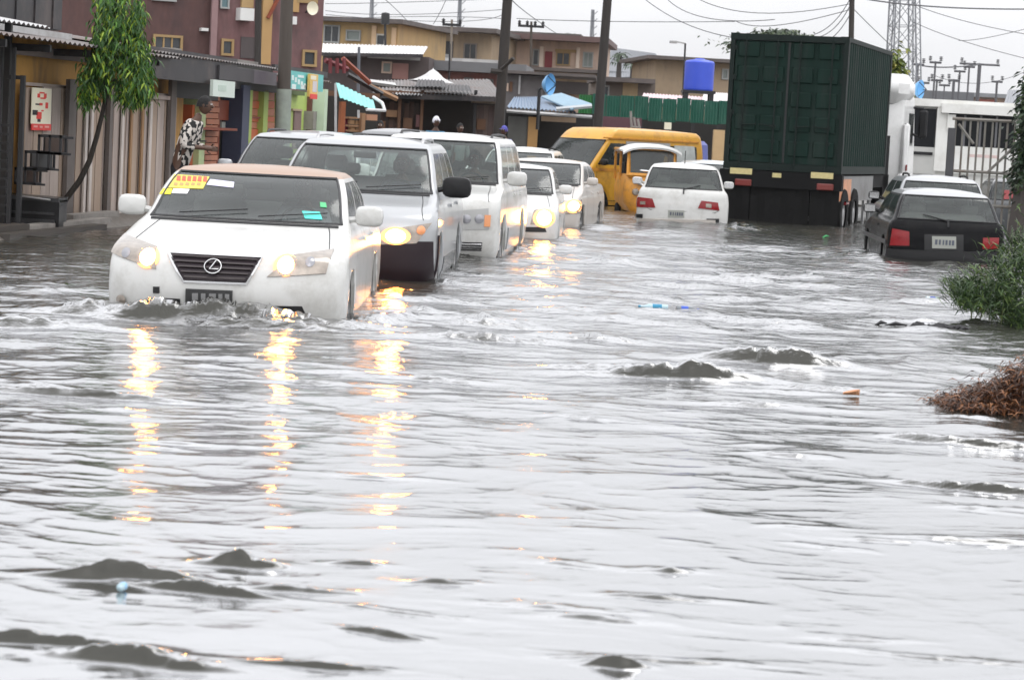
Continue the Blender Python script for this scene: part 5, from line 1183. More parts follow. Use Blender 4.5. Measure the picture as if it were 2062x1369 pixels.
    if hat:
        mb.grid([[c_ + Vector((.075 * math.cos(a_), -.05 + r_3 * math.sin(a_), .045 - .01 * (r_3 > .1))) * k for a_ in np.linspace(math.pi, 2 * math.pi, 9)] for r_3 in (.05, .13)])
    mb.build('cap' if hat else 'hair', hat or hairm, t_, smooth=60)
    for sx, h_, e_3 in ((1, js[7], js[6]), (-1, js[10], js[9])):                # hands with separate fingers
        d_ = (h_ - e_3).normalized(); sd_ = d_.cross(Vector((sx, 0, .2))).normalized(); mb = MB(); mb.tube([h_ - d_ * .02, h_ + d_ * .05, h_ + d_ * .09], [.026, .034, .028], 8)
        for f_i, fl in enumerate((.07, .08, .075, .06)):
            b_ = h_ + d_ * .085 + sd_ * (.024 - .016 * f_i); cu = Vector((-sx, -.3, -.1)).normalized(); mb.tube([b_, b_ + d_ * fl * .5, b_ + d_ * fl * .85 + cu * fl * .3], [.009, .0085, .007], 5)
        b_ = h_ + d_ * .03 + sd_ * .03; mb.tube([b_, b_ + sd_ * .025 + d_ * .02, b_ + sd_ * .03 + d_ * .05], [.011, .010, .008], 5)
        mb.build('hand', skinm, t_, smooth=60)
    return t_
def pattern_mat():
    m = bpy.data.materials.new('black and white patterned cloth'); m.use_nodes = True; n = m.node_tree; p = n.nodes['Principled BSDF']; p.inputs['Roughness'].default_value = .85
    v = n.nodes.new('ShaderNodeTexVoronoi'); v.inputs['Scale'].default_value = 22; t = n.nodes.new('ShaderNodeTexCoord'); r = n.nodes.new('ShaderNodeValToRGB')
    n.links.new(t.outputs['Object'], v.inputs[0]); n.links.new(v.outputs['Color'], r.inputs[0]); n.links.new(r.outputs[0], p.inputs['Base Color'])
    r.color_ramp.interpolation = 'CONSTANT'; r.color_ramp.elements[0].color = (.015, .015, .015, 1); r.color_ramp.elements[1].position = .5; r.color_ramp.elements[1].color = (.6, .55, .5, 1)
    return m
blackc = mat('black cloth', (.012, .011, .014), .9)
q_ = pt(362, 300, 30.5)
person('man in a black and white patterned shirt standing by the orange door', q_.x, 30.5, .08, R(80), pattern_mat(), blackc, lean=.42, arms='bent', H=1.70)
for cn, lb, cl_ in (('white_saloon', 'driver in pale shirt behind the stickered windscreen of the leading white saloon', (.25, .26, .28)), ('silver_suv', 'driver in dark shirt at the wheel of the silver SUV', (.05, .05, .07)), ('white_offroader', 'driver in brown shirt at the wheel of the tall white off-roader', (.14, .10, .08)), ('yellow_van', 'driver in blue shirt inside the yellow van', (.04, .06, .2))):
    v_ = bpy.data.objects[cn]; L2 = TYPES[{'white_saloon': 'sedan', 'silver_suv': 'suv', 'white_offroader': 'boxsuv', 'yellow_van': 'van'}[cn]]; h_ = L2['L'] / 2; bz_ = L2['sw'][0]
    fr_ = float(pchip([r_1[0] for r_1 in L2['p']], [r_1[1] for r_1 in L2['p']], bz_))
    wp = Matrix.Translation(v_.location) @ v_.rotation_euler.to_matrix().to_4x4() @ Vector((.37, -h_ + fr_ + 1.13, bz_ - .42 - .9)); person(lb, wp.x, wp.y, wp.z, v_.rotation_euler.z, mat('driver shirt ' + cn, cl_, .8), blackc, arms='forward', H=1.68, sit=True)
q_ = pt(877, 260, 52); person('person in white cap and blue top, seen above the off-roader roof', q_.x, 52, .05, R(20), mat('blue cloth', (.03, .16, .28), .8), blackc, hat=mat('white cap', (.75, .75, .82), .7), H=1.74)
q_ = pt(1016, 265, 54); person('person in a violet blue cap standing beside the second pole', q_.x, 54, .05, R(-30), mat('violet blue cloth', (.10, .10, .30), .8), blackc, hat=mat('blue cap', (.08, .08, .38), .7), H=1.62)
q_ = pt(925, 270, 53); person('person in grey top with pale bundle at the shoulder, right of the white-capped one', q_.x, 53, .05, R(30), mat('grey green cloth', (.14, .17, .16), .8), blackc, H=1.62)
q_ = pt(765, 270, 50); person('dark clothed person inside the stall left of the grey rounded roof', q_.x, 50, .05, R(0), mat('dark blue cloth', (.03, .06, .14), .8), blackc, H=1.58)

# ------------------------------------------------------------------ stalls beyond the shop row
def qbox(pl, name, lb, cat, m, x0, x1, y0, y1, n0, n1, zb=None, group=None, nm='panel'):
    g0 = pl.base((x0 + x1) / 2, y1); t_ = thing(name, lb, cat, (g0.x, g0.y, 0), pl.rz, group); part(pl, t_, nm, m, x0, x1, y0, y1, n0, n1, zb=zb); return t_
brown = mat('brown timber', (.13, .065, .035), .75, var=.3, bump=.3); brownl = mat('light brown timber', (.30, .17, .09), .75, var=.3)
P1 = Plane(pt(720, 230, 54), R(38)); g0 = P1.base(715, 300)
st = thing('brown_kiosk', 'open brown timber kiosk with shelves under the tilted teal awning', 'kiosk', (g0.x, g0.y, 0), P1.rz)
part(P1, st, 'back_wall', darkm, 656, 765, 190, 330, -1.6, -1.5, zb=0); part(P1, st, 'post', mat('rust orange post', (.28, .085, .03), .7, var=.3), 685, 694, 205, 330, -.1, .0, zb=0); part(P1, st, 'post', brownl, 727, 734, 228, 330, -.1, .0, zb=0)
part(P1, st, 'hanging_cloth', mat('maroon cloth', (.13, .02, .035), .9), 694, 703, 235, 330, -.3, -.25, zb=0)
for y_ in (236, 252, 262): part(P1, st, 'shelf', brownl, 703, 727, y_, y_ + 4, -.5, -.1)
for x0, y0 in ((705, 242), (716, 243), (706, 256), (717, 257)): part(P1, st, 'goods_box', mat('tan goods', (.34, .2, .1), .8, var=.3), x0, x0 + 9, y0, y0 + 8, -.4, -.15)
part(P1, st, 'counter_board', mat('salmon board', (.42, .22, .13), .7), 738, 760, 231, 243, -.1, -.05); part(P1, st, 'beam', brown, 656, 765, 186, 196, -.2, .05)
# teal awning
A = pt(676, 166, 50.5); B = pt(752, 203, 51); C_ = pt(757, 224, 49.8); D = pt(684, 197, 49.8)
aw = thing('teal_awning', 'tilted teal striped awning with a white edge rail over the brown kiosk', 'awning', tuple(D))
sheet('awning_sheet', mat('teal awning', (.22, .56, .53), .5, var=.25, vscale=5), aw, A, B, C_, D, n=9, amp=.012)
mb = MB(); mb.tube([pt(738, 221, 49.7), pt(775, 223, 50), pt(770, 208, 50.6), pt(752, 196, 51)], .035, 6); mb.build('edge_rail', mat('white rail', (.7, .7, .7), .5), aw, world=True)
mb = MB(); mb.tube([pt(676, 168, 53), pt(676, 270, 53)], .03, 5); mb.tube([pt(722, 222, 52.3), pt(722, 238, 52.3)], .03, 5); mb.build('strut', ironl, aw, world=True)
# roofs over stalls, each a sheet group
def roof_slab(name, lb, pts4, m, thick=.06, cat='roof', n=24, corr=True, front=None):
    P4 = [pt(*p_) for p_ in pts4]; t_ = thing(name, lb, cat, tuple(P4[0]))
    sheet('roof_sheet', m, t_, P4[0], P4[1], P4[2], P4[3], n=n, amp=.02, thick=.02)
    mb = MB(); d_ = Vector((0, 0, -(front or .12))); q0, q1 = P4[0] + Vector((0, -.03, 0)), P4[1] + Vector((0, -.03, 0)); nn_ = Vector((0, .05, 0))
    mb.box8([q0 + d_, q1 + d_, q1 + d_ + nn_, q0 + d_ + nn_, q0, q1, q1 + nn_, q0 + nn_]); mb.build('fascia_board', irond, t_, world=True); return t_
P2 = Plane(pt(900, 230, 60), R(6)); g0 = P2.base(900, 300)
st = thing('dark_market_stall', 'large dark open timber stall with grey tin roof behind the white-capped person', 'stall', (g0.x, g0.y, 0), P2.rz)
part(P2, st, 'back_wall', mat('near black timber', (.025, .02, .017), .8, var=.4), 750, 1010, 178, 330, -2.6, -2.5, zb=0)  # back wall coloured near black
for x_, m_ in ((757, brown), (800, brown), (845, brown), (952, steel), (1000, brown)): part(P2, st, 'post', m_, x_, x_ + 6, 182, 330, -.1, .02, zb=0)
for k, x_ in enumerate(range(762, 842, 10)): part(P2, st, 'board', mat('dim boards %d' % (k % 3), ((.07, .04, .03), (.05, .035, .03), (.10, .06, .045))[k % 3], .8, var=.4), x_, x_ + 9.3, 205 + (k % 2) * 3, 330, -.3, -.25, zb=0)
for k, x_ in enumerate(range(952, 1004, 10)): part(P2, st, 'board', mat('mauve boards %d' % (k % 2), ((.13, .095, .085), (.10, .07, .065))[k % 2], .8, var=.4), x_, x_ + 9.3, 212, 330, -.2, -.15, zb=0)
part(P2, st, 'beam', mat('pale beam', (.20, .16, .13), .7), 950, 1005, 200, 209, -.1, .05); part(P2, st, 'beam', brown, 757, 950, 186, 192, -.05, .05)
for x0, x1, y0, y1, m_ in ((778, 800, 222, 236, brownl), (812, 830, 238, 260, brown), (762, 776, 244, 262, brown), (960, 978, 240, 262, brown), (838, 848, 232, 256, mat('dusky pink cloth', (.2, .1, .1), .9))): part(P2, st, 'hanging_goods', m_, x0, x1, y0, y1, -.2, -.08)
roof_slab('grey_tin_roof', 'long grey tin roof over the dark market stall', ((750, 188, 59.5), (1015, 196, 59.5), (985, 160, 66), (760, 162, 66)), iron, n=34)
for k, (xa, xb, ya, yb, m_) in enumerate(((836, 900, 160, 174, irond), (886, 950, 170, 182, irond), (795, 850, 182, 190, ironl))):
    q0 = pt(xa, yb, 59.2); t_ = thing('loose_roof_sheet', ('dark patch sheet lying on the grey tin roof, left one', 'dark patch sheet lying on the grey tin roof, right one', 'pale strip of tin on the grey roof edge')[k], 'sheet', tuple(q0))
    sheet('tin', m_, t_, q0, pt(xb, yb + 2, 59.2), pt(xb - 6, ya + 2, 61), pt(xa + 6, ya, 61), n=8, amp=.02)
# white tarpaulin peak
q0 = pt(868, 165, 62); t_ = thing('white_tarpaulin', 'white mottled tarpaulin peak rising above the grey tin roof', 'tarpaulin', tuple(q0)); mb = MB(); P = []
ap = pt(872, 138, 62.5)
for i in range(9):
    a_ = math.pi * 2 * i / 8; bse = pt(868, 165, 62.5) + Vector((.62 * math.cos(a_), 1.2 * math.sin(a_), 0)); P.append([ap.lerp(bse, t2_) - Vector((0, 0, .05 * math.sin(t2_ * 3.14))) + Vector((0, 0, rnd.uniform(-.02, .02))) for t2_ in (0, .25, .5, .75, 1)])
P[-1] = P[0]; mb.grid(P); mb.build('cloth', mat('white tarp', (.62, .62, .62), .6, var=.3, vscale=7), t_, world=True)
# jumble of boards on roof left of grey roof
for k, (xa, ya, xb, yb, Yd, m_, lb) in enumerate(((655, 122, 700, 140, 52, mat('dark red timber', (.16, .03, .035), .7, var=.3), 'dark red timber frame on the roof left of the teal awning'), (690, 118, 745, 168, 53, redb, 'dark red sloping batten above the teal awning'), (715, 160, 800, 200, 55, brownl, 'light brown sloping batten right of the awning'), (745, 165, 795, 172, 57, ironl, 'pale metal strip lying on the roof right of the awning'), (700, 150, 770, 190, 54, irond, 'black sloping roof edge just above the teal awning'))):
    q0 = pt(xa, ya, Yd); t_ = thing('roof_batten', lb, 'timber', tuple(q0)); mb = MB(); q1 = pt(xb, yb, Yd + .5); mb.tube([q0, q1], .06, 4)
    if k == 0:
        for dx in (10, 24, 38): mb.tube([pt(xa + dx, ya - 4, Yd), pt(xa + dx, ya + 26, Yd)], .04, 4)
    mb.build('timber', m_, t_, world=True)
# blue awning stall
P3 = Plane(pt(1100, 230, 66), R(3)); g0 = P3.base(1100, 300)
st = thing('blue_roof_stall', 'stall with slate blue sheet roof and ochre post between the second and third poles', 'stall', (g0.x, g0.y, 0), P3.rz)
part(P3, st, 'back_wall', darkm, 1015, 1200, 225, 330, -2.5, -2.4, zb=0); part(P3, st, 'wall', mat('grey green boards', (.13, .13, .12), .8, var=.3), 1022, 1062, 235, 330, -.1, .0, zb=0)
part(P3, st, 'post', mat('ochre post', (.48, .27, .10), .7), 1062, 1082, 236, 330, -.1, .05, zb=0); part(P3, st, 'beam', mat('tan beam', (.42, .30, .2), .7), 1090, 1160, 236, 246, -.1, .02)
part(P3, st, 'wall', mat('wine boards', (.11, .05, .06), .8, var=.3), 1200, 1290, 236, 330, -.3, -.2, zb=0)
slate = mat('slate blue sheet', (.20, .27, .37), .5, var=.15)
for pts4, m_ in ((((1020, 216, 65.5), (1160, 226, 65.5), (1110, 195, 70), (1035, 196, 70)), slate), (((1090, 196, 68), (1130, 190, 69), (1192, 212, 66), (1150, 222, 65)), mat('pale blue sheet', (.42, .58, .68), .4, var=.1))):
    P4 = [pt(*p_) for p_ in pts4]; sheet('roof_sheet', m_, st, *P4, n=18, amp=.025, thick=.02)
mb = MB(); mb.tube([pt(1020, 224, 65.3), pt(1192, 236, 65.3)], .05, 5); mb.build('edge_rail', ironl, st, world=True)
mb = MB(); mb.tube([pt(1120, 220, 65.2), pt(1192, 214, 65.2)], .06, 5); mb.build('edge_rail', mat('pale rail', (.55, .58, .6), .5), st, world=True)
# satellite dishes
def dish(lb, px, py, Yd, hpx, yaw, m, pole_to):
    c0 = pt(px, py, Yd); s_ = FPX / Yd; Rr = hpx / s_ / 2; t_ = thing('satellite_dish', lb, 'satellite dish', (c0.x, c0.y, c0.z), yaw)
    mb = MB(); mb.lathe((0, 0, 0), [(.001, .0), (Rr * .4, -.03), (Rr * .8, -.13), (Rr, -.2)], 'y', 24); mb.lathe((0, .01, 0), [(Rr, -.2), (Rr * .8, -.115), (Rr * .4, -.01), (.001, .02)], 'y', 24); mb.build('reflector', m, t_, smooth=60)
    mb = MB()
    for a_ in (0, 2.1, 4.2): mb.tube([(Rr * .9 * math.cos(a_), -.17, Rr * .9 * math.sin(a_)), (0, -.6 * Rr - .2, 0)], .012, 4)
    mb.build('feed_arm', steel, t_)
    mb = MB(); mb.tube([(0, .05, -.1), (0, .12, -Rr * .5), (0, .12, pt(px, pole_to, Yd).z - c0.z)], .045, 6); mb.build('mast', steel, t_)
skyb = mat('sky blue dish', (.16, .45, .80), .4, var=.12)
dish('sky blue satellite dish on a thin mast above the slate blue roof', 1095, 170, 62, 44, R(62), skyb, 262)
dish('sky blue satellite dish above the bus roof right of the lorry cab', 1841, 180, 66, 38, R(60), skyb, 260)
# green hoarding
P4p = Plane(pt(1165, 220, 76), R(-2)); g0 = P4p.base(1310, 300)
hd = thing('green_hoarding', 'long dark green corrugated hoarding above dark stalls, left of the container lorry', 'hoarding', (g0.x, g0.y, 0), P4p.rz)
u0 = P4p.uz(1165, 210)[0]; u1 = P4p.uz(1475, 230)[0]; N_ = 11; gmh = mat('hoarding green', (.018, .105, .072), .5, var=.2, dirt=(.06, .16, .12), dscale=2, stretch=(1, 1, .3))
zt, zb = P4p.uz(1300, 196)[1], P4p.uz(1300, 243)[1]
for k in range(N_):
    ua, ub_ = u0 + (u1 - u0) * k / N_, u0 + (u1 - u0) * (k + 1) / N_; o_ = .02 * (k % 2); dz = rnd.uniform(-.03, .03)
    sheet('panel', gmh if k else mat('brighter green sheet', (.03, .16, .05), .5), hd, P4p.at(ua, o_, zb + dz), P4p.at(ub_ - .01, o_, zb + dz), P4p.at(ub_ - .01, o_, zt + dz), P4p.at(ua, o_, zt + dz), n=5, amp=.02, thick=.01)
for k in range(6):
    uu = u0 + (u1 - u0) * (k + .5) / 6; mb = MB(); P4p.box(mb, uu - .05, uu + .05, -.12, -.04, 0, zt); mb.build('post', steel, hd, world=True)
mb = MB(); P4p.box(mb, u0, u1, -2.6, -2.5, 0, zb + .1); mb.build('back_wall', darkm, hd, world=True)
qbox(P4p, 'ochre_pier', 'pale ochre wall end under the hoarding beside the lorry', 'wall', mat('pale ochre', (.55, .38, .2), .7), 1436, 1458, 262, 330, -.6, .1, zb=0)
qbox(P4p, 'grey_counter', 'grey counter boards in shade under the hoarding', 'counter', mat('charcoal boards', (.05, .05, .05), .8), 1340, 1432, 290, 330, -.8, -.7, zb=0)
g0 = P4p.base(1352, 262); t_ = thing('white_box', 'small cream white box standing on the yellow van roof line', 'box', (g0.x, g0.y - 6, P4p.uz(1345, 262)[1])); part(P4p, t_, 'carton', cream, 1338, 1352, 247, 261, .3, .6)
q0 = pt(1274, 256, 60); t_ = thing('hand_statue', 'pale grey upright forked bracket seen above the yellow van roof', 'bracket', tuple(q0)); mb = MB()
for x0, y0, x1, y1 in ((1272, 258, 1270, 224), (1280, 260, 1276, 236), (1288, 262, 1284, 240), (1270, 256, 1290, 258)): mb.tube([pt(x0, y0, 60), pt(x1, y1, 60)], .035, 5)
mb.build('prongs', conc, t_, world=True)
# blue drum beyond van
q0 = pt(1400, 320, 61); t_ = thing('blue_barrel', 'violet blue plastic barrel behind the rear corner of the yellow van', 'barrel', (q0.x, 61, .05)); zt = pt(1400, 284, 61).z
mb = MB(); mb.lathe((0, 0, 0), [(.001, 0), (.30, 0), (.34, .3), (.34, zt * .5), (.35, zt * .52), (.34, zt * .55), (.30, zt - .15), (.2, zt - .05), (.001, zt - .05)], 'z', 20); mb.build('drum', mat('violet blue plastic', (.11, .13, .36), .5), t_, smooth=40)
# pink-white roofing beyond hoarding
roof_slab('pink_roof', 'pale pink sheet roof beyond the green hoarding, left of the tank', ((1288, 206, 84), (1420, 214, 84), (1425, 196, 90), (1296, 188, 90)), mat('pale pink sheet', (.68, .50, .52), .5, var=.2), n=20)
roof_slab('white_roof', 'white sheet roof right behind the blue tank legs', ((1412, 205, 85), (1466, 207, 85), (1466, 188, 92), (1418, 186, 92)), mat('off white sheet', (.7, .66, .66), .5, var=.1), n=12)
# blue tank
q0 = pt(1406, 183, 82); s_ = FPX / 82; tk = thing('water_tank', 'bright blue cylindrical water tank on a black stand left of the container lorry', 'water tank', (q0.x, q0.y, q0.z))
Rt = 29.5 / s_; Ht = 62 / s_; pr = [(.001, 0), (Rt * .95, 0), (Rt, .04)] + [(Rt * (1 + .012 * ((k % 2))), .06 + k * (Ht - .16) / 12) for k in range(13)] + [(Rt * .9, Ht - .05), (Rt * .35, Ht), (Rt * .3, Ht + .03), (.001, Ht + .04)]
mb = MB(); mb.lathe((0, 0, 0), pr, 'z', 32); mb.build('tank', mat('tank blue', (.045, .095, .62), .4, var=.1), tk, smooth=35)
mb = MB(); mb.box(-Rt * 1.1, Rt * 1.1, -Rt, Rt, -.1, -.002); mb.build('platform', steel, tk)
for sx in (-1, 1):
    for sy in (-1, 1): mb = MB(); mb.box(sx * Rt * .86 - .07, sx * Rt * .86 + .07, sy * Rt * .8 - .07, sy * Rt * .8 + .07, -q0.z, -.1); mb.build('leg', steel, tk)
# ------------------------------------------------------------------ buildings
purple = mat('maroon render', (.105, .055, .05), .8, var=.3, vscale=9, dirt=(.06, .04, .042), dscale=1.2, stretch=(1, 1, .4)); purple2 = mat('rosy render', (.19, .10, .10), .8, var=.3, vscale=9, dirt=(.10, .07, .07), dscale=1.2, stretch=(1, 1, .4))
tanw = mat('tan render', (.36, .27, .18), .8, var=.15, dirt=(.2, .16, .12), dscale=1.5, stretch=(1, 1, .3)); tanf = mat('tan frame', (.36, .24, .11), .7); dwin = mat('dark window pane', (.05, .055, .06), .15, var=.3)
greyf = mat('grey frame', (.35, .36, .35), .6); peach = mat('peach render', (.58, .43, .34), .8, var=.12, dirt=(.34, .26, .22), dscale=1.2, stretch=(1, 1, .3)); yellw = mat('sandy yellow render', (.50, .34, .16), .8, var=.15, dirt=(.3, .22, .13), dscale=1.5, stretch=(1, 1, .3))
PP = Plane(pt(400, 60, 58), R(24)); g0 = PP.base(400, 200)
bd = thing('maroon_building', 'tall maroon rendered block with ochre trimmed windows rising behind the shops at upper left', 'building', (g0.x, g0.y, 0), PP.rz)
part(PP, bd, 'wall', purple, 120, 432, -200, 200, -6, 0, zb=0); part(PP, bd, 'wall', purple2, 432, 652, -200, 220, -6, .12, zb=0)
part(PP, bd, 'pilaster', mat('pale rosy render', (.30, .19, .19), .8), 428, 440, -200, 200, .12, .22, zb=0); part(PP, bd, 'pilaster', mat('ochre pilaster', (.48, .30, .13), .8, var=.1), 528, 548, -20, 130, .12, .25)
part(PP, bd, 'pilaster', mat('ochre pilaster', (.48, .30, .13)), 592, 604, -60, 25, .12, .2); part(PP, bd, 'balcony_panel', tanf, 487, 511, -10, 16, .12, .24); part(PP, bd, 'recess', mat('recess grey', (.09, .075, .075), .8), 485, 514, 75, 118, .121, .16)
window(PP, bd, 312, 362, 76, 104, tanf, dwin, 0, .06, 2); window(PP, bd, 449, 465, 84, 108, tanf, dwin, .12, .06, 0); window(PP, bd, 612, 632, 106, 130, tanf, dwin, .12, .06, 0)
window(PP, bd, 446, 458, -20, 15, greyf, mat('teal pane', (.12, .2, .22), .2), .12, .04, 0); window(PP, bd, 604, 632, -30, 0, tanf, dwin, .12, .09, 1); window(PP, bd, 310, 350, -30, -2, greyf, dwin, 0, .06, 1)
part(PP, bd, 'air_conditioner', mat('white unit', (.72, .72, .7), .5), 484, 512, 17, 42, .12, .5); part(PP, bd, 'air_conditioner', mat('white unit', (.72, .72, .7)), 588, 598, 34, 50, .12, .4)
part(PP, bd, 'wall_lamp', mat('white unit', (.72, .72, .7)), 406, 420, 57, 63, 0, .2); part(PP, bd, 'drain_pipe', steel, 518, 521, -60, 130, .12, .2)
mb = MB(); a1, a2 = PP.uz(552, 0), PP.uz(532, 38); mb.tube([PP.at(a1[0], .3, a1[1]), PP.at(a2[0], .3, a2[1])], .05, 5); mb.build('stair_stringer', redb, bd, world=True)
c0 = PP.uz(618, 18); q0 = PP.at(c0[0], .35, c0[1]); t_ = thing('satellite_dish', 'off-white satellite dish on the maroon building wall', 'satellite dish', tuple(q0), R(40)); mb = MB(); mb.lathe((0, 0, 0), [(.001, 0), (.1, -.01), (.17, -.05)], 'y', 18); mb.build('reflector', cream, t_, smooth=60); mb = MB(); mb.tube([(0, .01, 0), (0, .25, -.1)], .02, 5); mb.build('mast', steel, t_)

def house(name, lb, pl, x0, x1, y0, y1, wall, rooflist, wins, deep=7, extras=(), zb=0):
    g0 = pl.base((x0 + x1) / 2, y1); t_ = thing(name, lb, 'building', (g0.x, g0.y, 0), pl.rz); part(pl, t_, 'wall', wall, x0, x1, y0, y1, -deep, 0, zb=zb)
    for (a, b, c_, d, m_, n0, n1) in rooflist: part(pl, t_, 'roof', m_, a, b, c_, d, n0, n1)
    for (a, b, c_, d, fm, gm_, ml) in wins: window(pl, t_, a, b, c_, d, fm, gm_, 0, .06, ml)
    for (nm, m_, a, b, c_, d, n0, n1) in extras: part(pl, t_, nm, m_, a, b, c_, d, n0, n1)
    return t_
roofb = mat('brown roof sheet', (.10, .085, .08), .6, var=.25, dirt=(.16, .13, .12))
PY = Plane(pt(720, 70, 95), R(-14))
house('yellow_house', 'small sandy yellow upper storey with two grey framed windows right of the maroon building', PY, 640, 800, 46, 140, yellw, [(636, 812, 36, 45, roofb, -7.5, .6)],
      [(655, 682, 54, 84, greyf, dwin, 1), (700, 724, 64, 80, greyf, mat('grey pane', (.22, .25, .23), .3), 0), (760, 774, 72, 90, mat('pale frame', (.6, .58, .52), .6), dwin, 0)], extras=[('pilaster', mat('peach pilaster', (.68, .48, .3), .8), 748, 757, 52, 92, 0, .12), ('pilaster', mat('peach pilaster', (.68, .48, .3)), 788, 796, 56, 94, 0, .12)])
roof_slab('white_long_roof', 'long white sheet roof below the sandy yellow house', ((648, 106, 84), (852, 110, 84), (862, 94, 92), (650, 88, 92)), mat('white sheet', (.72, .71, .70), .5, var=.08, dirt=(.5, .47, .45)), n=30)
PW = Plane(pt(740, 130, 85), R(-2)); house('low_dark_house', 'low dark brick house under the long white roof', PW, 648, 862, 110, 220, mat('brown wall', (.09, .07, .068), .8, var=.3), [], [(772, 786, 128, 145, peach, mat('grey pane', (.22, .25, .23)), 0)], extras=[('wall_panel', ironl, 740, 846, 108, 120, 0, .1), ('wall_panel', mat('rose wall', (.32, .17, .15), .8), 790, 822, 128, 160, 0, .05)])
PT = Plane(pt(900, 90, 112), R(-10))
house('tan_verandah_house', 'tan two-storey house with dark verandah openings left of the second pole', PT, 816, 988, 62, 200, tanw, [(806, 1000, 54, 63, roofb, -8, 1.2)], [(936, 958, 90, 118, mat('grey brown frame', (.2, .17, .15), .7), dwin, 1)],
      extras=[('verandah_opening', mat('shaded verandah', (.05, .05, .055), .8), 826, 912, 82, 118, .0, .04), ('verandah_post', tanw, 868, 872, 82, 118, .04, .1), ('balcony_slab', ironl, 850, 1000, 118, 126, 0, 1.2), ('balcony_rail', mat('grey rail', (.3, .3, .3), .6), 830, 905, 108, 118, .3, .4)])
PE = Plane(pt(1090, 110, 118), R(-5))
house('peach_house', 'peach two-storey house with a red door and balcony between the second and third poles', PE, 984, 1212, 80, 200, peach, [(975, 1225, 70, 81, mat('red brown roof', (.13, .08, .075), .6, var=.2), -8, 1.4), (1020, 1170, 66, 71, roofb, -6, .4)],
      [(998, 1008, 94, 118, greyf, mat('grey pane', (.22, .25, .23)), 0), (1075, 1083, 102, 130, greyf, dwin, 0), (1122, 1146, 108, 130, tanf, dwin, 1), (1176, 1192, 108, 134, greyf, mat('grey pane', (.22, .25, .23)), 1)],
      extras=[('door', mat('dark red door', (.22, .03, .035), .6), 1097, 1112, 104, 138, 0, .05), ('door_recess', tanf, 1118, 1160, 100, 106, 0, .1), ('pilaster', mat('light peach', (.72, .6, .5), .8), 1086, 1094, 94, 138, 0, .15), ('pilaster', mat('light peach', (.72, .6, .5)), 1160, 1167, 96, 138, 0, .15), ('balcony_slab', roofb, 1060, 1215, 138, 145, 0, 1.4),
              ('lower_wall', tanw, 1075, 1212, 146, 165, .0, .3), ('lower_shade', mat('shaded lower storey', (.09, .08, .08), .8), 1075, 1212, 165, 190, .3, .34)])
PK = Plane(pt(940, 160, 88), R(-3))
house('pink_low_house', 'low salmon pink house with dark roof edge just above the grey tin roof', PK, 862, 1006, 146, 240, mat('salmon render', (.50, .24, .21), .8, var=.1, dirt=(.35, .2, .18)), [(868, 1060, 126, 146, mat('grey roof', (.16, .16, .165), .6, var=.2), -5, .8)], [(978, 990, 163, 178, greyf, dwin, 0), (938, 948, 160, 172, greyf, dwin, 0)])
PD = Plane(pt(1060, 180, 84), R(-2)); house('grey_shack', 'small grey shack with brown boards right of the pink house', PD, 1008, 1092, 152, 240, mat('grey brown boards', (.13, .12, .12), .8, var=.35), [(1006, 1200, 146, 152, roofb, -4, .5)], [], extras=[('board', brown, 1026, 1032, 165, 185, 0, .05), ('board', ironl, 1044, 1048, 152, 190, 0, .06), ('board', peach, 1016, 1024, 168, 184, 0, .05)])
PH = Plane(pt(1270, 130, 170), R(4)); g0 = PH.base(1280, 200); t_ = thing('grey_gabled_house', 'far hazy grey roofed house right of the third pole', 'building', (g0.x, g0.y, 0), PH.rz)
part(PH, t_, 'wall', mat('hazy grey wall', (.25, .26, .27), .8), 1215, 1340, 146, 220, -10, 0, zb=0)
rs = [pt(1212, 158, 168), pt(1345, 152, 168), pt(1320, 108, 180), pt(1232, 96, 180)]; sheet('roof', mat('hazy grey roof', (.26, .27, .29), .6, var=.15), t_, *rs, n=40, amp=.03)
PQ = Plane(pt(1390, 150, 105), R(6))
house('tan_flat_house', 'plain tan walled house with thin dark flat roof behind the blue tank', PQ, 1318, 1475, 122, 240, tanw, [(1305, 1490, 116, 123, roofb, -8, .8)], [(1456, 1464, 142, 158, greyf, mat('grey pane', (.22, .25, .23)), 0)])
PR_ = Plane(pt(1250, 170, 100), R(2))
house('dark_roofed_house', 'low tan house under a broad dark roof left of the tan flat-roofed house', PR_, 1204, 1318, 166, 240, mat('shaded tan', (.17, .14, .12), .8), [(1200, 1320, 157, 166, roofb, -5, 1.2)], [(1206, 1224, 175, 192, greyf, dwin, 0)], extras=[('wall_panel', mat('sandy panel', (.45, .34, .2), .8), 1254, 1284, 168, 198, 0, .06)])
PS = Plane(pt(1990, 200, 150), R(0))
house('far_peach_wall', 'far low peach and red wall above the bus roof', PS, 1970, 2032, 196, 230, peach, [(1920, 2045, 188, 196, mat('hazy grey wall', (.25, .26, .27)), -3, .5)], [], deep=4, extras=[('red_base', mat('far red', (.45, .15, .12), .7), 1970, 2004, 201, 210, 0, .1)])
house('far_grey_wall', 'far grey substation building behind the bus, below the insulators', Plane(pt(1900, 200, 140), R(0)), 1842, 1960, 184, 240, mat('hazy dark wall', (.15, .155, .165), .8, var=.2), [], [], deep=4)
roof_slab('right_grey_roof', 'small grey roof corner at the right edge beyond the bus', ((2022, 208, 100), (2080, 212, 100), (2080, 180, 106), (2030, 182, 106)), mat('hazy grey roof', (.26, .27, .29)), n=10)

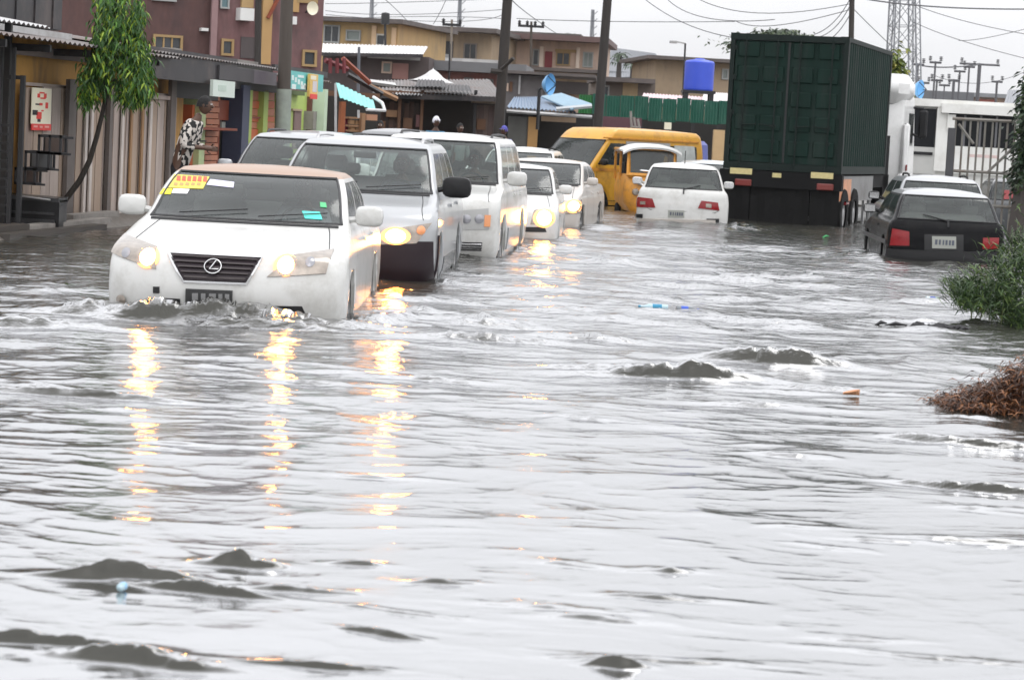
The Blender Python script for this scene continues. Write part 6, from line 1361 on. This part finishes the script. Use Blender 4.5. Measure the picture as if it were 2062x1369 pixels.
# ------------------------------------------------------------------ poles
def pole(lb, xt, yt, xb, yb, Yd, wpx, m, extra=None, group=None, cat='pole', z0=0.0):
    a_, b_ = pt(xt, yt, Yd), pt(xb, yb, Yd); r_p = wpx * Yd / FPX / 2; d_ = (a_ - b_); foot = b_ + d_ * ((z0 - b_.z) / d_.z) if abs(d_.z) > 1e-6 else b_
    t_ = thing('utility_pole', lb, cat, tuple(foot), 0, group); mb = MB(); mb.tube([foot, a_], [r_p * 1.12, r_p * .95], 12); mb.build('shaft', m, t_, world=True, smooth=60)
    if extra: extra(t_, a_, foot, r_p)
    return t_
polem = mat('weathered pole timber', (.075, .062, .052), .8, var=.3, stretch=(1, 1, .1), vscale=10, bump=.3); poled = mat('dark pole', (.035, .03, .027), .8, var=.3, stretch=(1, 1, .1), vscale=10)
def sleeve(t_, a_, f_2, r_p):
    zt = pt(569, 180, 41).z; d_ = (a_ - f_2); q0 = f_2 + d_ * ((zt - f_2.z) / d_.z); mb = MB(); mb.tube([f_2, q0], r_p * 1.2, 14); mb.build('painted_sleeve', mat('pale green grey paint', (.30, .34, .29), .6, var=.12, dirt=(.2, .22, .2)), t_, world=True, smooth=60)
pole('thick timber pole with a pale green painted lower half in front of the lime shop', 580, -60, 569, 260, 41, 26, polem, sleeve)
pole('thin dark pole behind the shop row, against the maroon building', 521, -80, 519, 122, 56, 13, poled)
def bracket(t_, a_, f_2, r_p):
    mb = MB(); mb.tube([pt(1010, 140, 55.7), pt(1034, 118, 55.5)], .05, 5); mb.bevbox(*[v for v in (0, 0, 0, 0, 0, 0)], b=0) if False else None
    mb.tube([pt(988, 143, 55.7), pt(1010, 146, 55.7)], .07, 6); mb.build('bracket', poled, t_, world=True)
pole('dark pole with a stubby bracket in front of the peach house', 1026, -60, 1004, 262, 56, 20, poled, bracket)
pole('dark bare pole just left of the container lorry, rising from the yellow van roof', 1228, -60, 1204, 250, 62, 18, poled)
def xarm(yoff=0.0, w_=.6, n_=3):
    def f(t_, a_, f_2, r_p):
        mb = MB(); mb.box(a_.x - w_, a_.x + w_, a_.y - .05, a_.y + .05, a_.z - .25, a_.z - .15); mb.build('crossarm', steel, t_, world=True)
        for k in range(n_):
            x_ = a_.x - w_ * .9 + 1.8 * w_ * k / (n_ - 1); mb = MB(); mb.lathe((x_, a_.y, a_.z - .15), [(.04, 0), (.08, .04), (.04, .08), (.08, .12), (.001, .2)], 'z', 8); mb.build('insulator', steel, t_, world=True)
    return f
pole('tall pole standing up from behind the container roof', 1717, -70, 1713, 130, 66, 11, poled, None)
pole('small pole with a crossarm and insulators in front of the peach house', 1070, 44, 1068, 185, 100, 5, polem, xarm(0, .55, 4))
pole('short grey pipe mast beside the white long roof', 723, 95, 722, 150, 70, 6, mat('grey pipe', (.13, .14, .16), .5)); pole('thin tan pole at the tan verandah house', 910, 40, 906, 165, 90, 5, mat('tan pole', (.2, .17, .14), .7), xarm(0, .35, 2))
pole('thin dark pipe mast at the edge of the tan verandah house', 906, 88, 904, 165, 86, 3.5, steel)
pole('thin lamp pole behind the blue tank', 1380, 88, 1378, 130, 90, 4, steel, lambda t_, a_, f_2, r_p: (lambda mb: (mb.tube([a_, a_ + Vector((-.35, 0, .05))], .03, 5), mb.bevbox(a_.x - .6, a_.x - .3, a_.y - .1, a_.y + .1, a_.z - .02, a_.z + .08, .02), mb.build('lamp_head', greyf, t_, world=True)))(MB()))
for k, (x_, yt, lb) in enumerate(((927, -20, 'faint far lattice mast above the tan verandah house'), (1194, 20, 'faint far antenna mast left of the third pole'), (750, -30, 'faint far mast above the sandy yellow house'))):
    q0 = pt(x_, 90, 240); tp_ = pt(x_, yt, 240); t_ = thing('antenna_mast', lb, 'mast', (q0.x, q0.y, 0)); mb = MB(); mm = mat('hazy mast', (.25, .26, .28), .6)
    for dx, dy in ((-.35, 0), (.35, 0), (0, .5)): mb.tube([(q0.x + dx, q0.y + dy, 0), (tp_.x + dx * .3, tp_.y + dy * .3, tp_.z)], .07, 4)
    for j in range(14):
        z_ = 4 + j * (tp_.z - 4) / 14; mb.tube([(q0.x - .3, q0.y, z_), (q0.x + .3, q0.y, z_ + .6)], .04, 4)
    mb.build('lattice', mm, t_, world=True)
q0 = pt(776, 92, 90); t_ = thing('roof_tank', 'small dark tank on a post above the sandy yellow house', 'tank', (q0.x, q0.y, pt(776, 60, 90).z)); mb = MB(); a_ = pt(776, 38, 90); mb.lathe(a_, [(.001, -.22), (.16, -.22), (.17, 0), (.15, .2), (.001, .24)], 'z', 12); mb.tube([a_ - Vector((0, 0, .2)), pt(776, 92, 90)], .05, 5); mb.build('tank', steel, t_, world=True)
# lattice tower
tw = thing('lattice_tower', 'tall grey steel lattice tower behind the lorry cab', 'tower', tuple(pt(1822, 230, 95).xy) + (0,)); hz = mat('galvanised steel', (.26, .27, .29), .5, var=.15)
bl, br = pt(1797, 185, 95), pt(1846, 185, 95); tl_, tr_ = pt(1806, -60, 95), pt(1842, -60, 95); dv = Vector((0, 2.0, 0))
legs = [(bl, tl_), (br, tr_), (bl + dv, tl_ + dv * .75), (br + dv, tr_ + dv * .75)]
for (b_, t2_) in legs:
    ft = b_ + (t2_ - b_) * ((0 - b_.z) / (t2_.z - b_.z)); mb = MB(); mb.tube([ft, t2_], .035, 4)
    mb.tube([ft + Vector((.18, .0, 0)), t2_ + Vector((.18, 0, 0))], .03, 4)
    for j in range(44):
        a_, b2 = ft.lerp(t2_, j / 44), ft.lerp(t2_, (j + 1) / 44); mb.tube([a_, b2 + Vector((.18, 0, 0))] if j % 2 else [a_ + Vector((.18, 0, 0)), b2], .014, 3)
    mb.build('leg', hz, tw, world=True)
for k, (i, j) in enumerate(((0, 1), (1, 3), (3, 2), (2, 0))):
    mb = MB()
    for s_ in range(6):
        f0, f1 = .02 + s_ / 6.2, .02 + (s_ + 1) / 6.2; L0 = lambda a_, t2_: legs[a_][0].lerp(legs[a_][1], t2_ * 1.35 - .35)
        mb.tube([L0(i, f0), L0(j, f1)], .014, 4); mb.tube([L0(j, f0), L0(i, f1)], .014, 4); mb.tube([L0(i, f1), L0(j, f1)], .016, 4)
    mb.build('bracing', hz, tw, world=True)
# substation posts
sub = [(1849, 128, 4, 'first and tallest post, hard against the lattice tower'), (1884, 124, 4, 'post topped by a forked insulator, third from the tower'), (1887, 160, 4, 'short post just right of the forked insulator post'), (1860, 165, 4, 'short post beside the blue dish'),
       (1921, 160, 6, 'pair-like stubby post in the middle of the group'), (1933, 142, 4, 'slim post with a bent bar, left of the thick one'), (1952, 133, 4, 'slim tall post carrying the long busbar'), (1973, 128, 8, 'thickest darkest post of the group'), (2008, 163, 5, 'rightmost lone post above the bus roof'), (1902, 170, 3, 'thin low post between the short ones')]
for k, (x_, y_, w_, lb) in enumerate(sub):
    a_ = pt(x_, y_, 100 + k); f_2 = Vector((a_.x, a_.y, 0)); t_ = thing('substation_post', 'substation ' + lb, 'post', tuple(f_2), 0, 'substation posts behind the bus'); r_p = w_ * 100 / FPX / 2; mb = MB(); mb.tube([f_2, a_], r_p, 8); mb.build('shaft', mat('substation steel', (.12, .12, .13), .6), t_, world=True)
    mb = MB(); wd = .25 if k != 7 else .9; mb.tube([a_ + Vector((-wd, 0, -.05)), a_ + Vector((wd, 0, -.05))], .05, 5)
    for sx in (-1, 1):
        for j in range(3): mb.lathe(a_ + Vector((sx * wd * .9, 0, .02 + j * .07)), [(.03, 0), (.09, .03), (.03, .06)], 'z', 8)
    mb.build('insulator_head', mat('substation steel', (.12, .12, .13)), t_, world=True)
for (xa, ya, xb, yb) in ((1845, 156, 2010, 150), (1880, 150, 1975, 166)):
    pass
# ------------------------------------------------------------------ wires
wirem = mat('power line', (.10, .10, .11), .6)
def wire(pts_, lb, r_w=.012, grp='overhead power lines', m=wirem):
    Q_ = [pt(*p_) for p_ in pts_]; a_, b_ = Q_[0], Q_[-1]; mb = MB(); pr = []
    if len(Q_) == 3:                                   # through a low point
        for k in range(17):
            t2_ = k / 16; pr.append(a_ * (1 - t2_) * (1 - 2 * t2_) + Q_[1] * 4 * t2_ * (1 - t2_) + b_ * t2_ * (2 * t2_ - 1))
    else: pr = [a_.lerp(b_, k / 12) - Vector((0, 0, .02 * (b_ - a_).length * (1 - (k / 6 - 1) ** 2) * .4)) for k in range(13)]
    g0 = pr[0]; t_ = thing('power_line', lb, 'power line', tuple(g0), 0, grp); mb.tube(pr, r_w, 5); mb.build('cable', m, t_, world=True)
wire(((1040, 38, 75), (1240, 44, 75), (1480, 44, 75)), 'nearly level faint line crossing from the second pole towards the lorry')
wire(((1300, 0, 70), (1380, 48, 68), (1475, 76, 66)), 'steepest line dropping from the top edge to the container corner')
wire(((1340, -5, 72), (1420, 36, 70), (1560, 40, 68)), 'line sagging above the blue tank to the container top')
wire(((1405, -2, 72), (1530, 27, 70), (1715, 8, 66)), 'long shallow sagging line ending at the pole above the container')
wire(((1480, 42, 72), (1560, 52, 70), (1712, 20, 66)), 'lower sagging line ending at the pole above the container')
wire(((1650, 75, 67), (1685, 52, 66.5), (1715, 5, 66)), 'short steep stay line left of the pole above the container')
wire(((1670, 80, 67), (1692, 60, 66.5), (1716, 22, 66)), 'shorter steep stay line closest to the pole above the container')
wire(((1640, 70, 67.5), (1680, 44, 67), (1714, -6, 66)), 'outermost steep stay line left of the pole above the container')
wire(((1720, 20, 66), (1755, 55, 70), (1797, 95, 74)), 'stay line dropping right from the pole to the lattice tower')
wire(((1722, -5, 66), (1880, 14, 70), (2075, 19, 74)), 'thick dark line running right across the top corner', .022)
wire(((1850, 14, 80), (1950, 45, 80), (2080, 72, 80)), 'upper faint line falling to the right edge')
wire(((1840, 45, 84), (1935, 82, 84), (2080, 122, 84)), 'lower faint line falling to the right edge')
wire(((1880, 152, 100), (1975, 168, 100), (2075, 140, 100)), 'line joining the substation posts to the right edge')
wire(((1845, 130, 100), (1900, 136, 100), (1975, 130, 104)), 'busbar line joining the tall substation posts', .03)
wire(((1930, 82, 90), (1985, 77, 90), (2080, 55, 90)), 'faint line rising to the right above the substation')
wire(((655, 8, 90), (780, 6, 90), (1020, -2, 90)), 'topmost faint line left of the second pole'); wire(((655, 22, 90), (800, 30, 90), (1012, 20, 90)), 'second faint line left of the second pole')
wire(((655, 40, 92), (850, 34, 92), (1012, 38, 92)), 'third faint line left of the second pole'); wire(((655, 30, 95), (900, 44, 95), (1012, 30, 95)), 'lowest faint line left of the second pole')
wire(((776, 0, 85), (800, 22, 85), (822, 45, 85)), 'short diagonal line falling towards the roof at the tan house'); wire(((900, -5, 85), (888, 22, 85), (872, 50, 85)), 'short diagonal line above the tan verandah roof')
wire(((1030, 0, 60), (1065, 30, 70), (1120, 68, 80)), 'diagonal line from the second pole down to the peach house roof')

# ------------------------------------------------------------------ trees and plants beyond
def far_tree(name, lb, Yd, cl_, cols, n=60, ln=.5, wd=.12, droop=.4, trunk=None):
    k_ = Yd / FPX; c0 = pt(cl_[0][0], cl_[0][1], Yd); t_ = thing(name, lb, 'tree', (c0.x, Yd, 0)); mb = MB()
    mb.tube([(c0.x, Yd, 0), (c0.x + .1, Yd, c0.z * .6), tuple(c0)], [.25, .2, .1], 7); mb.build('trunk', mat('far bark', (.06, .05, .045), .8), t_, world=True)
    mb = MB(); leafcloud(mb, [(pt(a_, b_, Yd + rr.uniform(-1, 1)), (c_ * k_, c_ * k_, d_ * k_)) for a_, b_, c_, d_ in cl_], n, ln, wd, droop, rr); o_ = mb.build('crown', leafmats(cols[0], cols[1]), t_, world=True); o_['kind'] = 'stuff'
dkc = ('far leaf ', [(.03, .055, .025), (.05, .08, .03), (.08, .11, .04)])
far_tree('broad_tree', 'broad dark tree crown peeping over the container roof', 130, [(1560, 75, 22, 6), (1530, 80, 14, 5), (1600, 78, 18, 5), (1575, 70, 16, 5), (1500, 88, 14, 6), (1560, 95, 50, 10)], dkc, n=700, ln=.28, wd=.08)
far_tree('yellowish_tree', 'yellow green tree sliver between the container and the lorry cab', 72, [(1802, 150, 9, 20), (1806, 175, 10, 20), (1798, 130, 6, 12), (1812, 195, 12, 16)], ('yellow leaf ', [(.12, .16, .02), (.25, .24, .03), (.07, .12, .02)]), n=350, ln=.22, wd=.05)
far_tree('dark_edge_tree', 'dark leafy tree at the right picture edge beside the gate', 46, [(2070, 200, 10, 30), (2068, 250, 10, 30), (2062, 310, 10, 30), (2060, 350, 10, 25), (2075, 290, 20, 60), (2066, 390, 10, 20)], ('edge leaf ', [(.012, .03, .012), (.02, .045, .015), (.04, .07, .02)]), n=320, ln=.15, wd=.035)
for k, (x_, y_, Yd, lb) in enumerate(((828, 48, 170, 'hazy palm head above the tan verandah house roof'), (1248, 110, 150, 'hazy palm beside the third pole, the nearer of two'), (1275, 122, 160, 'hazy palm in front of the grey gabled roof'), (1155, 72, 190, 'low hazy palm heads above the peach house roof'))):
    c0 = pt(x_, y_, Yd); t_ = thing('palm_tree', lb, 'palm tree', (c0.x, Yd, 0)); mb = MB(); mb.tube([(c0.x, Yd, 0), tuple(c0)], [.25, .15], 7); mb.build('trunk', mat('far bark', (.06, .05, .045)), t_, world=True)
    mb = MB(); S_ = Yd / FPX * 26
    for j in range(16):
        a_ = rr.uniform(0, 6.28); up_ = rr.uniform(-.3, .9); pr = []
        for q in range(6): f = q / 5; pr.append(c0 + Vector((math.cos(a_) * f * S_, math.sin(a_) * f * S_, (up_ * f - .9 * f * f) * S_)))
        for q in range(5):
            d_ = (pr[q + 1] - pr[q]); sd_ = Vector((-math.sin(a_), math.cos(a_), -.4)) * S_ * .16; mb.add([pr[q], pr[q] + sd_, pr[q + 1] + sd_ * .7], [(0, 1, 2)]); mb.add([pr[q], pr[q] - sd_ + Vector((0, 0, -.1)), pr[q + 1] - sd_ * .7], [(0, 1, 2)])
    mb.build('crown', mat('palm leaf', (.06, .09, .05), .6, var=.3), t_, world=True)

# ------------------------------------------------------------------ foreground plants and debris
gb = leafmats('bush leaf ', [(.025, .055, .015), (.045, .095, .02), (.10, .16, .035)])
k22 = 22 / FPX
c0 = ground(2010, 640); bush = thing('green_bush', 'straggly green bush at the right edge growing out of the floodwater', 'bush', (c0.x, c0.y, 0)); mb = MB()
cl_ = [(1945, 600, 14, 12), (1975, 590, 20, 22), (2010, 570, 22, 26), (2040, 545, 22, 28), (2060, 520, 18, 26), (1930, 585, 10, 10), (1990, 615, 24, 14), (2030, 610, 24, 22), (2060, 590, 22, 30), (2050, 640, 20, 16), (1960, 620, 16, 6), (2075, 560, 25, 50), (2058, 680, 12, 20), (2066, 710, 8, 14), (2050, 660, 12, 14), (2056, 735, 9, 12), (2040, 690, 8, 10), (2068, 690, 12, 30)]
leafcloud(mb, [(pt(a_, b_, 22 + rr.uniform(-.35, .35)), (c_ * k22, .16, d_ * k22)) for a_, b_, c_, d_ in cl_], 420, .15, .006, -.8, rr); mb.build('foliage', gb, bush, world=True)['kind'] = 'stuff'
mb = MB()
for j in range(46):
    b_ = ground(rr.uniform(1950, 2075), rr.uniform(625, 660)); t2_ = pt(rr.uniform(1915, 2070), rr.uniform(520, 610), b_.y); t2_.z = min(t2_.z, .95); mb.tube([b_ - Vector((0, 0, .05)), b_.lerp(t2_, .5) + Vector((0, 0, .05)), t2_], [.006, .004, .002], 4)
mb.build('stems', mat('green stem', (.08, .10, .03), .6), bush, world=True)
c0 = ground(1985, 835); db = thing('dead_fronds', 'heap of dead brown fronds lying at the right edge of the water', 'debris heap', (c0.x, c0.y, 0)); mb = MB(); k14 = 14.3 / FPX
cl_ = [(1900, 815, 12, 4), (1930, 808, 18, 7), (1960, 800, 18, 10), (1990, 795, 20, 12), (2020, 785, 20, 16), (2045, 770, 16, 18), (2062, 790, 18, 22), (2010, 815, 30, 7), (2050, 815, 20, 7), (1960, 818, 26, 5), (2070, 760, 14, 16)]
leafcloud(mb, [(pt(a_, b_, 14.4 + rr.uniform(-.15, .2)), (c_ * k14, .12, d_ * k14)) for a_, b_, c_, d_ in cl_], 520, .09, .0045, .1, rr); mb.build('fronds', leafmats('dead leaf ', [(.05, .018, .007), (.15, .05, .014), (.24, .095, .03)]), db, world=True)['kind'] = 'stuff'
mb = MB()
P = [[(c0.x + (i - 4) * .11 + .3, c0.y + (j - 2) * .09, -.04 + .14 * math.exp(-((i - 7) / 4) ** 2 - ((j - 2) / 1.6) ** 2) + rnd.uniform(-.01, .01)) for j in range(5)] for i in range(13)]; mb.grid(P); mb.build('soil_core', mat('dark brown soil', (.045, .022, .012), .9, bump=.6), db, world=True)
# floating litter
def bottle(lb, px, py, ln, rad, rz, body, capm):
    g0 = ground(px, py, .02); t_ = thing('floating_bottle', lb, 'bottle', (g0.x, g0.y, .0), rz); mb = MB(); mb.lathe((0, 0, .02), [(.001, -ln / 2), (rad, -ln / 2 + .01), (rad, ln * .2), (rad * .35, ln * .4), (rad * .35, ln * .5)], 'x', 10); mb.build('bottle_body', body, t_, smooth=50)
    mb = MB(); mb.lathe((0, 0, .02), [(rad * .4, ln * .5), (rad * .42, ln * .58), (.001, ln * .58)], 'x', 8); mb.build('cap', capm, t_); mb = MB(); mb.lathe((0, 0, .02), [(rad * 1.03, -ln * .25), (rad * 1.03, ln * .08)], 'x', 10); mb.build('band', capm, t_)
cb = mat('clear plastic', (.45, .6, .66), .2, var=.1); gb_ = mat('smoky plastic', (.16, .18, .2), .25)
bottle('pale blue bottle floating mid-road, the left of two', 1318, 618, .26, .028, R(185), cb, mat('deep teal cap', (.03, .25, .42), .4)); bottle('smoky bottle with blue band floating right of the pale blue one', 1382, 623, .20, .03, R(5), gb_, mat('royal blue plastic', (.03, .09, .5), .4))
bottle('bottle with dark blue band floating beside the green bush', 1880, 604, .18, .036, R(3), cb, mat('navy plastic', (.015, .06, .35), .4)); bottle('tiny light blue bottle in the foreground wave at lower left', 247, 1180, .06, .014, R(80), cb, mat('light blue plastic', (.25, .5, .75), .4))
g0 = ground(1714, 798, .02); lf = thing('orange_leaf', 'curled pale orange leaf floating near the brown fronds', 'leaf', (g0.x, g0.y, .03)); mb = MB(); mb.grid([[((i - 3) * .017, (j - 1) * .045 * (1 - ((i - 3) / 3.6) ** 2), .012 * abs(j - 1) + .004 * i * (j != 1)) for j in range(3)] for i in range(7)]); mb.build('leaf', mat('orange leaf', (.6, .3, .16), .6), lf)
for k, (x_, y_, w_, lb) in enumerate(((1830, 655, .3, 'dark cluster of floating rubbish left of the bush'), (1905, 660, .18, 'small dark lump of rubbish below the bush'), (1668, 477, .1, 'green scrap floating behind the white hatchback'))):
    g0 = ground(x_, y_, .02); t_ = thing('floating_rubbish', lb, 'rubbish', (g0.x, g0.y, 0)); mb = MB()
    for j in range(9 if k < 2 else 1):
        a_ = Vector((rr.uniform(-w_, w_), rr.uniform(-w_, w_) * .6, .015)); b_ = rr.uniform(.04, .10); d_ = Vector((b_, rr.uniform(-b_, b_) * .5, rr.uniform(0, .02))); mb.tube([a_ - d_, a_ + Vector((0, 0, .02)), a_ + d_], [.008, .018, .006], 5)
    mb.build('scraps', steel if k < 2 else mat('bright green scrap', (.05, .4, .12), .5), t_)
# ------------------------------------------------------------------ rain-laden air
for _o in list(col.objects):
    if 'label' in _o and len(_o['label'].split()) > 16: print('LONG', len(_o['label'].split()), _o['label'])
if HAZE > 0:
    hm = bpy.data.materials.new('haze'); hm.use_nodes = True; n = hm.node_tree; n.nodes.clear(); o = n.nodes.new('ShaderNodeOutputMaterial'); v = n.nodes.new('ShaderNodeVolumePrincipled')
    v.inputs['Color'].default_value = (.93, .94, .96, 1); v.inputs['Density'].default_value = HAZE; v.inputs['Anisotropy'].default_value = .2; n.links.new(v.outputs[0], o.inputs['Volume'])
    mb = MB(); mb.box(-80, 80, -8, 262, -1.5, 24); ho = mb.build('haze', hm); tag(ho, kind='stuff')
